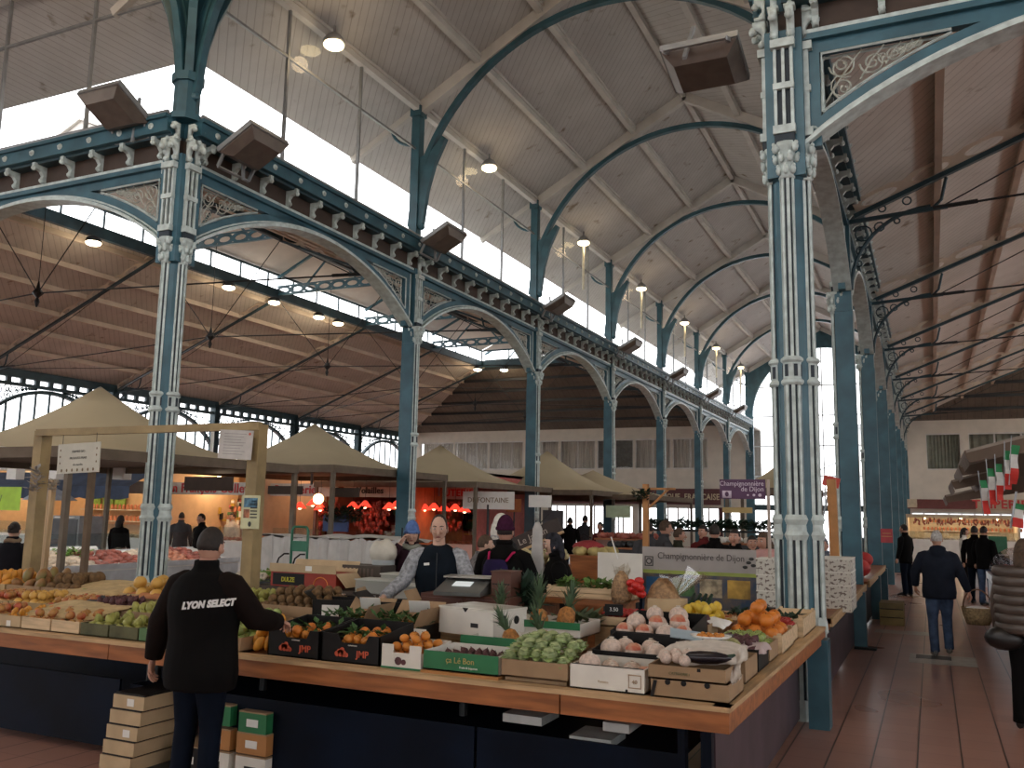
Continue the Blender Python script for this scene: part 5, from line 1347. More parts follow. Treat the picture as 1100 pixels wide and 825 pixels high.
# white pomelo box, slanted black trays going back
t = crate('pomelo_box', 'white printed box holding wrapped pomelos at the front, right of the leafy heads', -1.955, -1.50, 5.02, 5.42, ZT+.004, .135, WHITE, 'box', inner=BLACK)
MB().bx(-.216, .216, -.19, -.185, .10, .14).build('black_liner', BLACK, t)
b2 = MB(); b2.bx(.13, .205, -.2, -.198, .03, .035).bx(.13, .205, -.2, -.198, .10, .105).bx(.13, .134, -.2, -.198, .03, .105).bx(.201, .205, -.2, -.198, .03, .105); b2.build('printed_frame', CARD, t)
front_text('40', .167, -.2, .065, .032, CARD, t); front_text('Pomelos', -.02, -.2, .05, .018, CARDL, t); MB().lathe([(.008, 0), (.008, .002)], 8, M=Matrix.Translation((.12, -.199, .015)) @ Matrix.Rotation(PI/2, 4, 'X')).build('punched_hole', BLACK, t)
def pomelo(lab, p, s=1., group=None, red=True):
    t = thing('wrapped_pomelo', lab, 'pomelo', p, 0, group); t.scale = (s,)*3
    def fold(x, y, z):
        a_ = math.atan2(y, x); k = 1+.035*math.cos(11*a_+3*z)*max(0, z+.3); return (x*k, y*k, min(z, .86)+(.05*math.cos(5*a_) if z > .86 else 0))
    MB().ball((0, 0, 0), (.062, .062, .060), 24, 14, fold).build('paper_wrap', PINK, t, True)
    if red:
        vs = []; n = 8    # printed seal wrapped over the front shoulder of the fruit
        for j in range(5):
            for i in range(n+1):
                lo = R(-60+120*i/n)-PI/2; la = R(18+14*j); vs.append((.0645*math.cos(la)*math.cos(lo), .0645*math.cos(la)*math.sin(lo), .0625*math.sin(la)))
        MB().add(vs, [(j*(n+1)+i, j*(n+1)+i+1, (j+1)*(n+1)+i+1, (j+1)*(n+1)+i) for j in range(4) for i in range(n)]).build('red_label', PINKR, t, True)
    else: MB().lathe([(.026, .050), (.020, .056), (.011, .058), (.016, .066)], 9).build('tied_top', mat('white_paper_tuft', (.68, .60, .52), .7), t)
    return t
t2 = crate('pomelo_tray', 'middle black slanted tray of wrapped pomelos', -1.98, -1.50, 5.46, 5.92, ZT+.06, .10, BLACK, 'tray', hb=.16)
t3 = crate('pomelo_tray', 'rear black slanted tray of pomelos with red labels', -2.03, -1.50, 5.96, 6.60, ZT+.13, .09, BLACK, 'tray', hb=.17)
P1 = [(-1.87, 5.13, 1.00, 1.05, 0), (-1.74, 5.16, .955, .9, 0), (-1.63, 5.14, .95, .95, 0), (-1.54, 5.16, .96, .85, 1), (-1.80, 5.30, .95, .95, 0), (-1.66, 5.30, .95, .95, 0)]
P2 = [(-1.88, 5.56, 1.03, 1.12, 0), (-1.73, 5.56, 1.02, 1.0, 1), (-1.59, 5.57, 1.02, 1.1, 0), (-1.85, 5.75, 1.02, 1., 0), (-1.68, 5.76, 1.02, 1., 0)]
P3 = [(-1.95, 6.06, 1.08, 1., 1), (-1.81, 6.05, 1.08, 1., 1), (-1.66, 6.05, 1.08, 1.1, 0), (-1.55, 6.1, 1.09, .9, 1), (-1.93, 6.25, 1.12, 1.1, 0), (-1.77, 6.24, 1.12, 1.05, 1), (-1.62, 6.26, 1.13, 1.1, 1), (-1.85, 6.45, 1.16, 1., 0), (-1.68, 6.46, 1.16, 1.1, 0)]
pw_ = pomelo('large pink wrapped pomelo with an open top, front left of the white pomelo box', P1[0][:3], 1.05, None, False)
pr2 = None
for row, (L, nm) in enumerate(((P1[1:], 'the white front box'), (P2, 'the middle black tray'), (P3, 'the rear black tray'))):
    for (x, y, z, s, r) in L:
        lab = ('pink wrapped pomelo with a red label in ' if r else 'plain pink wrapped pomelo in ')+nm; g = ('red labelled' if r else 'plain')+' pomelos in '+nm
        if r and pr2 is None: pr2 = pomelo(lab, (x, y, z), s, g, True)
        else: dup(pr2 if r else pw_, (x, y, z), random.uniform(-.5, .5), lab, g, scale=s)
# two stacked brown boxes at the corner
t = crate('cardboard_crate', 'lower brown cardboard crate at the front right corner of the stall', -1.47, -1.03, 5.02, 5.44, ZT+.004, .095, CARD, 'crate')
MB().prism([(-.22, .0), (-.20, .09), (-.18, .09), (-.20, 0)], -.212, -.208).lathe([(.016, 0), (.016, .004)], 10, M=Matrix.Translation((-.12, -.207, .085)) @ Matrix.Rotation(PI/2, 4, 'X')).lathe([(.016, 0), (.016, .004)], 10, M=Matrix.Translation((-.03, -.207, .085)) @ Matrix.Rotation(PI/2, 4, 'X')).lathe([(.016, 0), (.016, .004)], 10, M=Matrix.Translation((.1, -.207, .085)) @ Matrix.Rotation(PI/2, 4, 'X')).build('punched_holes', BLACK, t)
t = crate('cardboard_crate', 'upper brown cardboard crate at the front right corner, resting on another', -1.485, -1.045, 5.02, 5.46, ZT+.102, .075, CARD, 'crate')
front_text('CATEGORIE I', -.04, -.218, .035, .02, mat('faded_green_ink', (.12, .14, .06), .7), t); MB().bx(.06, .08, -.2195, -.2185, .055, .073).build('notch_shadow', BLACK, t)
rp = pomelo('pale peach fruit wrapped in foam net in the upper brown corner crate', (-1.40, 5.10, 1.075), .55, 'foam wrapped fruit in the corner crate', False)
for x, y, z in ((-1.34, 5.12, 1.08), (-1.37, 5.2, 1.09), (-1.29, 5.09, 1.07), (-1.43, 5.18, 1.08), (-1.30, 5.2, 1.09)): dup(rp, (x, y, z), random.uniform(0, 3))
t = thing('film_wrapped_aubergine', 'black aubergine in shiny clear film on the corner crate', 'aubergine', (-1.17, 5.13, 1.085), R(8))
MB().tube([(-.13, 0, 0), (-.10, 0, .005), (-.04, 0, .005), (.05, 0, .008), (.10, 0, .01), (.13, .0, .012)], [.012, .03, .037, .034, .022, .008], 12).build('fruit', AUB, t, True)
MB().tube([(.10, 0, .01), (.15, .01, .03)], [.018, .006], 6).build('stalk', DGREEN, t)
sheet('foam_sheet', 'crumpled pale foam sheet trailing over the right corner crate', 'wrapping', -1.48, -1.04, 5.16, 5.62, 1.075, .018, FILM, seed=4, z1=1.13, drop=.02)
sheet('foam_sheet', 'pale foam wrap hanging down beside the right corner crates', 'wrapping', -1.06, -1.0, 5.12, 5.4, .98, .02, FILM, seed=8, z1=1.12)
tag(MB().lathe([(.02, 0), (.085, .012), (.10, .028), (.09, .024), (.02, .01)], 16, sx=1.3).build('foam_tray', PAPER, None, True, loc=(-1.27, 5.66, 1.12)), 'white oval tray of orange fruit pieces behind the corner crate', 'tray')
fill('mandarin', -1.35, -1.19, 5.6, 5.72, 1.125, 'orange piece on the white oval tray', 'orange pieces on the white oval tray', 1, sc=.55)

# ---- right arm of the stall, going back along the aisle
def rowbox(i, lab, x0, x1, y0, y1, z, h, m, **k): return crate(k.pop('name', 'fruit_crate'), lab, x0, x1, y0, y1, z, h, m, 'crate', **k)
rowbox(0, 'brown crate of netted melons beside the corner crates', -1.46, -1.06, 5.66, 6.08, ZT+.004, .13, CARD)
fill('melon', -1.30, -1.08, 5.5, 6.06, ZT+.10, 'netted green melon at the right edge behind the corner crates', 'melons at the right edge', 1)
rowbox(1, 'dark crate of wrapped purple fruit behind the melons', -1.46, -1.06, 6.12, 6.52, ZT+.004, .14, BLACK)
fill('fig', -1.44, -1.08, 6.14, 6.50, ZT+.10, 'dark purple fruit in the crate behind the melons', 'purple fruit behind the melons', 2, sc=1.1)
sheet('tissue_paper', 'crumpled purple tissue paper over the dark crate of purple fruit', 'paper', -1.46, -1.24, 6.1, 6.5, 1.03, .018, PURPLET, seed=5)
sheet('tissue_paper', 'pinkish tissue paper hanging over the right edge of the dark crate', 'paper', -1.22, -1.03, 6.14, 6.42, 1.04, .012, mat('pink_tissue_sheet', (.5, .40, .40), .8), seed=6, drop=.05)
rowbox(2, 'crate of lime green fruit behind the purple fruit on the right arm', -1.46, -1.06, 6.56, 6.95, ZT+.004, .12, CARD)
fill('apple', -1.44, -1.08, 6.58, 6.93, ZT+.06, 'yellow green fruit in the crate behind the purple fruit', 'green fruit of the right arm', 2, sc=.95)
rowbox(3, 'crate heaped with large oranges near the right edge of the stall', -1.46, -1.04, 7.0, 7.62, ZT+.004, .13, CRATEW, slats=True)
fill('orange', -1.44, -1.06, 7.0, 7.6, ZT+.07, 'large orange in the bright heap near the nearest fluted column', 'oranges in the heap', 3, sc=1.28, mound=.05)
rowbox(4, 'crate of lemons left of the orange heap', -1.92, -1.48, 7.0, 7.6, ZT+.03, .13, CARD)
fill('lemon', -1.9, -1.5, 7.0, 7.58, ZT+.09, 'yellow lemon in the heap left of the oranges', 'lemons in the heap', 3, sc=1.25, mound=.04)
rowbox(5, 'crate of small red fruit between the oranges and the column', -1.46, -1.06, 7.68, 8.0, ZT+.004, .12, CRATEW, slats=True)
fill('strawberry', -1.44, -1.08, 7.7, 7.98, ZT+.10, 'small red fruit behind the orange heap', 'red fruit behind the oranges', 2, sc=1.2)
rowbox(6, 'pale wooden crate at the far right stall end, below the fluted column', -1.36, -1.02, 8.05, 8.95, ZT+.004, .15, CRATEW, slats=True)
leaves('leafy_greens', 'dark leafy greens in front of the nearest fluted column', 'vegetable', (-1.40, 8.15, .98), (.30, .22, .06), 160, .11, DGREEN, seed=12, kind='stuff')
rowbox(7, 'wide pale crate of mixed vegetables behind the lemons', -2.1, -1.5, 7.66, 8.2, ZT+.05, .12, CRATEW, slats=True)
fill('red_apple', -2.08, -1.52, 7.68, 8.18, ZT+.10, 'reddish vegetable in the wide crate behind the lemons', 'reddish vegetables behind the lemons', 1)
rowbox(8, 'brown crate of dark grapes left of the lemons', -1.92, -1.5, 6.62, 6.96, ZT+.10, .12, CARD)
fill('fig', -1.9, -1.52, 6.64, 6.94, ZT+.18, 'dark grape in the crate left of the lemons', 'dark grapes', 2, sc=.9)
tag(MB().box((0, 0, 0), (.28, .22, .14)).build('cardboard_box', CARDL, None, loc=(-2.02, 7.42, 1.12)), 'small closed light brown box behind the rear black pomelo tray', 'box')
sheet('white_paper_wrap', 'white paper wrap lying between lemons and oranges', 'paper', -1.66, -1.42, 6.75, 7.05, 1.10, .02, PAPER, seed=9, drop=.03)
tag(MB().box((0, 0, 0), (.20, .12, .006), (.35, .12, .3)).build('price_card', mat('pale_blue_card', (.38, .48, .55), .4), None, loc=(-1.46, 5.80, 1.12)), 'pale blue card lying slanted at the right end of the middle pomelo tray', 'card')
tag(MB().box((0, 0, 0), (.22, .10, .05), (0, 0, .1)).build('glass_punnet', mat('dark_glass_punnet', (.04, .05, .05), .15), None, loc=(-1.32, 6.02, 1.085)), 'dark clear punnet behind the oval tray', 'punnet')
t = thing('courgette_pile', 'dark green curved vegetables behind the lemons', 'vegetable', (-1.85, 7.9, 1.05))
for i in range(4): MB().tube([(-.1+.05*i, -.1, .0), (-.1+.05*i, 0, .05), (-.08+.05*i, .1, .14)], [.02, .028, .014], 8).build('courgette', DGREEN, t, True)

# ---- back row: strawberries, raised greens, gift bag, plants
t = crate('wooden_tray', 'pale wooden tray of radishes and strawberries with a chalk price slate', -2.42, -1.98, 6.72, 7.2, 1.02, .07, CRATEW, 'tray', slats=False, ang=.0)
tag(MB().bx(-2.4, -1.7, 6.7, 7.3, .855, 1.015).build('riser_board', PINEX, None), 'raised board under the strawberry tray behind the leafy heads', 'board')
fill('strawberry', -2.40, -2.0, 6.75, 7.18, 1.035, 'red strawberry in the pale wooden tray', 'strawberries in the wooden tray', 2, sc=1.3, skip=.2)
sl = thing('price_slate', 'small black chalk price slate in the strawberry tray', 'slate', (-2.26, 6.74, 1.10), .2)
MB().bx(-.07, .07, -.004, .004, 0, .085).build('board', BLACK, sl); front_text('3.50', 0, -.006, .045, .04, PAPER, sl)
t = crate('vegetable_crate', 'long pale wooden crate of green leafy vegetables on the raised rear shelf', -3.15, -2.36, 7.5, 7.9, 1.14, .09, CRATEW, 'crate', slats=True)
tag(MB().bx(-3.3, -2.44, 7.45, 8.0, 1.09, 1.135).bx(-3.28, -3.2, 7.5, 7.95, 0, 1.09).bx(-2.54, -2.46, 7.5, 7.95, 0, 1.09).build('rear_shelf', WOOD, None), 'raised wooden shelf carrying the long crate of greens', 'shelf')
leaves('salad_greens', 'fresh green salad leaves in the long raised crate', 'vegetable', (-2.75, 7.7, 1.20), (.36, .16, .07), 260, .10, mat('fresh_green', (.10, .19, .04), .6, var=.4, scale=12.), seed=21, kind='stuff')
leaves('dark_spiky_plant', 'dark spiky bunch of leek tops right of the brown scale drawers', 'plant', (-3.25, 7.05, 1.0), (.15, .10, .24), 380, .20, DGREEN, seed=22, up=1.2)
leaves('spiky_greens', 'spiky dull green leaves trailing into the strawberry tray', 'vegetable', (-2.50, 6.62, 1.02), (.12, .12, .06), 110, .14, mat('dull_green_leaf', (.06, .085, .04), .6, var=.3), seed=23)
rb = MB()
for i in range(7): rb.ball((-2.27+.045*math.cos(i*1.9), 7.35+.03*math.sin(i*1.3), 1.22+.028*i*.6), (.045, .03, .035), 8, 6)
tag(rb.build('red_ribbon', mat('red_ribbon', (.55, .02, .015), .35), None, True), 'bright red bow behind the pomelo trays', 'ribbon')
gb = thing('gift_bag', 'clear cellophane gift bag of dried fruit standing behind the pomelo trays', 'bag', (-2.08, 7.5, .93), .2); gb.scale = (1.25, 1.25, 1.1)
MB().lathe([(.10, 0), (.135, .08), (.12, .22), (.08, .32), (.03, .38)], 14).build('contents', mat('dried_fruit', (.30, .18, .09), .7, var=.4, scale=30., bump=.6), gb, True)
cm = MB(); 
for i in range(9):
    a = i*2*PI/9; cm.add([(math.cos(a)*.13, math.sin(a)*.13, .02), (math.cos(a+.7)*.13, math.sin(a+.7)*.13, .02), (.05*math.cos(a+.7)+.05, .05*math.sin(a+.7), .24), (.05*math.cos(a)+.05, .05*math.sin(a), .24)], [(0, 1, 2, 3)])
    cm.add([(.05*math.cos(a)+.05, .05*math.sin(a), .24), (.05*math.cos(a+.7)+.05, .05*math.sin(a+.7), .24), (.17*math.cos(a+.7)+.13, .12*math.sin(a+.7), .42+.06*math.sin(i*2)), (.17*math.cos(a)+.13, .12*math.sin(a), .40-.04*math.sin(i*3))], [(0, 1, 2, 3)])
cm.build('cellophane', mat_glass('cellophane', (.86, .82, .76), .14, .2), gb)
bag2 = dup(gb, (-2.42, 7.42, 1.13), 1.9, 'smaller cellophane bag of dried fruit leaning left behind the pomelo trays', scale=.7)

# ---- left part of the stall: crates in three rows
def three(i, x0, x1, lab, m, kind, g, sc=1., lay=2, slats=False): 
    crate('fruit_crate', lab, x0, x1, 5.02, 5.44, ZT+.004, .095, m, 'crate', slats=slats, inner=CARD)
    fill(kind, x0+.02, x1-.02, 5.04, 5.42, ZT+.035, g[0], g[1], lay, sc)
three(0, -7.35, -6.99, 'printed carton of peach fruit at the left frame edge', CARDL, 'red_apple', ('peach coloured fruit in the carton at the left frame edge', 'front peaches at the left edge'))
three(1, -6.98, -6.71, 'light brown carton with a white label, left part of the stall front', CARDL, 'yellow_mango', ('orange yellow fruit in the carton with the white label', 'fruit in the labelled left carton'), .6)
MB().bx(-6.87, -6.82, 5.017, 5.019, .885, .93).build('label_sheet', PAPER, None); bpy.data.objects['label_sheet'].name = 'white_label'; tag(bpy.data.objects['white_label'], 'small white label stuck on the light brown carton at left', 'label')
three(2, -6.70, -6.36, 'plain wooden crate of straw packed fruit, left one of the pair at left', CRATEW, 'red_apple', ('reddish apple in the left one of the plain wooden crates', 'apples in the left wooden crate'))
three(3, -6.35, -6.03, 'plain wooden crate of straw packed fruit, right one of the pair at left', CRATEW, 'red_apple', ('reddish apple in the right one of the plain wooden crates', 'apples in the right wooden crate'))
DKC = mat('dark_green_card', (.10, .10, .05), .8, var=.3)
three(4, -6.02, -5.72, 'dark crate of yellow green pears at the front left', DKC, 'pear', ('yellow green pear in the left dark crate', 'pears in the left dark crate'))
three(5, -5.71, -5.41, 'dark crate of speckled pears left of the man in the lettered jacket', DKC, 'pear', ('yellow green pear in the crate left of the lettered jacket', 'pears left of the lettered jacket'))
three(6, -5.40, -4.98, 'crate of pale green fruit partly behind the lettered jacket', mat('green_card', (.10, .20, .09), .8), 'apple', ('pale green fruit partly behind the lettered jacket', 'green fruit behind the lettered jacket'))
three(7, -4.97, -4.42, 'crate of apples hidden mostly behind the lettered jacket', CARD, 'apple', ('apple mostly hidden behind the lettered jacket', 'apples behind the lettered jacket'))
def tier(y0, y1, z, specs):
    for (x0, x1, kind, lab, glab, g, m, sc, lay) in specs:
        crate('fruit_crate', lab, x0, x1, y0, y1, z, .09, m, 'crate', inner=CARD)
        fill(kind, x0+.02, x1-.02, y0+.01, y1-.01, z+.03, glab, g, lay, sc)
ML = mat('straw_card', (.40, .29, .15), .8)
tier(5.5, 5.94, .918, [
    (-7.98, -7.55, 'red_apple', 'second row crate of peach fruit at the left frame edge', 'peach coloured fruit in the second row at the left edge', 'second row peaches at the left edge', ML, 1., 2),
    (-7.53, -7.1, 'grapefruit', 'second row crate of dull yellow fruit at left', 'dull yellow fruit in the second row at left', 'second row yellow fruit', ML, .75, 2),
    (-7.08, -6.62, 'red_apple', 'second row crate of peach coloured fruit in straw', 'peach coloured fruit in the second row', 'second row peach fruit', ML, 1., 2),
    (-6.60, -6.16, 'fig', 'second row crate of dark fruit in blue tissue', 'dark fruit in the second row in blue tissue', 'second row dark fruit', CARD, 1.1, 3),
    (-6.14, -5.72, 'pear', 'second row crate of yellow green pears', 'yellow green pear in the second row', 'second row pears', CARD, 1., 2),
    (-5.70, -5.2, 'apple', 'second row crate of green apples beside the lettered jacket', 'green apple in the second row', 'second row green apples', CARD, 1., 2),
    (-5.18, -4.7, 'apple', 'second row crate of green apples hidden by the lettered jacket', 'green apple behind the lettered jacket, second row', 'second row apples by the jacket', CARD, 1., 2)])
tier(6.02, 6.55, .99, [
    (-8.8, -8.32, 'yellow_mango', 'back row crate of orange fruit at the left frame edge', 'orange fruit in the back row at the left frame edge', 'back row orange fruit', ML, .9, 2),
    (-8.30, -7.82, 'mango', 'back row crate of green and red mangoes right of the timber post', 'green and red mango in the back row', 'back row mangoes', CARD, 1.2, 2),
    (-7.80, -7.32, 'coconut', 'back row crate of brown husked coconuts', 'brown husked coconut in the back row', 'back row coconuts', CARD, 1.0, 2),
    (-7.30, -6.80, 'apple', 'back row crate of pale fruit mostly under straw paper', 'pale fruit under straw paper in the back row', 'back row pale fruit', ML, 1., 1),
    (-6.78, -6.28, 'grapefruit', 'back row crate of large yellow grapefruit, left one', 'large yellow grapefruit in the back row, left crate', 'back row grapefruit, left crate', ML, 1.05, 2),
    (-6.26, -5.75, 'grapefruit', 'back row crate of large yellow grapefruit beside the lettered jacket', 'large yellow grapefruit beside the lettered jacket', 'back row grapefruit by the jacket', CARD, 1.05, 2),
    (-5.73, -5.2, 'pear', 'back row crate of pears behind the lettered jacket', 'pear in the back row behind the lettered jacket', 'back row pears behind the jacket', CARD, 1.1, 2),
    (-5.15, -4.5, 'coconut', 'back row crate of brown roots right of the lettered jacket', 'brown root in the back row right of the lettered jacket', 'brown roots right of the jacket', CARD, .72, 3)])
for i, (x0, x1, y0, y1, z, z1, m, lab) in enumerate([(-6.9, -6.1, 5.12, 5.6, .985, 1.06, STRAW, 'straw coloured paper over the wooden crates at left'), (-7.5, -6.75, 5.8, 6.5, 1.06, 1.16, STRAW, 'straw coloured paper between the coconuts and the grapefruit'),
      (-6.85, -6.5, 5.55, 5.9, 1.03, 1.07, DARKB, 'dark blue tissue paper in the second row at left'), (-5.7, -5.3, 5.55, 5.95, 1.05, 1.07, DARKB, 'dark card divider in the green apples'), (-6.8, -6.0, 6.0, 6.08, 1.07, 1.10, mat('orange_paper', (.4, .15, .05), .7), 'orange paper strip in front of the grapefruit')]):
    sheet('packing_paper', lab, 'paper', x0, x1, y0, y1, z, .015, m, seed=40+i, z1=z1, drop=.02)

# ---- things stored under the stall, left of the man's legs
lo = thing('low_crate', 'x', 'crate', (0, 0, 0))
MB().bx(-.15, .15, -.2, .2, .0, .09).build('body', CARDL, lo); MB().bx(-.14, .14, -.19, .19, .09, .104).build('dark_rim', BLACK, lo)
for i in range(5):
    o = lo if i == 0 else dup(lo)
    o.location = (-5.23+.02*(4-i)*.0-.022*(4-i), 5.02, .02+.106*i+.0); o['label'] = 'light cardboard crate in the low stack beside the man, %s from the floor' % ORD[i]; o['group'] = None; del o['group']
for i in (1, 4): MB().bx(-.01, .055, -.203, -.2, .02, .07).build('label', PAPER, None); 
for k, o in enumerate([o for o in bpy.data.objects if o.name.startswith('label') and o.parent is None]):
    o.name = 'white_sticker'; o.location = (-5.23+(-.02 if k == 0 else 0), 5.02, .02+.106*(2 if k == 0 else 4)); tag(o, 'white sticker on the low cardboard stack, %s one' % ('lower', 'upper')[k], 'sticker')
MB().bx(-5.6, -4.7, 5.0, 5.4, 0, .02).build('plinth_board', DARKM, st)
for i, (x, z, m, lab, w) in enumerate(((-4.86, .03, BLACK, 'black carton with white print under the stall beside the man', .15), (-4.62, .03, WHITE, 'white carton under the stall between the legs of the man', .13), (-4.62, .20, ORB, 'orange carton on the white one between the legs of the man', .13), (-4.62, .36, GREENB, 'green bag on the orange carton between the legs of the man', .12),
      (-4.30, .03, WHITE, 'white carton under the stall right of the legs of the man', .13), (-4.30, .20, ORB, 'orange edged carton right of the legs of the man', .13), (-4.30, .34, GREENB, 'green carton under the stall right of the legs of the man', .12))):
    t = thing('carton', lab, 'carton', (x, 5.25, z)); h = .16 if m in (WHITE, BLACK) else .14
    MB().bx(-w, w, -.2, .2, 0, h-.01).build('body', m, t); MB().bx(-w, w, -.2, .2, h-.01, h).build('lid', CARD, t)
    MB().bx(-.05, .05, -.203, -.2, .04, .09).build('label', PAPER if m is not WHITE else BLACK, t)
# ================================================================== TIMBER FRAME AND BACK TABLE
a = at(32, 620, Y=6.8); b = at(268, 620, Y=6.8); xa, xb = a.x, b.x; zt = at(150, 463, Y=6.8).z
FRW = mat('aged_pine', (.30, .215, .10), .65, var=.22, scale=4.)
fr = thing('timber_frame', 'pale timber post and beam frame over the left part of the fruit stall', 'frame', (0, 0, 0))
for x, w in ((xa, .13), (xb, .13)): MB().bx(x-w/2, x+w/2, 6.74, 6.87, 0, zt+.03).build('post', FRW, fr)
MB().bx(xa-.02, xb+.07, 6.72, 6.78, zt-.03, zt+.045).build('beam', FRW, fr)
p = at(47, 600, Y=7.2); tag(MB().bar((p.x-.02, 7.2, 0), (p.x+.04, 7.2, 2.15), .06, .06, up=(0, 1, 0)).build('timber_batten', PINE, None), 'thin pale batten right of the left timber post', 'post')
p = at(91, 600, Y=8.3); tag(MB().bar((p.x, 8.3, 0), (p.x, 8.3, 2.6), .07, .07, up=(0, 1, 0)).build('timber_batten', mat('old_brown_wood', (.16, .11, .07), .8), None), 'brown timber post behind the hanging painted notice', 'post')
def card(name, label, cat, px0, px1, py0, py1, Y, m, th=.004, tilt=0.):
    c = at((px0+px1)/2, (py0+py1)/2, Y=Y); w = abs(at(px1, (py0+py1)/2, Y=Y).x-at(px0, (py0+py1)/2, Y=Y).x); h = abs(at((px0+px1)/2, py0, Y=Y).z-at((px0+px1)/2, py1, Y=Y).z)
    t = thing(name, label, cat, c, 0); t.rotation_euler = (0, tilt, 0)
    MB().bx(-w/2, w/2, -th/2, th/2, -h/2, h/2).build('board', m, t)
    return t, w, h
CREAMC = mat('cream_card', (.52, .50, .42), .7, var=.06)
s1, w, h = card('hanging_notice', 'cream notice with painted mushrooms hanging from the timber beam', 'sign', 62, 107, 476, 508, 6.7, CREAMC, .01, R(-2))
INK = mat('dark_ink', (.03, .03, .03), .6)
for i, tx in enumerate(('FERMIER BIO', 'PRODUITS FRAIS', 'du marche')): text_mesh(tx, .035, INK, .0008, parent=s1, M=face_y(0, -.007, .07-.07*i))
dc = MB()
for i in range(7): dc.ball((-w*.38+i*w*.125, -.008, -h*.40), (.014, .003, .018), 6, 4)
for i in range(3): dc.ball((-w*.43, -.008, -h*.15+i*.07), (.01, .003, .013), 6, 4); dc.ball((w*.43, -.008, -h*.15+i*.07), (.01, .003, .013), 6, 4)
dc.build('painted_mushrooms', mat('mushroom_paint', (.16, .11, .06), .7), s1); MB().tube([(-w*.4, 0, h*.5), (-w*.4, 0, h*.5+.10)], .004, 4).tube([(w*.4, 0, h*.5), (w*.4, 0, h*.5+.10)], .004, 4).build('string', INK, s1)
s2, w, h = card('paper_sheet', 'white printed sheet pinned at the right end of the timber beam', 'paper', 235, 271, 462, 493, 6.68, mat('greyish_paper', (.50, .47, .44), .7), .002, R(3))
ln = MB()
for i in range(8): ln.bx(-w*.36, w*.30-.03*(i % 3), -.003, -.0015, h*.36-i*h*.1, h*.36-i*h*.1+.005)
ln.build('printed_lines', mat('grey_ink', (.25, .24, .23), .7), s2); MB().lathe([(.014, 0), (.014, .001)], 10, M=Matrix.Translation((w*.40, -.002, h*.38)) @ Matrix.Rotation(PI/2, 4, 'X')).build('red_stamp', RED, s2)
s3, w, h = card('poster', 'small yellow bordered poster with blue picture on the right timber post', 'poster', 259, 279, 532, 568, 6.66, mat('pale_yellow_paper', (.55, .54, .33), .6), .003)
MB().bx(-w*.36, w*.36, -.004, -.0015, h*.14, h*.42).build('picture', mat('blue_picture', (.06, .16, .24), .5, var=.6, scale=20.), s3)
MB().bx(-w*.36, -.01, -.004, -.0015, -h*.18, h*.08).build('picture', mat('orange_picture', (.35, .12, .05), .5, var=.6, scale=20.), s3)
ln = MB(); [ln.bx(.0, w*.36, -.004, -.0015, -h*.18+i*.03, -h*.18+i*.03+.012) for i in range(6)]; ln.build('printed_lines', INK, s3); MB().ball((0, -.004, -h*.36), (.02, .003, .025), 8, 6).build('emblem', INK, s3)
s4, w, h = card('lime_notice', 'bright lime green notice at the left frame edge', 'sign', -14, 22, 523, 548, 7.6, mat('lime_paper', (.36, .60, .04), .6), .003)
text_mesh('/', .12, INK, .001, parent=s4, M=face_y(-.05, -.003, 0))
# decorations tied to the left post
leaves('dried_bunch', 'dried flower bunch tied on the left timber post', 'decoration', (xa+.10, 6.68, 2.0), (.06, .03, .25), 60, .10, mat('dried_flower', (.40, .38, .36), .8, var=.4), seed=61)
leaves('garlic_bunch', 'pale garlic bunch hanging by the thin batten', 'decoration', (at(58, 515, Y=7.15).x, 7.12, 2.02), (.06, .03, .12), 50, .08, mat('garlic', (.5, .45, .36), .8, var=.3), seed=62)

# back table with the scales and boxes
q = at(300, 632, 1.08)
bt = thing('back_table', 'long dark back table left of the stallholder carrying cartons and clear boxes', 'table', (0, 0, 0))
MB().bx(-6.6, -4.55, 7.55, 8.25, 1.02, 1.06).build('top', mat('dark_board', (.05, .035, .025), .6), bt); MB().bx(-6.6, -4.55, 7.56, 7.58, .3, 1.02).build('apron', BLACK, bt)
for x in (-6.55, -4.6):
    for y in (7.6, 8.2): MB().bx(x-.03, x+.03, y-.03, y+.03, 0, 1.02).build('leg', DARKM, bt)
def K(px, Y): return at(px, 600, Y=Y).x
def box3(name, label, cat, px0, px1, Y, d, z, h, m, lid=None):
    x0, x1 = K(px0, Y), K(px1, Y); t = thing(name, label, cat, ((x0+x1)/2, Y, z)); w = (x1-x0)/2
    MB().bx(-w, w, 0, d, 0, h).build('body', m, t)
    if lid: MB().bx(-w-.01, w+.01, -.01, d+.01, h, h+.012).build('lid', lid, t)
    return t, w
RB = mat('dark_red_card', (.30, .03, .015), .5)
t, w = box3('dulze_carton', 'red and black carton marked DULZE with open brown flaps on the back table', 'carton', 292, 362, 7.62, .36, 1.065, .15, RB)
MB().bx(-w+.03, .02, -.004, 0, .015, .135).build('black_print', BLACK, t); text_mesh('DULZE', .065, YEL, .002, parent=t, M=face_y(-w*.45, -.006, .07), bold=.002, sx=.85)
MB().tube([(w*.55+.09*math.cos(a_), -.003, .03+.08*math.sin(a_)) for a_ in [k*PI/8 for k in range(9)]], .006, 4).build('printed_arc', ORANGE, t)
MB().bar((-w-.01, 0, .155), (-w-.03, -.04, .155), .02, .01).bx(-w-.01, w, -.015, -.005, .15, .235).build('front_flap', CARDL, t); MB().bar((w, .18, .15), (w+.13, .18, .02), .36, .008, up=(1, 0, 1)).build('side_flap', CARDL, t); MB().bar((0, .36, .15), (0, .42, .26), 2*w, .008, up=(0, 1, 0)).build('back_flap', CARDL, t)
MB().bx(.04, .12, -.017, -.015, .17, .22).build('label', PAPER, t)
t, w = box3('tomato_punnet_box', 'pale flat box with pinkish fruit showing, in front of the DULZE carton', 'box', 318, 362, 7.32, .2, .99, .03, CARD)
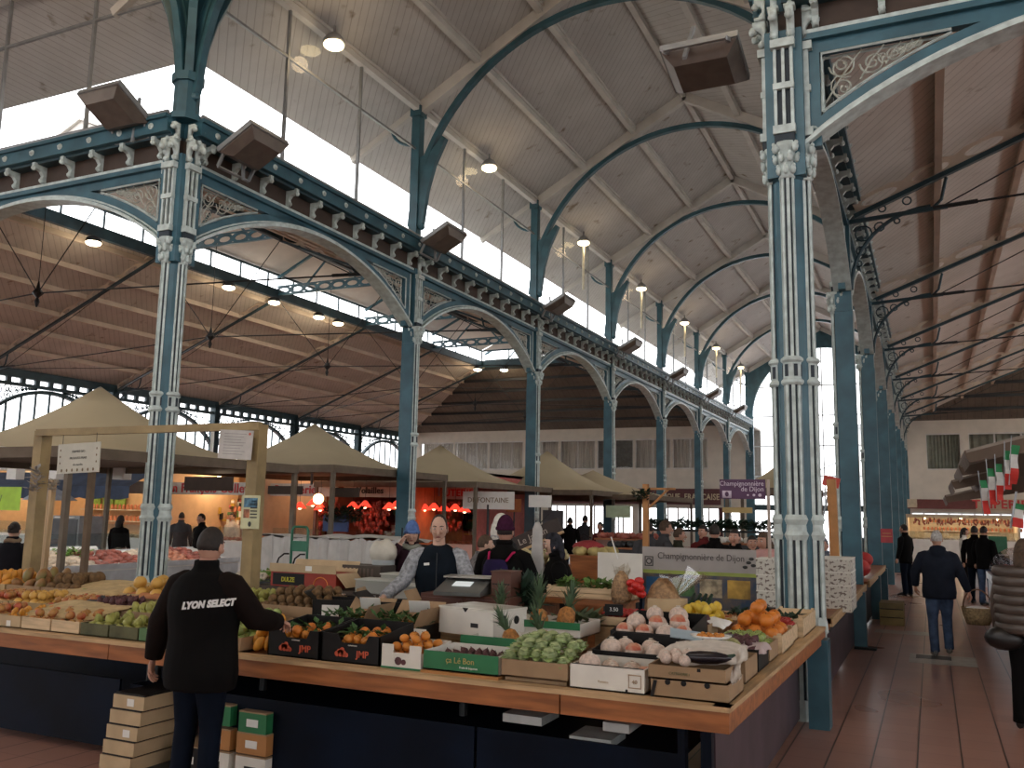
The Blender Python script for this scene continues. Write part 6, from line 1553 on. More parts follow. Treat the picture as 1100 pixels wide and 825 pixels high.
MB().bx(-w, w, -.005, 0, .03, .085).build('flap', CARDL, t); MB().bx(-w+.02, w-.02, .0, .2, .04, .05).build('inner_tray', PINK, t)
tag(MB().bx(-6.0, -4.7, 7.28, 7.55, .0, .99).build('box_stack', mat('dark_brown_crate', (.045, .03, .022), .7, var=.3), None), 'dark brown crates stacked in front of the back table', 'crate')
dk, w = box3('brown_crate', 'dark brown plastic crate on the back table behind the clear boxes', 'crate', 368, 409, 8.0, .3, 1.12, .17, mat('brown_plastic', (.05, .035, .025), .5))
sl_ = MB(); [sl_.bx(-w+.02+i*.05, -w+.045+i*.05, -.004, 0, .03, .14) for i in range(int(2*w/.05)-1)]; sl_.build('slats', mat('brown_plastic_light', (.10, .07, .055), .5), dk)
def mat_frost(name, c, k):
    m = bpy.data.materials.new(name); m.use_nodes = True; N = m.node_tree.nodes; L = m.node_tree.links; N.clear()
    o = N.new('ShaderNodeOutputMaterial'); x = N.new('ShaderNodeMixShader'); a = N.new('ShaderNodeBsdfTransparent'); b = N.new('ShaderNodeBsdfDiffuse'); b.inputs[0].default_value = (*c, 1)
    x.inputs[0].default_value = k; L.new(a.outputs[0], x.inputs[1]); L.new(b.outputs[0], x.inputs[2]); L.new(x.outputs[0], o.inputs[0]); return m
CLEAR = mat_frost('frosted_box_plastic', (.50, .50, .46), .6)
for i, (px0, px1, Y, z) in enumerate(((383, 422, 7.55, 1.05), (410, 442, 7.75, 1.10), (425, 458, 7.5, 1.02))):
    t, w = box3('clear_storage_box', 'frosted clear storage box left of the stallholder, %s from the left' % ORD[i], 'box', px0, px1, Y, .26, z, .13, CLEAR, mat('frosted_lid', (.5, .5, .46), .4))
    MB().bx(-w+.01, w-.01, .02, .24, .005, .05).build('contents', mat('grey_contents', (.28, .27, .25), .7, var=.5, scale=15.), t)
tag(MB().bx(K(408, 7.5), -4.1, 7.45, 7.85, 0, 1.01).build('side_cabinet', CARD, None), 'brown cabinet under the clear storage boxes left of the stallholder', 'cabinet')
js = None
for i in range(4):
    lab = 'short yellow jar beside the clear boxes, %s from the left' % ORD[i]; x = K(395+i*8, 7.3)
    if js is None:
        js = thing('jar', lab, 'jar', (x, 7.3, 1.0)); MB().lathe([(.022, 0), (.024, .05), (.018, .055)], 10).build('glass', mat('yellow_jar', (.50, .40, .14), .4), js, True); MB().lathe([(.02, .055), (.02, .068)], 10).build('lid', GALV, js)
    else: dup(js, (x, 7.3, 1.0), label=lab)
tag(MB().bx(K(388, 7.25), K(430, 7.25), 7.2, 7.42, .0, .99).build('jar_stand', WOOD, None), 'wooden stand holding the short yellow jars', 'stand')
wb = thing('plastic_bag_stack', 'tall translucent container stuffed with white plastic bags left of the blue hat woman', 'container', (K(412, 8.3), 8.3, 1.06))
MB().lathe([(.11, 0), (.125, .28)], 14).build('container', mat('milky_plastic', (.36, .40, .42), .35), wb, True)
MB().ball((0, 0, .36), (.155, .14, .14), 14, 9, lambda x, y, z: (x*(1+.12*math.sin(9*y)), y*(1+.1*math.sin(8*x)), z*(1+.15*math.sin(6*x+4*y)))).build('bags', mat('white_plastic', (.58, .55, .47), .45), wb, True)
tag(MB().bx(K(395, 8.2), K(432, 8.2), 8.1, 8.5, 0, 1.055).build('container_stand', DARKM, None), 'dark stand under the container of plastic bags', 'stand')
tr = thing('sack_truck', 'green hand trolley with curved black handles standing behind the DULZE carton', 'trolley', (K(321, 8.45), 8.45, 0))
TG = mat('green_metal', (.02, .14, .08), .4)
for s in (-1, 1): MB().tube([(s*.115, 0, .05), (s*.115, 0, 1.62), (s*.09, 0, 1.66)], .015, 8).build('upright', TG, tr, True)
MB().tube([(-.09, 0, 1.66), (.09, 0, 1.66)], .014, 8).build('handle', TG, tr); MB().bx(-.11, .11, -.01, .01, 1.38, 1.5).build('green_plate', TG, tr)
for s in (-1, 1): MB().tube([(s*.115-.02, -.01, 1.35), (s*.115-.06, -.05, 1.35), (s*.115-.11, -.08, 1.30), (s*.115-.13, -.09, 1.22)], .01, 6).build('curved_handle', BLACK, tr, True)
MB().bx(-.14, .14, -.2, 0, .03, .05).build('toe_plate', TG, tr)
for s in (-1, 1): MB().cyl((s*.15-.02, .05, .1), (s*.15+.02, .05, .1), .1, 14).build('wheel', BLACK, tr)
cf = None
for i, (px, py) in enumerate(((281, 618), (291, 619), (302, 620), (286, 612))):
    p = at(px, py, 1.12); lab = 'white cauliflower head right of the man in the lettered jacket'
    if cf is None:
        cf = thing('cauliflower', lab, 'vegetable', (p.x, 7.75, 1.12), 0, 'cauliflowers on the back table'); m = MB(); rnd = random.Random(4)
        for k in range(22):
            a_ = rnd.uniform(0, 6.3); e_ = rnd.uniform(0, 1.5); m.ball((.055*math.cos(a_)*math.cos(e_), .055*math.sin(a_)*math.cos(e_), .05*math.sin(e_)), .02, 6, 5)
        m.build('curd', mat('cauliflower_white', (.56, .50, .40), .8), cf, True); leaves('outer_leaves', None, None, (0, 0, -.03), (.05, .05, .02), 14, .09, LIME, seed=5, parent=cf)
    else: dup(cf, (p.x, 7.7+.1*(i % 2), 1.12+(.06 if i == 3 else 0)), i*1.3)
leaves('lettuce', 'bright green lettuce on the back table behind the white cauliflowers', 'vegetable', (K(283, 8.05), 8.05, 1.08), (.16, .09, .08), 120, .11, mat('lettuce_green', (.16, .30, .06), .6, var=.35), seed=71)
# scales and cash drawers
sc = thing('shop_scales', 'black shop scales with a bright display and pale top plate in front of the stallholder', 'scales', (K(500, 6.75), 6.72, 1.19), R(10))
MB().prism([(-.17, 0), (.19, 0), (.19, .12), (-.17, .03)], -.2, .2, plane='YZ').build('body', mat('scale_grey', (.10, .105, .10), .3), sc)
MB().prism([(-.03, .068), (.08, .0955), (.08, .099), (-.03, .0715)], -.09, .07, plane='YZ').build('display', mat('lcd', (.6, .65, .65), .3, emit=.6), sc); MB().bx(-.21, .21, .10, .30, .125, .14).build('weighing_plate', mat('worn_steel', (.42, .40, .36), .35, .6), sc)
BRT = mat('brown_till', (.10, .035, .022), .45)
t = thing('cash_drawer', 'reddish brown cash drawer unit under and right of the scales', 'drawer', (K(500, 6.7), 6.70, .86))
MB().bx(-.42, .42, 0, .42, 0, .325).build('cabinet', BRT, t)
for s in (-1, 1):
    d = MB().bx(s*.21-.19, s*.21+.19, -.012, 0, .10, .295).build('drawer_front', BRT, t); MB().bx(s*.21-.07, s*.21+.07, -.02, -.012, .235, .243).build('handle', DARKM, d); MB().ball((s*.21+.15, -.014, .26), .006, 6, 4).build('lock', GALV, d)
t = thing('till', 'small reddish brown till right of the scales', 'till', (K(537, 6.75), 6.78, 1.19)); MB().bx(-.09, .09, 0, .2, 0, .19).build('body', BRT, t); MB().bx(-.095, .095, -.01, .21, .19, .20).build('top', BRT, t); MB().bx(-.08, .08, -.004, 0, .09, .1).build('slot', BLACK, t)
# white sheeted counter beyond
wsx0, wsx1 = K(276, 10.6), K(436, 10.6)
t = thing('sheeted_counter', 'long counter covered with a white plastic sheet behind the green trolley', 'counter', (0, 0, 0))
MB().bx(wsx0, wsx1, 10.55, 11.5, 0, 1.38).build('body', DARKM, t)
sheet('plastic_sheet', None, None, wsx0-.05, wsx1+.05, 10.5, 11.55, 1.46, .06, mat('white_sheet', (.47, .46, .44), .5, var=.08), 40, 12, parent=t, seed=3)
fv = MB(); n = 60
for i in range(n):
    x = wsx0-.05+(wsx1-wsx0+.1)*i/n; x2 = wsx0-.05+(wsx1-wsx0+.1)*(i+1)/n; f1 = .03*math.sin(i*.9)+.02*math.sin(i*2.3); f2 = .03*math.sin((i+1)*.9)+.02*math.sin((i+1)*2.3)
    fv.quad((x, 10.47+f1, .95), (x2, 10.47+f2, .95), (x2, 10.49, 1.46+f2*.6), (x, 10.49, 1.46+f1*.6))
fv.build('sheet_front', MATS['white_sheet'], t, True)

# ================================================================== WET FISH COUNTER AND LEFT SHOPS
fc = thing('fish_counter', 'long glazed counter with pink and green food on display, left of the corner column', 'counter', (0, 0, 0))
STEEL = mat('white_steel', (.62, .64, .66), .3, .2)
xf = -10.9
MB().bx(-13.2, xf, 7.6, 12.2, 0, .92).build('cabinet', STEEL, fc); MB().bx(xf, xf+.03, 7.6, 12.2, .94, 1.02).build('front_rail', STEEL, fc); MB().prism([(-11.95, .92), (xf, .92), (xf, .95), (-11.95, 1.14)], 7.6, 12.2).build('deck', PAPER, fc); MB().bx(-11.98, -11.95, 7.6, 12.2, .9, 1.16).build('back_board', STEEL, fc)
MB().bx(-11.99, -11.97, 7.6, 12.2, 1.16, 1.42).build('glass_screen', mat_glass('counter_glass', (.9, .95, .95), .15), fc)
FISH = [mat('salmon_pink', (.55, .22, .13), .5, var=.3, scale=10.), mat('pale_fish', (.60, .48, .36), .5, var=.3, scale=10.), mat('ham_red', (.35, .10, .07), .5, var=.4, scale=10.)]
for i in range(9):
    y = 7.75+i*.48; m = FISH[(0, 0, 1, 1, 2, 2, 1, 0, 2)[i]]
    rnd = random.Random(i); mm = MB()
    for k in range(44):
        q_ = rnd.uniform(0, .75); mm.ball((-11.0-q_, y+rnd.uniform(-.22, .22), .97+q_*.2+rnd.uniform(0, .03)), (.07, .06, .045), 7, 5)
    tag(mm.build('fish_display', m, None, True), 'heap of %s food on the glazed counter, %s from the near end' % (('salmon pink', 'salmon pink', 'pale', 'pale', 'dark red', 'dark red', 'pale', 'salmon pink', 'dark red')[i], ORD[i]), 'food', None, 'stuff')
for i, y in enumerate((7.9, 9.4)): leaves('lettuce_garnish', 'bright green lettuce garnish on the glazed counter, %s one' % ('near', 'far')[i], 'garnish', (-11.6, y, 1.08), (.12, .26, .12), 130, .12, MATS['lettuce_green'], seed=80+i)
tag(MB().cyl((-11.8, 8.6, 1.18), (-11.8, 10.0, 1.18), .055, 12).build('paper_roll', PAPER, None), 'long white paper roll on the glazed counter', 'roll')
L = bpy.data.lights.new('added_counter_light', 'AREA'); L.energy = 30; L.shape = 'RECTANGLE'; L.size = .3; L.size_y = 4.4; L.color = (1, .95, .88); o = bpy.data.objects.new('added_counter_light', L); COL.objects.link(o); o.location = (-11.4, 9.9, 2.55)  # added light, with a lamp body over it, to brighten the food counter
tag(MB().bx(-11.6, -11.2, 7.7, 12.1, 2.57, 2.62).bx(-11.42, -11.38, 7.8, 7.84, 2.62, 3.3).bx(-11.42, -11.38, 11.9, 11.94, 2.62, 3.3).build('added_strip_lamp', PAPER, None), 'added long flat lamp brightening the glazed fish counter from above', 'lamp')
WARM = mat('warm_shop_wall', (.62, .44, .28), .8, var=.05); SHOPW = mat('shop_white', (.55, .52, .46), .7)
AWN = mat('blue_awning_cloth', (.035, .055, .10), .8, var=.25, scale=3.)
def spot(x, y, z, e, col=(1, .72, .42), r=.08):
    L = bpy.data.lights.new('shop_light', 'POINT'); L.energy = e; L.color = col; L.shadow_soft_size = r
    o = bpy.data.objects.new('shop_light', L); COL.objects.link(o); o.location = (x, y, z)
def shop(label, px0, px1, Y, D, wall, zf0=2.18, zf1=2.5, fascia=None, txt=None, tcol=None, tsz=.28, counter=PAPER, light=40, lcol=(1, .72, .42), H=2.9):
    x0, x1 = K(px0, Y), K(px1, Y)
    t = thing('shop', label, 'shop', ((x0+x1)/2, Y, 0)); w = (x1-x0)/2
    b = MB(); b.bx(-w, w, D, D+.08, 0, H).bx(-w, -w+.08, 0, D, 0, H).bx(w-.08, w, 0, D, 0, H); b.build('wall', wall, t)
    MB().bx(-w, w, 0, D, H-.08, H).build('shop_ceiling', SHOPW, t)
    f = MB().bx(-w, w, -.06, 0, zf0, zf1).build('fascia', fascia or SHOPW, t)
    if txt: text_mesh(txt, tsz, tcol, .01, parent=t, M=face_y(0, -.075, (zf0+zf1)/2), bold=.004)
    c = MB().bx(-w+.1, w-.1, .1, .8, 0, 1.0).build('counter', counter, t); MB().bx(-w+.1, w-.1, .12, .14, 1.0, 1.35).build('counter_glass', MATS['counter_glass'], c)
    g = MB(); rnd = random.Random(int(px0)+5)
    for i in range(int((x1-x0)*22)): g.ball((-w+.2+rnd.uniform(0, 1)*(2*w-.4), .45+rnd.uniform(-.2, .2), 1.04), (.06, .07, .05), 6, 4)
    g.build('counter_goods', FISH[2] if 'red' in label else FISH[1], t, True)['kind'] = 'stuff'
    sh_ = MB()
    for z in (1.35, 1.7): sh_.bx(-w*.7, w*.7, D-.3, D, z, z+.03)
    sh_.build('shelf', SHOPW, t)
    g = MB()
    for i in range(int((x1-x0)*6)):
        for z in (1.38, 1.73): g.lathe([(.045, 0), (.05, .12), (.02, .16)], 6, (-w*.68+i/6, D-.15, z))
    g.build('shelf_jars', FISH[int(px0) % 3], t)['kind'] = 'stuff'
    if 'red' in label:
        for nm, c in (('pale_goods', PAPER), ('yellow_goods', mat('yellow_goods', (.5, .32, .06), .6)), ('dark_goods', DARKM), ('pink_goods', mat('pink_goods', (.5, .12, .14), .5)), ('green_goods', mat('green_goods', (.10, .22, .08), .6))):
            g = MB()
            for i in range(int((x1-x0)*9)):
                xx = rnd.uniform(-w+.15, w-.15); zz = rnd.uniform(1.1, 2.1); g.box((xx, D-rnd.uniform(.1, 1.2), zz), (rnd.uniform(.05, .2), .05, rnd.uniform(.06, .22)))
            g.build(nm, c, t)['kind'] = 'stuff'
    n = max(1, int((x1-x0)/1.4))
    for i in range(n):
        x = -w+(i+.5)*(2*w)/n; s = MB().ball((x, D*.45, H-.16), .06, 8, 6).build('spotlight', LAMPG, t, True); spot((x0+x1)/2+x, Y+D*.45, H-.3, light, lcol)
    return t, w, x0, x1
YA = 17.5
t, w, x0, x1 = shop('cream lit shop under a blue awning at the far left', -30, 163, YA, 3., WARM, light=26)
aw = MB(); n = 40
for i in range(n):
    a_, b_ = x0+(x1-x0)*i/n, x0+(x1-x0)*(i+1)/n; f = .05*abs(math.sin(i*PI/5)); f2 = .05*abs(math.sin((i+1)*PI/5))
    aw.quad((a_, YA-.9, 2.35), (b_, YA-.9, 2.35), (b_, YA-.1, 2.75), (a_, YA-.1, 2.75)); aw.quad((a_, YA-.9, 2.05-f), (b_, YA-.9, 2.05-f2), (b_, YA-.9, 2.35), (a_, YA-.9, 2.35))
tag(aw.build('shop_awning', AWN, None), 'dark blue scalloped awning in front of the cream lit shop at far left', 'awning')
for i, px in enumerate((98, 112, 125)): tag(MB().bx(K(px, YA+2.9)-.22, K(px, YA+2.9)+.22, YA+2.86, YA+2.9, 1.75, 2.2).build('green_picture', mat('green_picture', (.16, .30, .05), .5, var=.4), None), 'green picture panel on the wall of the cream lit shop, %s from the left' % ORD[i], 'picture')
fridge = thing('display_fridge', 'grey glass fronted refrigerator in front of the cream lit shop', 'refrigerator', (K(66, 13.5), 13.5, 0)); MB().bx(-.45, .45, 0, .6, 0, 1.62).build('cabinet', mat('fridge_grey', (.25, .27, .28), .4), fridge); MB().bx(-.4, .4, -.02, 0, .5, 1.55).build('door', mat('fridge_glass', (.12, .13, .14), .15), fridge); MB().bx(-.3, .3, -.025, 0, 1.57, 1.6).build('trim', PAPER, fridge)
um = MB(); um.lathe([(.02, .32), (.35, .2), (.62, 0), (.6, .0), (.34, .17)], 12); tag(um.build('small_parasol', mat('pale_blue_cloth', (.35, .40, .48), .8), None, loc=(K(48, 15), 15, 1.95)), 'pale blue small parasol above the grey refrigerator', 'parasol'); MB().cyl((0, 0, -1.95), (0, 0, .3), .02, 6).build('pole', GALV, bpy.data.objects['small_parasol'])
for i, px in enumerate((8, 52, 124)):
    d = thing('white_spotlight', 'white box spotlight hanging from the canopy rail, %s from the left' % ORD[i], 'spotlight', (K(px, 12.3), 12.3, 2.35)); MB().bx(-.14, .14, -.1, .1, 0, .22).build('housing', PAPER, d); MB().bx(-.02, .02, -.02, .02, .22, .34).build('bracket', PAPER, d)
rl = MB().bx(K(-20, 12.3), K(160, 12.3), 12.27, 12.33, 2.66, 2.72); tag(rl.build('canopy_rail', PAPER, None), 'long white rail carrying box spotlights under the first canopy', 'rail')
REDT = mat('red_lettering', (.50, .03, .03), .5)
shop('cream lit shop with the red lettered Jean sign behind the lettered jacket', 166, 268, YA+.5, 3., WARM, txt='Jean François Collet', tcol=REDT, tsz=.34, light=34)
REDW = mat('red_shop_wall', (.38, .10, .045), .7)
shop('red walled butcher shop with the red lettered Boucheries sign', 272, 360, YA+1.2, 3., REDW, txt='Boucherie', tcol=REDT, tsz=.3, light=20, lcol=(1, .62, .42))
shop('red walled butcher shop with hanging meats left of the first slim column', 362, 432, YA+1.5, 3., mat('orange_shop_wall', (.5, .20, .07), .7), txt='Volailles', tcol=INK, tsz=.22, light=18, lcol=(1, .62, .42))
shop('red lit butcher shop seen right of the first slim column', 440, 512, 21., 3., mat('pink_shop_wall', (.45, .12, .10), .7), txt='CHARCUTERIE', tcol=REDT, tsz=.26, light=16, lcol=(1, .62, .5))
s5, w, h = card('arched_sign', 'white rounded sign reading DE FONTAINE between the first and second slim columns', 'sign', 497, 552, 528, 547, 19., PAPER, .03); text_mesh('DE FONTAINE', .17, mat('tan_lettering', (.25, .17, .10), .6), .004, parent=s5, M=face_y(0, -.02, 0)); MB().cyl((0, 0, -2.2), (0, 0, -.1), .03, 6).build('pole', DARKM, s5)
# hanging red lamps
REDL = mat('red_lamp_shade', (.7, .04, .02), .4, emit=1.3, ecol=(1, .06, .03)); REDG = mat('red_lamp_core', (1, .5, .3), .4, emit=14., ecol=(1, .42, .22))
rl = thing('red_lamp', 'x', 'lamp'); MB().lathe([(.03, .16), (.07, .12), (.17, 0), (.165, .0), (.06, .1)], 14).build('shade', REDL, rl, True); MB().ball((0, 0, .02), .05, 8, 6).build('bulb', REDG, rl, True); MB().cyl((0, 0, .16), (0, 0, .75), .006, 4).build('cord', DARKM, rl)
k = 0
for (px, py, Y) in [(322, 546, 18), (336, 543, 18), (344, 548, 18), (379, 546, 18), (392, 545, 18), (418, 547, 18), (426, 545, 18), (446, 548, 20), (456, 548, 20), (466, 547, 20), (477, 549, 20), (489, 548, 20), (499, 550, 20)]:
    p = at(px, py, Y=Y); lab = 'glowing red hanging lamp of the butcher shops, %s from the left' % ORD[k]
    if k == 0: rl.location = p; rl['label'] = lab
    else: dup(rl, p, label=lab)
    k += 1
spot(K(340, 17.6), 17.6, 1.9, 3, (1, .3, .16)); spot(K(470, 19.6), 19.6, 1.9, 2, (1, .25, .15))
tf = thing('star_lamp', 'bright orange white lamp among red garlands in the butcher shop', 'lamp', at(342, 536, Y=17.8)); MB().ball((0, 0, 0), .13, 10, 8).build('globe', mat('star_glow', (1, .6, .3), .4, emit=9., ecol=(1, .5, .22)), tf, True)
for i, px in enumerate((352, 392, 398, 405, 462, 484)):
    m = MB(); rnd = random.Random(px)
    for q in range(40): m.ball((rnd.uniform(-.3, .3), rnd.uniform(-.1, .1), -rnd.uniform(0, 1)*.7), (.05, .05, .07), 5, 4)
    tag(m.build('hanging_meats', mat('hanging_meat', (.28, .05, .03), .5, var=.5, scale=14.), None, True, loc=at(px, 540, Y=18.4 if px < 440 else 20.6)), 'bunch of dark red hanging meats in the butcher shops, %s from the left' % ORD[i], 'meat')
bl = tag(MB().bx(K(345, 17.2), K(372, 17.2), 17.2, 17.25, 1.35, 1.72).build('blue_panel', mat('blue_panel', (.02, .06, .22), .5), None), 'blue panel on the counter of the red butcher shop', 'panel')
leaves('round_bush', 'round dark green bush on the counter of the red butcher shop', 'plant', (K(366, 16.8), 16.8, 1.55), (.45, .2, .3), 260, .2, DGREEN, seed=90)
for i, (px0, px1, py0, py1, Y) in enumerate(((288, 325, 522, 531, 14.), (360, 386, 524, 534, 14.5), (198, 250, 512, 527, 13.))): tag(card('brown_board', 'dark brown board hanging under the canopies, %s from the left' % ['second', 'third', 'first'][i], 'board', px0, px1, py0, py1, Y, mat('brown_board', (.05, .03, .02), .7), .02)[0], None)

# ================================================================== CANOPIES
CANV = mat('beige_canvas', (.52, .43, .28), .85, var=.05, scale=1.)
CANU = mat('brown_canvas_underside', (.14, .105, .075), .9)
def canopy(label, cx, cy, w, d, ze, zp, first=None):
    t = thing('canopy', label, 'canopy', (cx, cy, 0)); n = 14; vs = []; 
    m = MB()
    G = {}
    for j in range(n+1):
        for i in range(n+1):
            u, v = 2*i/n-1, 2*j/n-1; r = max(abs(u), abs(v)); rr = (abs(u)**2.6+abs(v)**2.6)**(1/2.6); rr = min(1, rr)
            z = ze+(zp-ze)*((1-rr)**1.55)*1.0 - .04*(1-r)*0; G[i, j] = len(vs); vs.append((u*w/2, v*d/2, z))
    fs = [(G[i, j], G[i+1, j], G[i+1, j+1], G[i, j+1]) for i in range(n) for j in range(n)]
    m.add(vs, fs); m.build('canvas', CANV, t, True)
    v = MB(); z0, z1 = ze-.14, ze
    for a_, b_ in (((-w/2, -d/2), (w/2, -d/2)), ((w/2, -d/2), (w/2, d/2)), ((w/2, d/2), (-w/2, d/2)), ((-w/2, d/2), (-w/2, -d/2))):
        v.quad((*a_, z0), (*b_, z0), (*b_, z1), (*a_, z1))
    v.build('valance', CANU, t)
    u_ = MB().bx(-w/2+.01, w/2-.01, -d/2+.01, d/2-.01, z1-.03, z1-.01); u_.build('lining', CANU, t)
    for sx in (-1, 1):
        for sy in (-1, 1): MB().bx(sx*(w/2-.05)-.035, sx*(w/2-.05)+.035, sy*(d/2-.05)-.035, sy*(d/2-.05)+.035, 0, z1-.03).build('leg', mat('canopy_leg', (.14, .11, .08), .7), t)
    MB().cyl((0, 0, ze-.3), (0, 0, zp-.02), .03, 8).build('centre_pole', GALV, t)
    return t
C1 = at(108, 415, 3.75)
for i, (px, py, z, w, lab) in enumerate([(108, 415, 3.75, 3.6, 'beige peaked canopy at far left, behind the corner column'), (338, 455, 3.7, 4.3, 'beige peaked canopy between the corner column and the first slim column'),
       (473, 478, 3.6, 4.6, 'beige peaked canopy just right of the first slim column'), (588, 484, 3.75, 4.6, 'beige peaked canopy partly hidden by the second slim column'), (637, 505, 3.25, 5.2, 'lowest beige canopy before the office windows')]):
    p = at(px, py, z); ze = (2.60, 2.68, 2.55, 2.5, 2.42)[i]; w = (4.5, 4.3, 4.6, 4.6, 5.2)[i]
    canopy(lab, p.x, p.y, w, w, ze, z)
# ================================================================== FAR SIDE OF THE HALL
MAR = mat('maroon_fascia', (.085, .02, .022), .5)
for i, (px0, px1, lab) in enumerate(((552, 775, 'long maroon fascia with pale capitals under the office windows'), )):
    Y = 53.5; x0, x1 = K(px0, Y), K(px1, Y); t = thing('shop_fascia', lab, 'sign', ((x0+x1)/2, Y, 0))
    MB().bx(-(x1-x0)/2, (x1-x0)/2, 0, .1, 2.5, 3.45).build('board', MAR, t); text_mesh('MARCHAND  HENRI-MARTIN  BOUTIQUE  FRANCAISE', .5, mat('cream_lettering', (.50, .42, .28), .5), .02, parent=t, M=face_y(1.6, -.03, 2.95), sx=.78, bold=.01)
    for s in (-1, 1): MB().bx(s*(x1-x0)/2-.1, s*(x1-x0)/2+.1, 0, .1, 0, 2.35).build('pier', MAR, t)
x0, x1 = K(972, 53.3), K(1105, 53.3)
t = thing('shop_fascia', 'dark red and cream fascia lettered TRIPERIE at the end of the aisle', 'sign', ((x0+x1)/2, 53.3, 0)); w = (x1-x0)/2
MB().bx(-w, w*.22, 0, .1, 2.45, 2.95).build('red_board', mat('dark_red_board', (.13, .03, .025), .5), t); MB().bx(w*.22, w, -.02, .1, 2.4, 3.0).build('cream_board', mat('cream_board', (.50, .42, .30), .6), t); MB().bx(-w*.98, -w*.75, -.02, 0, 2.5, 2.95).build('cream_patch', MATS['cream_board'], t)
text_mesh('TRIPERIE', .62, REDT, .03, parent=t, M=face_y(w*.60, -.05, 2.7), bold=.012)
for s in (-1, 1): MB().bx(s*w-.1, s*w+.1, 0, .1, 0, 2.45).build('pier', MAR, t)
# lit meat stall at the end of the right aisle
shop_y = 44.
t, w, x0, x1 = shop('warmly lit stall with hanging meats at the end of the right aisle', 975, 1098, shop_y, 3., mat('cream_tiles', (.60, .50, .36), .5), 1.95, 2.1, MATS['cream_board'], None, None, light=24, lcol=(1, .76, .48), counter=PAPER, H=2.1)
for i in range(9):
    m = MB(); rnd = random.Random(i)
    for q in range(14): m.ball((rnd.uniform(-.18, .18), 0, -rnd.uniform(0, .26)), (.035, .035, .06), 5, 4)
    tag(m.build('hanging_sausages', FISH[2], None, True, loc=(x0+.4+i*(x1-x0-.8)/8, shop_y-.1, 1.92)), 'hanging sausages in the lit stall ending the aisle, %s from the left' % ORD[i], 'sausages')
tag(MB().bx(K(1063, 30), K(1083, 30), 30, 30.5, 1.0, 1.42).bx(K(1064, 30), K(1082, 30), 30.05, 30.45, 0, 1.).build('green_bin', mat('green_panel', (.02, .12, .06), .5), None), 'green fronted box beside the lit stall at the aisle end', 'box')
tag(MB().bx(K(1040, 29), K(1100, 29), 29, 29.8, 0, .92).build('pale_counter', STEEL, None), 'pale counter at the end of the right aisle behind the pair in black', 'counter')
# glass display case on the right
dc = thing('display_case', 'curved glass meat display case at the right edge of the photo', 'display case', (0, 0, 0))
X0 = .98; ya, yb = 11.3, 20.5
MB().bx(X0, X0+1.2, ya, yb, .1, .75).build('cabinet', mat('case_front', (.10, .12, .16), .35), dc); MB().bx(X0-.04, X0+1.2, ya, yb, .75, .88).build('ledge', STEEL, dc); MB().bx(X0+.06, X0+1.2, ya, yb, 0, .1).build('kick', BLACK, dc)
for i in range(7): MB().bx(X0-.012, X0, ya+.1+i*1.32, ya+1.3+i*1.32, .14, .7).build('front_panel', mat('case_panel', (.16, .19, .25), .3), dc)
pts = [(X0, .88), (X0+.06, 1.08), (X0+.18, 1.24), (X0+.36, 1.34), (X0+.6, 1.37)]
g = MB(); g.strip(pts, [(a_+.01, b_-.012) for a_, b_ in pts], ya, yb); g.build('curved_glass', mat_glass('case_glass', (.85, .85, .88), .3, .05), dc, True)
MB().bx(X0+.55, X0+1.2, ya, yb, 1.36, 1.40).build('top_shelf', STEEL, dc); m = MB(); rnd = random.Random(9)
for i in range(200): m.ball((X0+.2+rnd.uniform(0, .5), rnd.uniform(ya+.1, yb-.1), .93+rnd.uniform(0, .08)), (.08, .12, .04), 6, 4)
o = m.build('meat_display', mat('pink_meat', (.50, .16, .14), .45, var=.4, scale=8.), dc, True); o['kind'] = 'stuff'
L = bpy.data.lights.new('case_light', 'AREA'); L.energy = 18; L.size = .2; L.size_y = 8; L.shape = 'RECTANGLE'; L.color = (1, .62, .6); o = bpy.data.objects.new('case_light', L); COL.objects.link(o); o.location = (X0+.62, (ya+yb)/2, 1.34)
leaves('potted_plant', 'small green plant standing on top of the glass display case', 'plant', (X0+.9, 17.5, 1.40), (.15, .2, .2), 120, .14, DGREEN, seed=95)
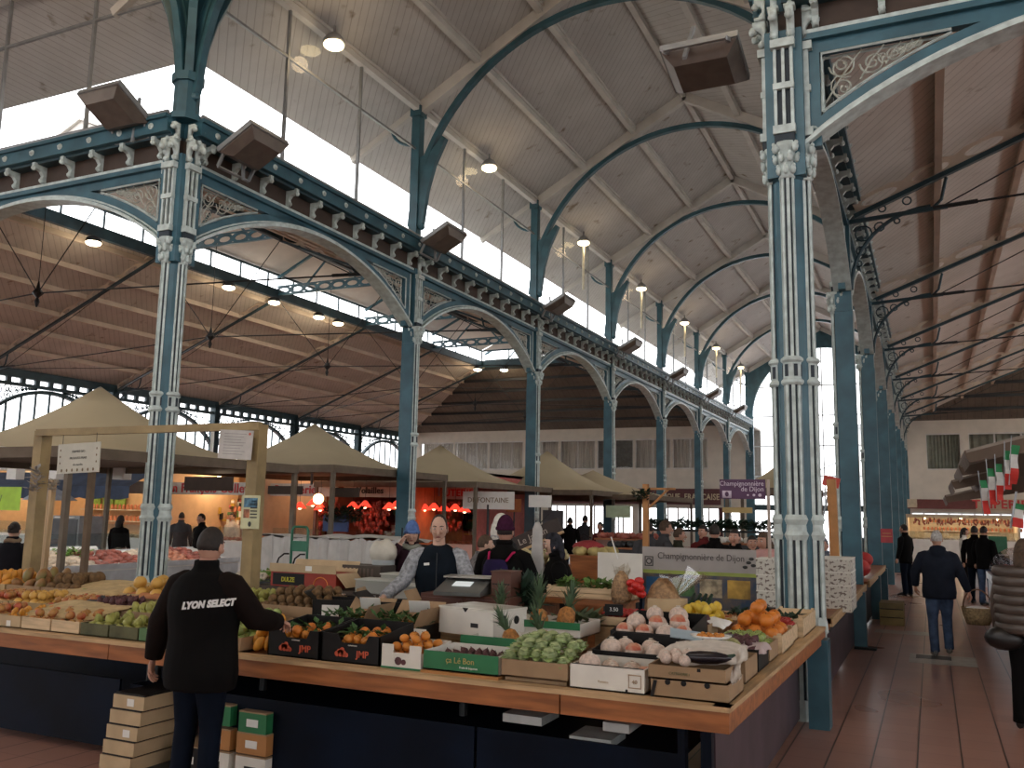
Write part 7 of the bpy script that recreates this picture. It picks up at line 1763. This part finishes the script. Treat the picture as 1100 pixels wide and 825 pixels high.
# slanted brown awnings of the right hand stalls
AW2 = mat('brown_awning', (.12, .08, .055), .8, var=.15, scale=2.)
for i, (pts, lab) in enumerate([
    ([(1036, 484), (1104, 466)], 'uppermost brown stall awning tip at the right edge'), ([(1022, 516), (1104, 492)], 'middle brown stall awning tip with a pale notch at right'), ([(1015, 532), (1104, 512)], 'lowest brown stall awning tip above the aisle at right'), ([(1050, 514), (1104, 503)], 'brown awning behind the bunch of hanging flags'), ([(1030, 500), (1104, 480)], 'brown awning just below the uppermost one at right')]):
    Y = (13.5, 17.5, 22., 19.5, 15.5)[i]; A_ = at(*pts[0], Y=Y); B_ = at(*pts[1], Y=Y); t = thing('stall_awning', lab, 'awning', A_)
    L_ = 2.6; dz = (B_.z-A_.z)*L_/(B_.x-A_.x)
    MB().add([(0, 0, 0), (L_, 0, dz), (L_, 3.4, dz), (0, 3.4, 0), (0, 0, -.05), (L_, 0, dz-.05), (L_, 3.4, dz-.05), (0, 3.4, -.05)], [(0, 1, 2, 3), (7, 6, 5, 4), (0, 4, 5, 1), (1, 5, 6, 2), (2, 6, 7, 3), (3, 7, 4, 0)]).build('canvas', AW2, t)
    MB().add([(0, -.02, -.04), (L_, -.02, dz-.05), (L_, -.02, dz-.42), (.05, -.02, -.16)], [(0, 1, 2, 3)]).add([(0, 3.4, -.04), (0, 0, -.04), (.05, 0, -.2), (.05, 3.4, -.2)], [(0, 1, 2, 3)]).build('valance', AW2, t)
    MB().bar((.02, .02, -.02), (L_, .02, dz-.02), .05, .05).build('front_bar', mat('awning_bar', (.25, .2, .16), .6), t)
    MB().bx(2.5, 2.56, .1, .16, -A_.z, dz*.96-.03).build('post', MATS['awning_bar'], t)
# italian flags
FG = mat('flag_green', (.03, .22, .08), .7); FW_ = mat('flag_white', (.6, .58, .54), .7); FRD = mat('flag_red', (.55, .03, .02), .7)
def flag(label, p, size, ang, seed):
    t = thing('flag', label, 'flag', p, 0); t.rotation_euler = (0, ang, .3); rnd = random.Random(seed)
    for k, (nm, m) in enumerate((('green_stripe', FG), ('white_stripe', FW_), ('red_stripe', FRD))):
        mb = MB(); n = 5
        for i in range(n):
            hh = (.7, 1.1, 1.2)[k]*size; zs = (0, .7, 1.8)[k]*size; z0, z1 = -zs-hh*i/n, -zs-hh*(i+1)/n; f = lambda z, x: .03*math.sin(z*18+x*6+seed)
            for j in range(3):
                xa_, xb_ = j*size*.2, (j+1)*size*.2
                mb.quad((xa_, f(z0, xa_), z0), (xb_, f(z0, xb_), z0), (xb_, f(z1, xb_), z1), (xa_, f(z1, xa_), z1))
        mb.build(nm, m, t)
    MB().tube([(0, 0, .12), (0, 0, -3*size-.02)], .006, 5).build('stick', GALV, t)
    return t
for i, (px, py, s) in enumerate([(1052, 516, .15), (1060, 503, .16), (1069, 498, .16), (1079, 484, .17), (1086, 478, .17)]):
    flag('small hanging green white and red flag in the bunch at right, %s from the left' % ORD[i], at(px, py, Y=12.8), s*.95, .04*i-.06, i)
fb_ = at(1090, 540, Y=11.); f2 = flag('larger green white and red flag at the right frame edge', fb_, .085, .2, 9); f2.scale = (2.2, 1, 1.)

# ================================================================== MUSHROOM STALL AND RIGHT ARM BEYOND
Y = 10.2; x0, x1 = K(690, Y), K(812, Y)
bn = thing('banner', 'grey banner board lettered Champignonniere de Dijon behind the fruit stall', 'banner', ((x0+x1)/2, Y, 0)); w = (x1-x0)/2
zt_, zb_ = at(750, 589, Y=Y).z, at(750, 612, Y=Y).z
GB = mat('grey_banner', (.36, .33, .31), .6, var=.04); MB().bx(-w, w, 0, .03, zb_-.02, zt_+.0).build('board', GB, bn)
text_mesh('Champignonnière de Dijon', .104, mat('brown_grey_lettering', (.06, .045, .045), .6), .002, parent=bn, M=face_y(.03, -.004, (zt_+zb_)/2+.02), sx=.87)
em = MB(); em.bx(-w+.03, -w+.13, -.004, 0, zb_+.02, zb_+.03).bx(-w+.03, -w+.13, -.004, 0, zb_+.12, zb_+.13).bx(-w+.03, -w+.04, -.004, 0, zb_+.02, zb_+.13).bx(-w+.12, -w+.13, -.004, 0, zb_+.02, zb_+.13); em.tube([(-w+.08+.03*math.cos(a_), -.003, zb_+.075+.03*math.sin(a_)) for a_ in [q*PI/6 for q in range(13)]], .006, 4); em.build('square_emblem', INK, bn)
m = MB(); [m.ball((w-.08+dx, -.003, zb_+.10+dz), (.03, .004, .018), 7, 5) for dx, dz in ((0, 0), (.05, -.03), (-.04, -.05), (.03, .04))]; m.build('mushroom_drawing', INK, bn, True)
for s in (-1, 1): MB().bx(s*(w-.03)-.02, s*(w-.03)+.02, .03, .07, 0, zt_).build('leg', DARKM, bn)
MB().bx(-w, w, -.002, .0, zb_-.06, zb_-.02).build('lime_stripe', mat('lime_stripe', (.30, .36, .08), .6), bn); MB().bx(-w, w, 0, .02, zb_-.55, zb_-.06).build('photo_panel', mat('photo_panel', (.14, .10, .07), .5, col2=(.02, .05, .10), scale=7.), bn)
for i in range(4): MB().bx(-w+.05+i*.31, -w+.30+i*.31, -.006, 0, zb_-.30, zb_-.10).build('photo', (mat('blue_photo', (.02, .10, .22), .5), mat('green_photo', (.05, .12, .04), .5, var=.5), mat('mushroom_photo', (.35, .28, .18), .5, var=.5, scale=12.), mat('yellow_photo', (.40, .24, .04), .5, var=.5))[i], bn)
wc_, w2, h2 = card('white_board', 'plain white corrugated board left of the grey banner', 'board', 642, 690, 594, 628, 9.9, WHITE, .02); MB().tube([(-.1, -.02, h2*.5+.18), (-.02, -.02, h2*.3)], .008, 5).build('knife_handle', PAPER, wc_); MB().bx(-.2, -.17, .01, .04, -wc_.location.z, -h2/2).build('leg', DARKM, wc_)
DOTS = mat('patterned_white_card', (.60, .57, .50), .7, col2=(.17, .13, .11), scale=26.)
DOTS.node_tree.nodes['Color Ramp'].color_ramp.elements[0].position = .42; DOTS.node_tree.nodes['Color Ramp'].color_ramp.elements[1].position = .47
def pbox(label, px0, px1, py0, py1, Y, d, nb=3):
    x0, x1 = K(px0, Y), K(px1, Y); zt2, zb2 = at((px0+px1)/2, py0, Y=Y).z, at((px0+px1)/2, py1, Y=Y).z; h = (zt2-zb2)/nb
    for i in range(nb):
        t = thing('patterned_box', label+', %s layer from below' % ORD[i], 'box', ((x0+x1)/2, Y, zb2+i*h)); w = (x1-x0)/2
        MB().bx(-w, w, 0, d, 0, h-.012).build('body', DOTS, t); MB().bx(-w-.004, w+.004, -.004, d+.004, h-.012, h-.001).build('lid', WHITE, t)
    return zb2
zz = pbox('white mushroom printed boxes left of the nearest fluted column', 812, 842, 600, 652, 10., .4)
tag(MB().bx(K(808, 10.), K(846, 10.), 9.95, 10.5, 0, zz-.002).build('plinth', mat('dark_plinth', (.05, .04, .04), .7), None), 'dark plinth under the mushroom printed boxes left of the fluted column', 'plinth')
# second stall along the aisle
s2 = thing('market_stall', 'second wooden topped stall along the aisle, past the nearest fluted column', 'stall')
MB().bx(-1.85, -.98, 9.9, 15.2, .80, .85).build('worktop', WOOD, s2); MB().bx(-1.0, -.965, 9.9, 15.2, .77, .86).build('edge_board', PINEX, s2); MB().bx(-1.85, -1.0, 9.9, 9.93, .74, .85).build('end_board', WOOD, s2)
MB().bx(-1.12, -1.10, 10.2, 15.0, .06, .72).build('side_panel', PURPLEGREY, s2); MB().bar((-1.02, 10.0, .72), (-1.02, 15.1, .72), .03, .03).build('rail', DARKM, s2)
for y in (14.25,): MB().bx(-1.10, -.93, y, y+.2, 0, .8).build('leg', TEAL, s2); MB().bx(-1.1, -.80, y-.1, y+.12, 0, .03).build('foot', BLACK, s2)
for y in (10.2, 12.3): MB().bx(-1.82, -1.75, y, y+.08, 0, .8).build('leg', DARKM, s2)
pbox('white mushroom printed boxes right of the nearest fluted column', 880, 913, 600, 657, 11.0, .75, 4)
s3_ = thing('market_stall', 'third stall further back along the left of the aisle with red goods', 'stall')
MB().bx(-2.6, -.98, 16.0, 21.7, .80, .85).build('worktop', WOOD, s3_); MB().bx(-1.0, -.965, 16.0, 21.7, .76, .86).build('edge_board', PINEX, s3_); MB().bx(-1.12, -1.10, 16.1, 21.6, .06, .72).build('side_panel', NAVY, s3_)
for y in (18.5, 21.4): MB().bx(-1.10, -.93, y, y+.2, 0, .8).build('leg', TEAL, s3_)
for i, (x, y, r, m, lab) in enumerate(((-1.25, 12.9, .16, mat('red_sack_cloth', (.42, .02, .02), .6), 'red sack of goods on the second stall'), (-1.2, 17.0, .2, MATS['red_sack_cloth'], 'round red sack on the third stall beside the aisle'), (-1.35, 20.5, .2, MATS['red_sack_cloth'], 'further red sack on the third stall'))):
    tag(MB().ball((0, 0, 0), (r, r*1.3, r*.8), 12, 8).build('sack', m, None, True, loc=(x, y, .86+r*.78)), lab, 'sack')
tag(MB().bx(-1.6, -1.1, 13.6, 14.3, .855, .93).build('metal_tray', STEEL, None), 'pale steel tray on the second stall', 'tray')
# stacked wooden crates by the aisle
bxs = thing('wooden_box', 'x', 'crate'); MB().bx(-.20, .20, -.3, .3, 0, .13).build('body', mat('yellowed_crate', (.30, .23, .09), .7), bxs); MB().bx(-.19, .19, -.29, .29, .13, .142).build('dark_gap', BLACK, bxs)
for i in range(2):
    o = bxs if i == 0 else dup(bxs)
    o.location = (-.72, 17.9, .0+.145*i); o['label'] = 'yellowish wooden crate on the floor beside the aisle stalls, %s of the two' % ('lower', 'upper')[i]
tp = MB().bx(-.2, .2, -.3, .3, 0, .10); tag(tp.build('open_crate', mat('yellowed_crate_open', (.24, .19, .09), .7), None, loc=(-.72, 17.9, .292)), 'top yellowish crate of the stack on the aisle floor', 'crate')
# signs near the fluted column
sg, w, h = card('purple_sign', 'purple sign lettered Champignonniere de Dijon on a thin pole', 'sign', 773, 822, 515, 536, 10.1, mat('purple_sign', (.085, .030, .085), .5), .02)
LAV = mat('lavender_lettering', (.62, .52, .62), .5)
text_mesh('Champignonnière', .075, LAV, .002, align='RIGHT', parent=sg, M=face_y(w*.47, -.012, h*.28), sx=.90); text_mesh('de Dijon', .075, LAV, .002, align='RIGHT', parent=sg, M=face_y(w*.47, -.012, -.0), sx=.95)
m = MB(); [m.ball((w*(.12+.13*i), -.011, -h*.30), (.012+.004*i, .002, .010+.004*i), 7, 5) for i in range(3)]; m.bx(-w*.44, -w*.24, -.013, -.01, -h*.45, -h*.08); m.build('white_emblem', LAV, sg, True)
MB().ball((-w*.34, -.014, -h*.26), (.022, .002, .028), 8, 6).build('emblem_centre', MATS['purple_sign'], sg, True)
MB().cyl((w*.5+.03, 0, -sg.location.z), (w*.5+.03, 0, h*.5), .018, 8).build('pole', mat('pinkish_pole', (.42, .33, .28), .5), sg)
tag(MB().ball((0, 0, 0), (.28, .22, .11), 14, 8, lambda x, y, z: (x, y, max(z, -.4))).build('pink_cloth', mat('pink_cloth', (.55, .30, .28), .8), None, True, loc=(K(826, 10.8), 10.8, 1.40)), 'rounded pink cloth cover by the foot of the purple sign pole', 'cloth'); tag(MB().bx(K(815, 10.8), K(842, 10.8), 10.7, 11.1, 0, 1.33).build('covered_stand', DARKM, None), 'dark stand under the pink cloth cover', 'stand')
tag(card('yellow_board', 'dull yellow board hanging just below the purple sign', 'board', 776, 808, 545, 551, 11., mat('dull_yellow', (.36, .26, .10), .6), .02)[0], None)
p = at(897, 590, Y=12.4); tag(MB().bar((p.x, 12.4, .86), (at(893, 515, Y=12.4).x, 12.4, at(893, 515, Y=12.4).z), .11, .11, up=(0, 1, 0)).build('orange_post', mat('orange_timber', (.42, .19, .06), .6), None), 'orange timber post standing on the second stall in front of the first right column', 'post')
rs = card('red_sign', 'red shiny sign or umbrella tip above the second stall', 'sign', 884, 902, 512, 523, 13.2, mat('red_plastic', (.50, .04, .02), .3), .03, .25)[0]; MB().cyl((0, 0, -rs.location.z+.86), (0, 0, 0), .015, 6).build('pole', GALV, rs)
po = card('red_poster', 'red poster on the third slim column right of the aisle stalls', 'poster', 946, 959, 568, 583, 19.8, mat('pink_red_poster', (.40, .05, .06), .6), .01)[0]; MB().bx(-.08, .08, -.007, -.005, .04, .055).bx(-.1, .1, -.007, -.005, -.02, -.005).build('printed_lines', mat('orange_print', (.5, .25, .1), .6), po)
# small canopy seen behind the fluted column
canopy('beige canopy corner between the purple sign and the nearest fluted column', K(834, 21), 21., 1.9, 1.9, 2.5, 3.0)
# timber mast with wreath
p = at(694, 600, Y=13.); tm = thing('timber_mast', 'orange timber mast with a dark wreath and small cross bar', 'post', (p.x, 13., 0)); MB().bx(-.04, .04, -.04, .04, 0, at(690, 520, Y=13.).z).build('post', MATS['orange_timber'], tm)
zt3 = at(690, 525, Y=13.).z; MB().bar((0, 0, zt3), (.45, 0, zt3), .03, .03).bar((.05, 0, zt3-.28), (.35, 0, zt3), .03, .03).build('cross_bar', MATS['orange_timber'], tm); leaves('wreath', None, None, (-.03, -.08, zt3-.18), (.12, .05, .14), 70, .12, DGREEN, seed=33, parent=tm)
# green garland over the middle stalls
gl = MB(); 
o = leaves('garland', 'long dark green garland strung over the middle stalls', 'garland', ((K(697, 16)+K(835, 16))/2, 16., 1.62), ((K(835, 16)-K(697, 16))/2, .12, .14), 900, .15, DGREEN, seed=34)
tag(MB().bx(K(695, 16), K(838, 16), 16.15, 16.2, 1.58, 1.62).bx(K(697, 16), K(699, 16), 16.15, 16.2, 0, 1.6).bx(K(834, 16), K(836, 16), 16.15, 16.2, 0, 1.6).build('garland_rail', DARKM, None), 'dark rail carrying the long garland', 'rail')
yd = thing('lit_display', 'small bright yellow lit display behind the grey banner', 'display', (K(747, 14.6), 14.6, 1.12)); MB().bx(-.22, .22, -.1, .2, 0, .1).build('base', LEMON, yd); MB().bx(-.2, .2, -.11, -.1, .02, .06).build('light_strip', mat('yellow_strip', (1, .75, .2), .4, emit=5., ecol=(1, .72, .2)), yd)
for i in range(6): MB().ball((-.18+i*.07, 0, .15), .05, 8, 6).build('cheese', LEMON, yd, True)
tag(MB().bx(K(720, 14.8), K(790, 14.8), 14.5, 15.2, 0, 1.118).build('middle_counter', CARD, None), 'brown counter under the bright yellow lit display', 'counter')
for i, (px0, px1, Y, h, m, lab) in enumerate(((640, 700, 17.5, 1.35, mat('pinkish_board', (.22, .12, .10), .8), 'pinkish board stall front behind the white board'), (770, 840, 18.5, 1.3, GREYC, 'grey stall front behind the man in black'), (655, 692, 15.5, 1.25, DARKM, 'dark stall with bags right of the second slim column'), (612, 650, 12.2, 1.25, WOOD, 'brown wooden stall side behind the black coat'))):
    t = thing('stall_counter', lab, 'counter', ((K(px0, Y)+K(px1, Y))/2, Y, 0)); w = (K(px1, Y)-K(px0, Y))/2; MB().bx(-w, w, 0, .8, 0, h).build('body', m, t); MB().bx(-w-.03, w+.03, -.03, .83, h, h+.03).build('top', WOOD, t)
    rnd = random.Random(i); mm = MB()
    for q in range(30): mm.ball((rnd.uniform(-w, w), rnd.uniform(0, .6), h+.08), (.09, .09, .07), 6, 4)
    o = mm.build('goods', (FISH[2], PAPER, DARKM, mat('yellow_flowers', (.45, .36, .14), .7, var=.4))[i], t, True); o['kind'] = 'stuff'
# sloping display boards behind the purple backpack, and things in the middle
sd = thing('sloping_display', 'dark sloping display board with pale scrawled writing behind the black coat', 'display', (K(572, 11.2), 11.2, 1.55)); sd.rotation_euler = (0, R(-24), 0)
MB().bx(-.42, .42, 0, .06, -.09, .10).build('board', mat('chalkboard_brown', (.035, .022, .018), .6), sd); text_mesh('Le Jardin', .13, mat('chalk', (.36, .30, .26), .8), .002, parent=sd, M=face_y(0, -.004, 0)); MB().bx(-.42, .42, -.01, .07, -.12, -.09).build('edge', PINEX, sd)
MB().bx(-.02, .02, .06, .1, -1.5, .0).build('support', DARKM, sd)
rk = thing('produce_rack', 'wooden sloping rack of pale vegetables left of the black coat', 'rack', (K(572, 10.8), 10.8, 0)); MB().bx(-.35, .35, 0, .5, 0, 1.08).build('body', BRT, rk); MB().bx(-.35, .35, -.02, .5, 1.08, 1.2).build('tray', WOOD, rk)
mm = MB(); rnd = random.Random(3)
for q in range(50): mm.ball((rnd.uniform(-.32, .32), rnd.uniform(.02, .45), 1.24+rnd.uniform(0, .12)), (.06, .06, .05), 6, 4)
o = mm.build('pale_vegetables', mat('pale_vegetable', (.50, .44, .24), .7, var=.3, scale=12.), rk, True); o['kind'] = 'stuff'
pb_ = thing('plastic_bag', 'white plastic bag hanging beside the black coat', 'bag', (K(577, 8.5), 8.5, 1.16)); MB().lathe([(.02, .62), (.05, .55), (.06, .3), (.09, .08), (.07, 0)], 10, sx=1.1, sy=.5).build('bag_body', mat('thin_plastic', (.42, .40, .38), .4), pb_, True); MB().cyl((0, .05, .6), (0, .3, .7), .006, 4).build('hook', DARKM, pb_)
for i, (px0, px1, py0, py1, Y, m, lab, tx) in enumerate(((568, 592, 532, 545, 18., PAPER, 'blank white board at the second slim column', 'prix'), (651, 677, 543, 556, 20., mat('pale_green_sign', (.34, .42, .28), .6), 'pale green sign right of the third slim column', 'fleurs'), (583, 605, 548, 570, 21., mat('dark_menu', (.05, .05, .06), .5), 'dark menu board under the end glazing', 'menu'), (544, 560, 536, 550, 20.5, mat('orange_card', (.30, .10, .03), .6), 'small orange brown board left of the second slim column', 'bio'), (940, 948, 564, 578, 26., mat('blue_sign', (.06, .12, .2), .6), 'small blue sign far down the aisle', 'P'))):
    c_, w, h = card('sign_board', lab, 'sign', px0, px1, py0, py1, Y, m, .02); MB().cyl((0, .02, -c_.location.z), (0, .02, 0), .018, 6).build('pole', DARKM, c_)
t = thing('red_bag', 'red soft bag lying on the stall behind the black coat', 'bag', (K(632, 12.5), 12.5, 1.28)); MB().ball((0, 0, .09), (.24, .15, .12), 14, 9, lambda x, y, z: (x*(1+.1*math.sin(5*z)), y, z)).build('body', mat('red_bag_cloth', (.30, .03, .035), .7), t, True); MB().tube([(-.08, -.1, .24), (-.02, -.16, .3), (.08, -.1, .24)], .01, 5).build('strap', BLACK, t, True)
# ================================================================== camera, sky, view
f_, yaw, pitch, roll = 955.55, .439179, .1425776, .0183421
cy, sy, cp, sp = math.cos(yaw), math.sin(yaw), math.cos(pitch), math.sin(pitch)
fw = Vector((-sy*cp, cy*cp, sp)); rt = Vector((cy, sy, 0)); up = rt.cross(fw)
r2 = rt*math.cos(roll)+up*math.sin(roll); u2 = -rt*math.sin(roll)+up*math.cos(roll)
cam = bpy.data.cameras.new('camera'); cam.sensor_width = 36; cam.lens = f_/1100*36; cam.clip_end = 400; cam.clip_start = .05
co = bpy.data.objects.new('camera', cam); COL.objects.link(co)
M = Matrix((r2, u2, -fw)).transposed().to_4x4(); M.translation = (0, 0, 1.88)
co.matrix_world = M; SC.camera = co
w = bpy.data.worlds.new('sky'); SC.world = w; w.use_nodes = True
bg = w.node_tree.nodes['Background']; bg.inputs[0].default_value = (.96, .98, 1, 1); bg.inputs[1].default_value = 3.8
SC.view_settings.view_transform = 'Standard'; SC.view_settings.look = 'None'; SC.view_settings.gamma = 1.; SC.view_settings.use_curve_mapping = False
SC.view_settings.exposure = 0.
SC.cycles.use_denoising = True
SC.cycles.max_bounces = 8; SC.cycles.diffuse_bounces = 5; SC.cycles.transparent_max_bounces = 16
SC.cycles.sample_clamp_indirect = 6
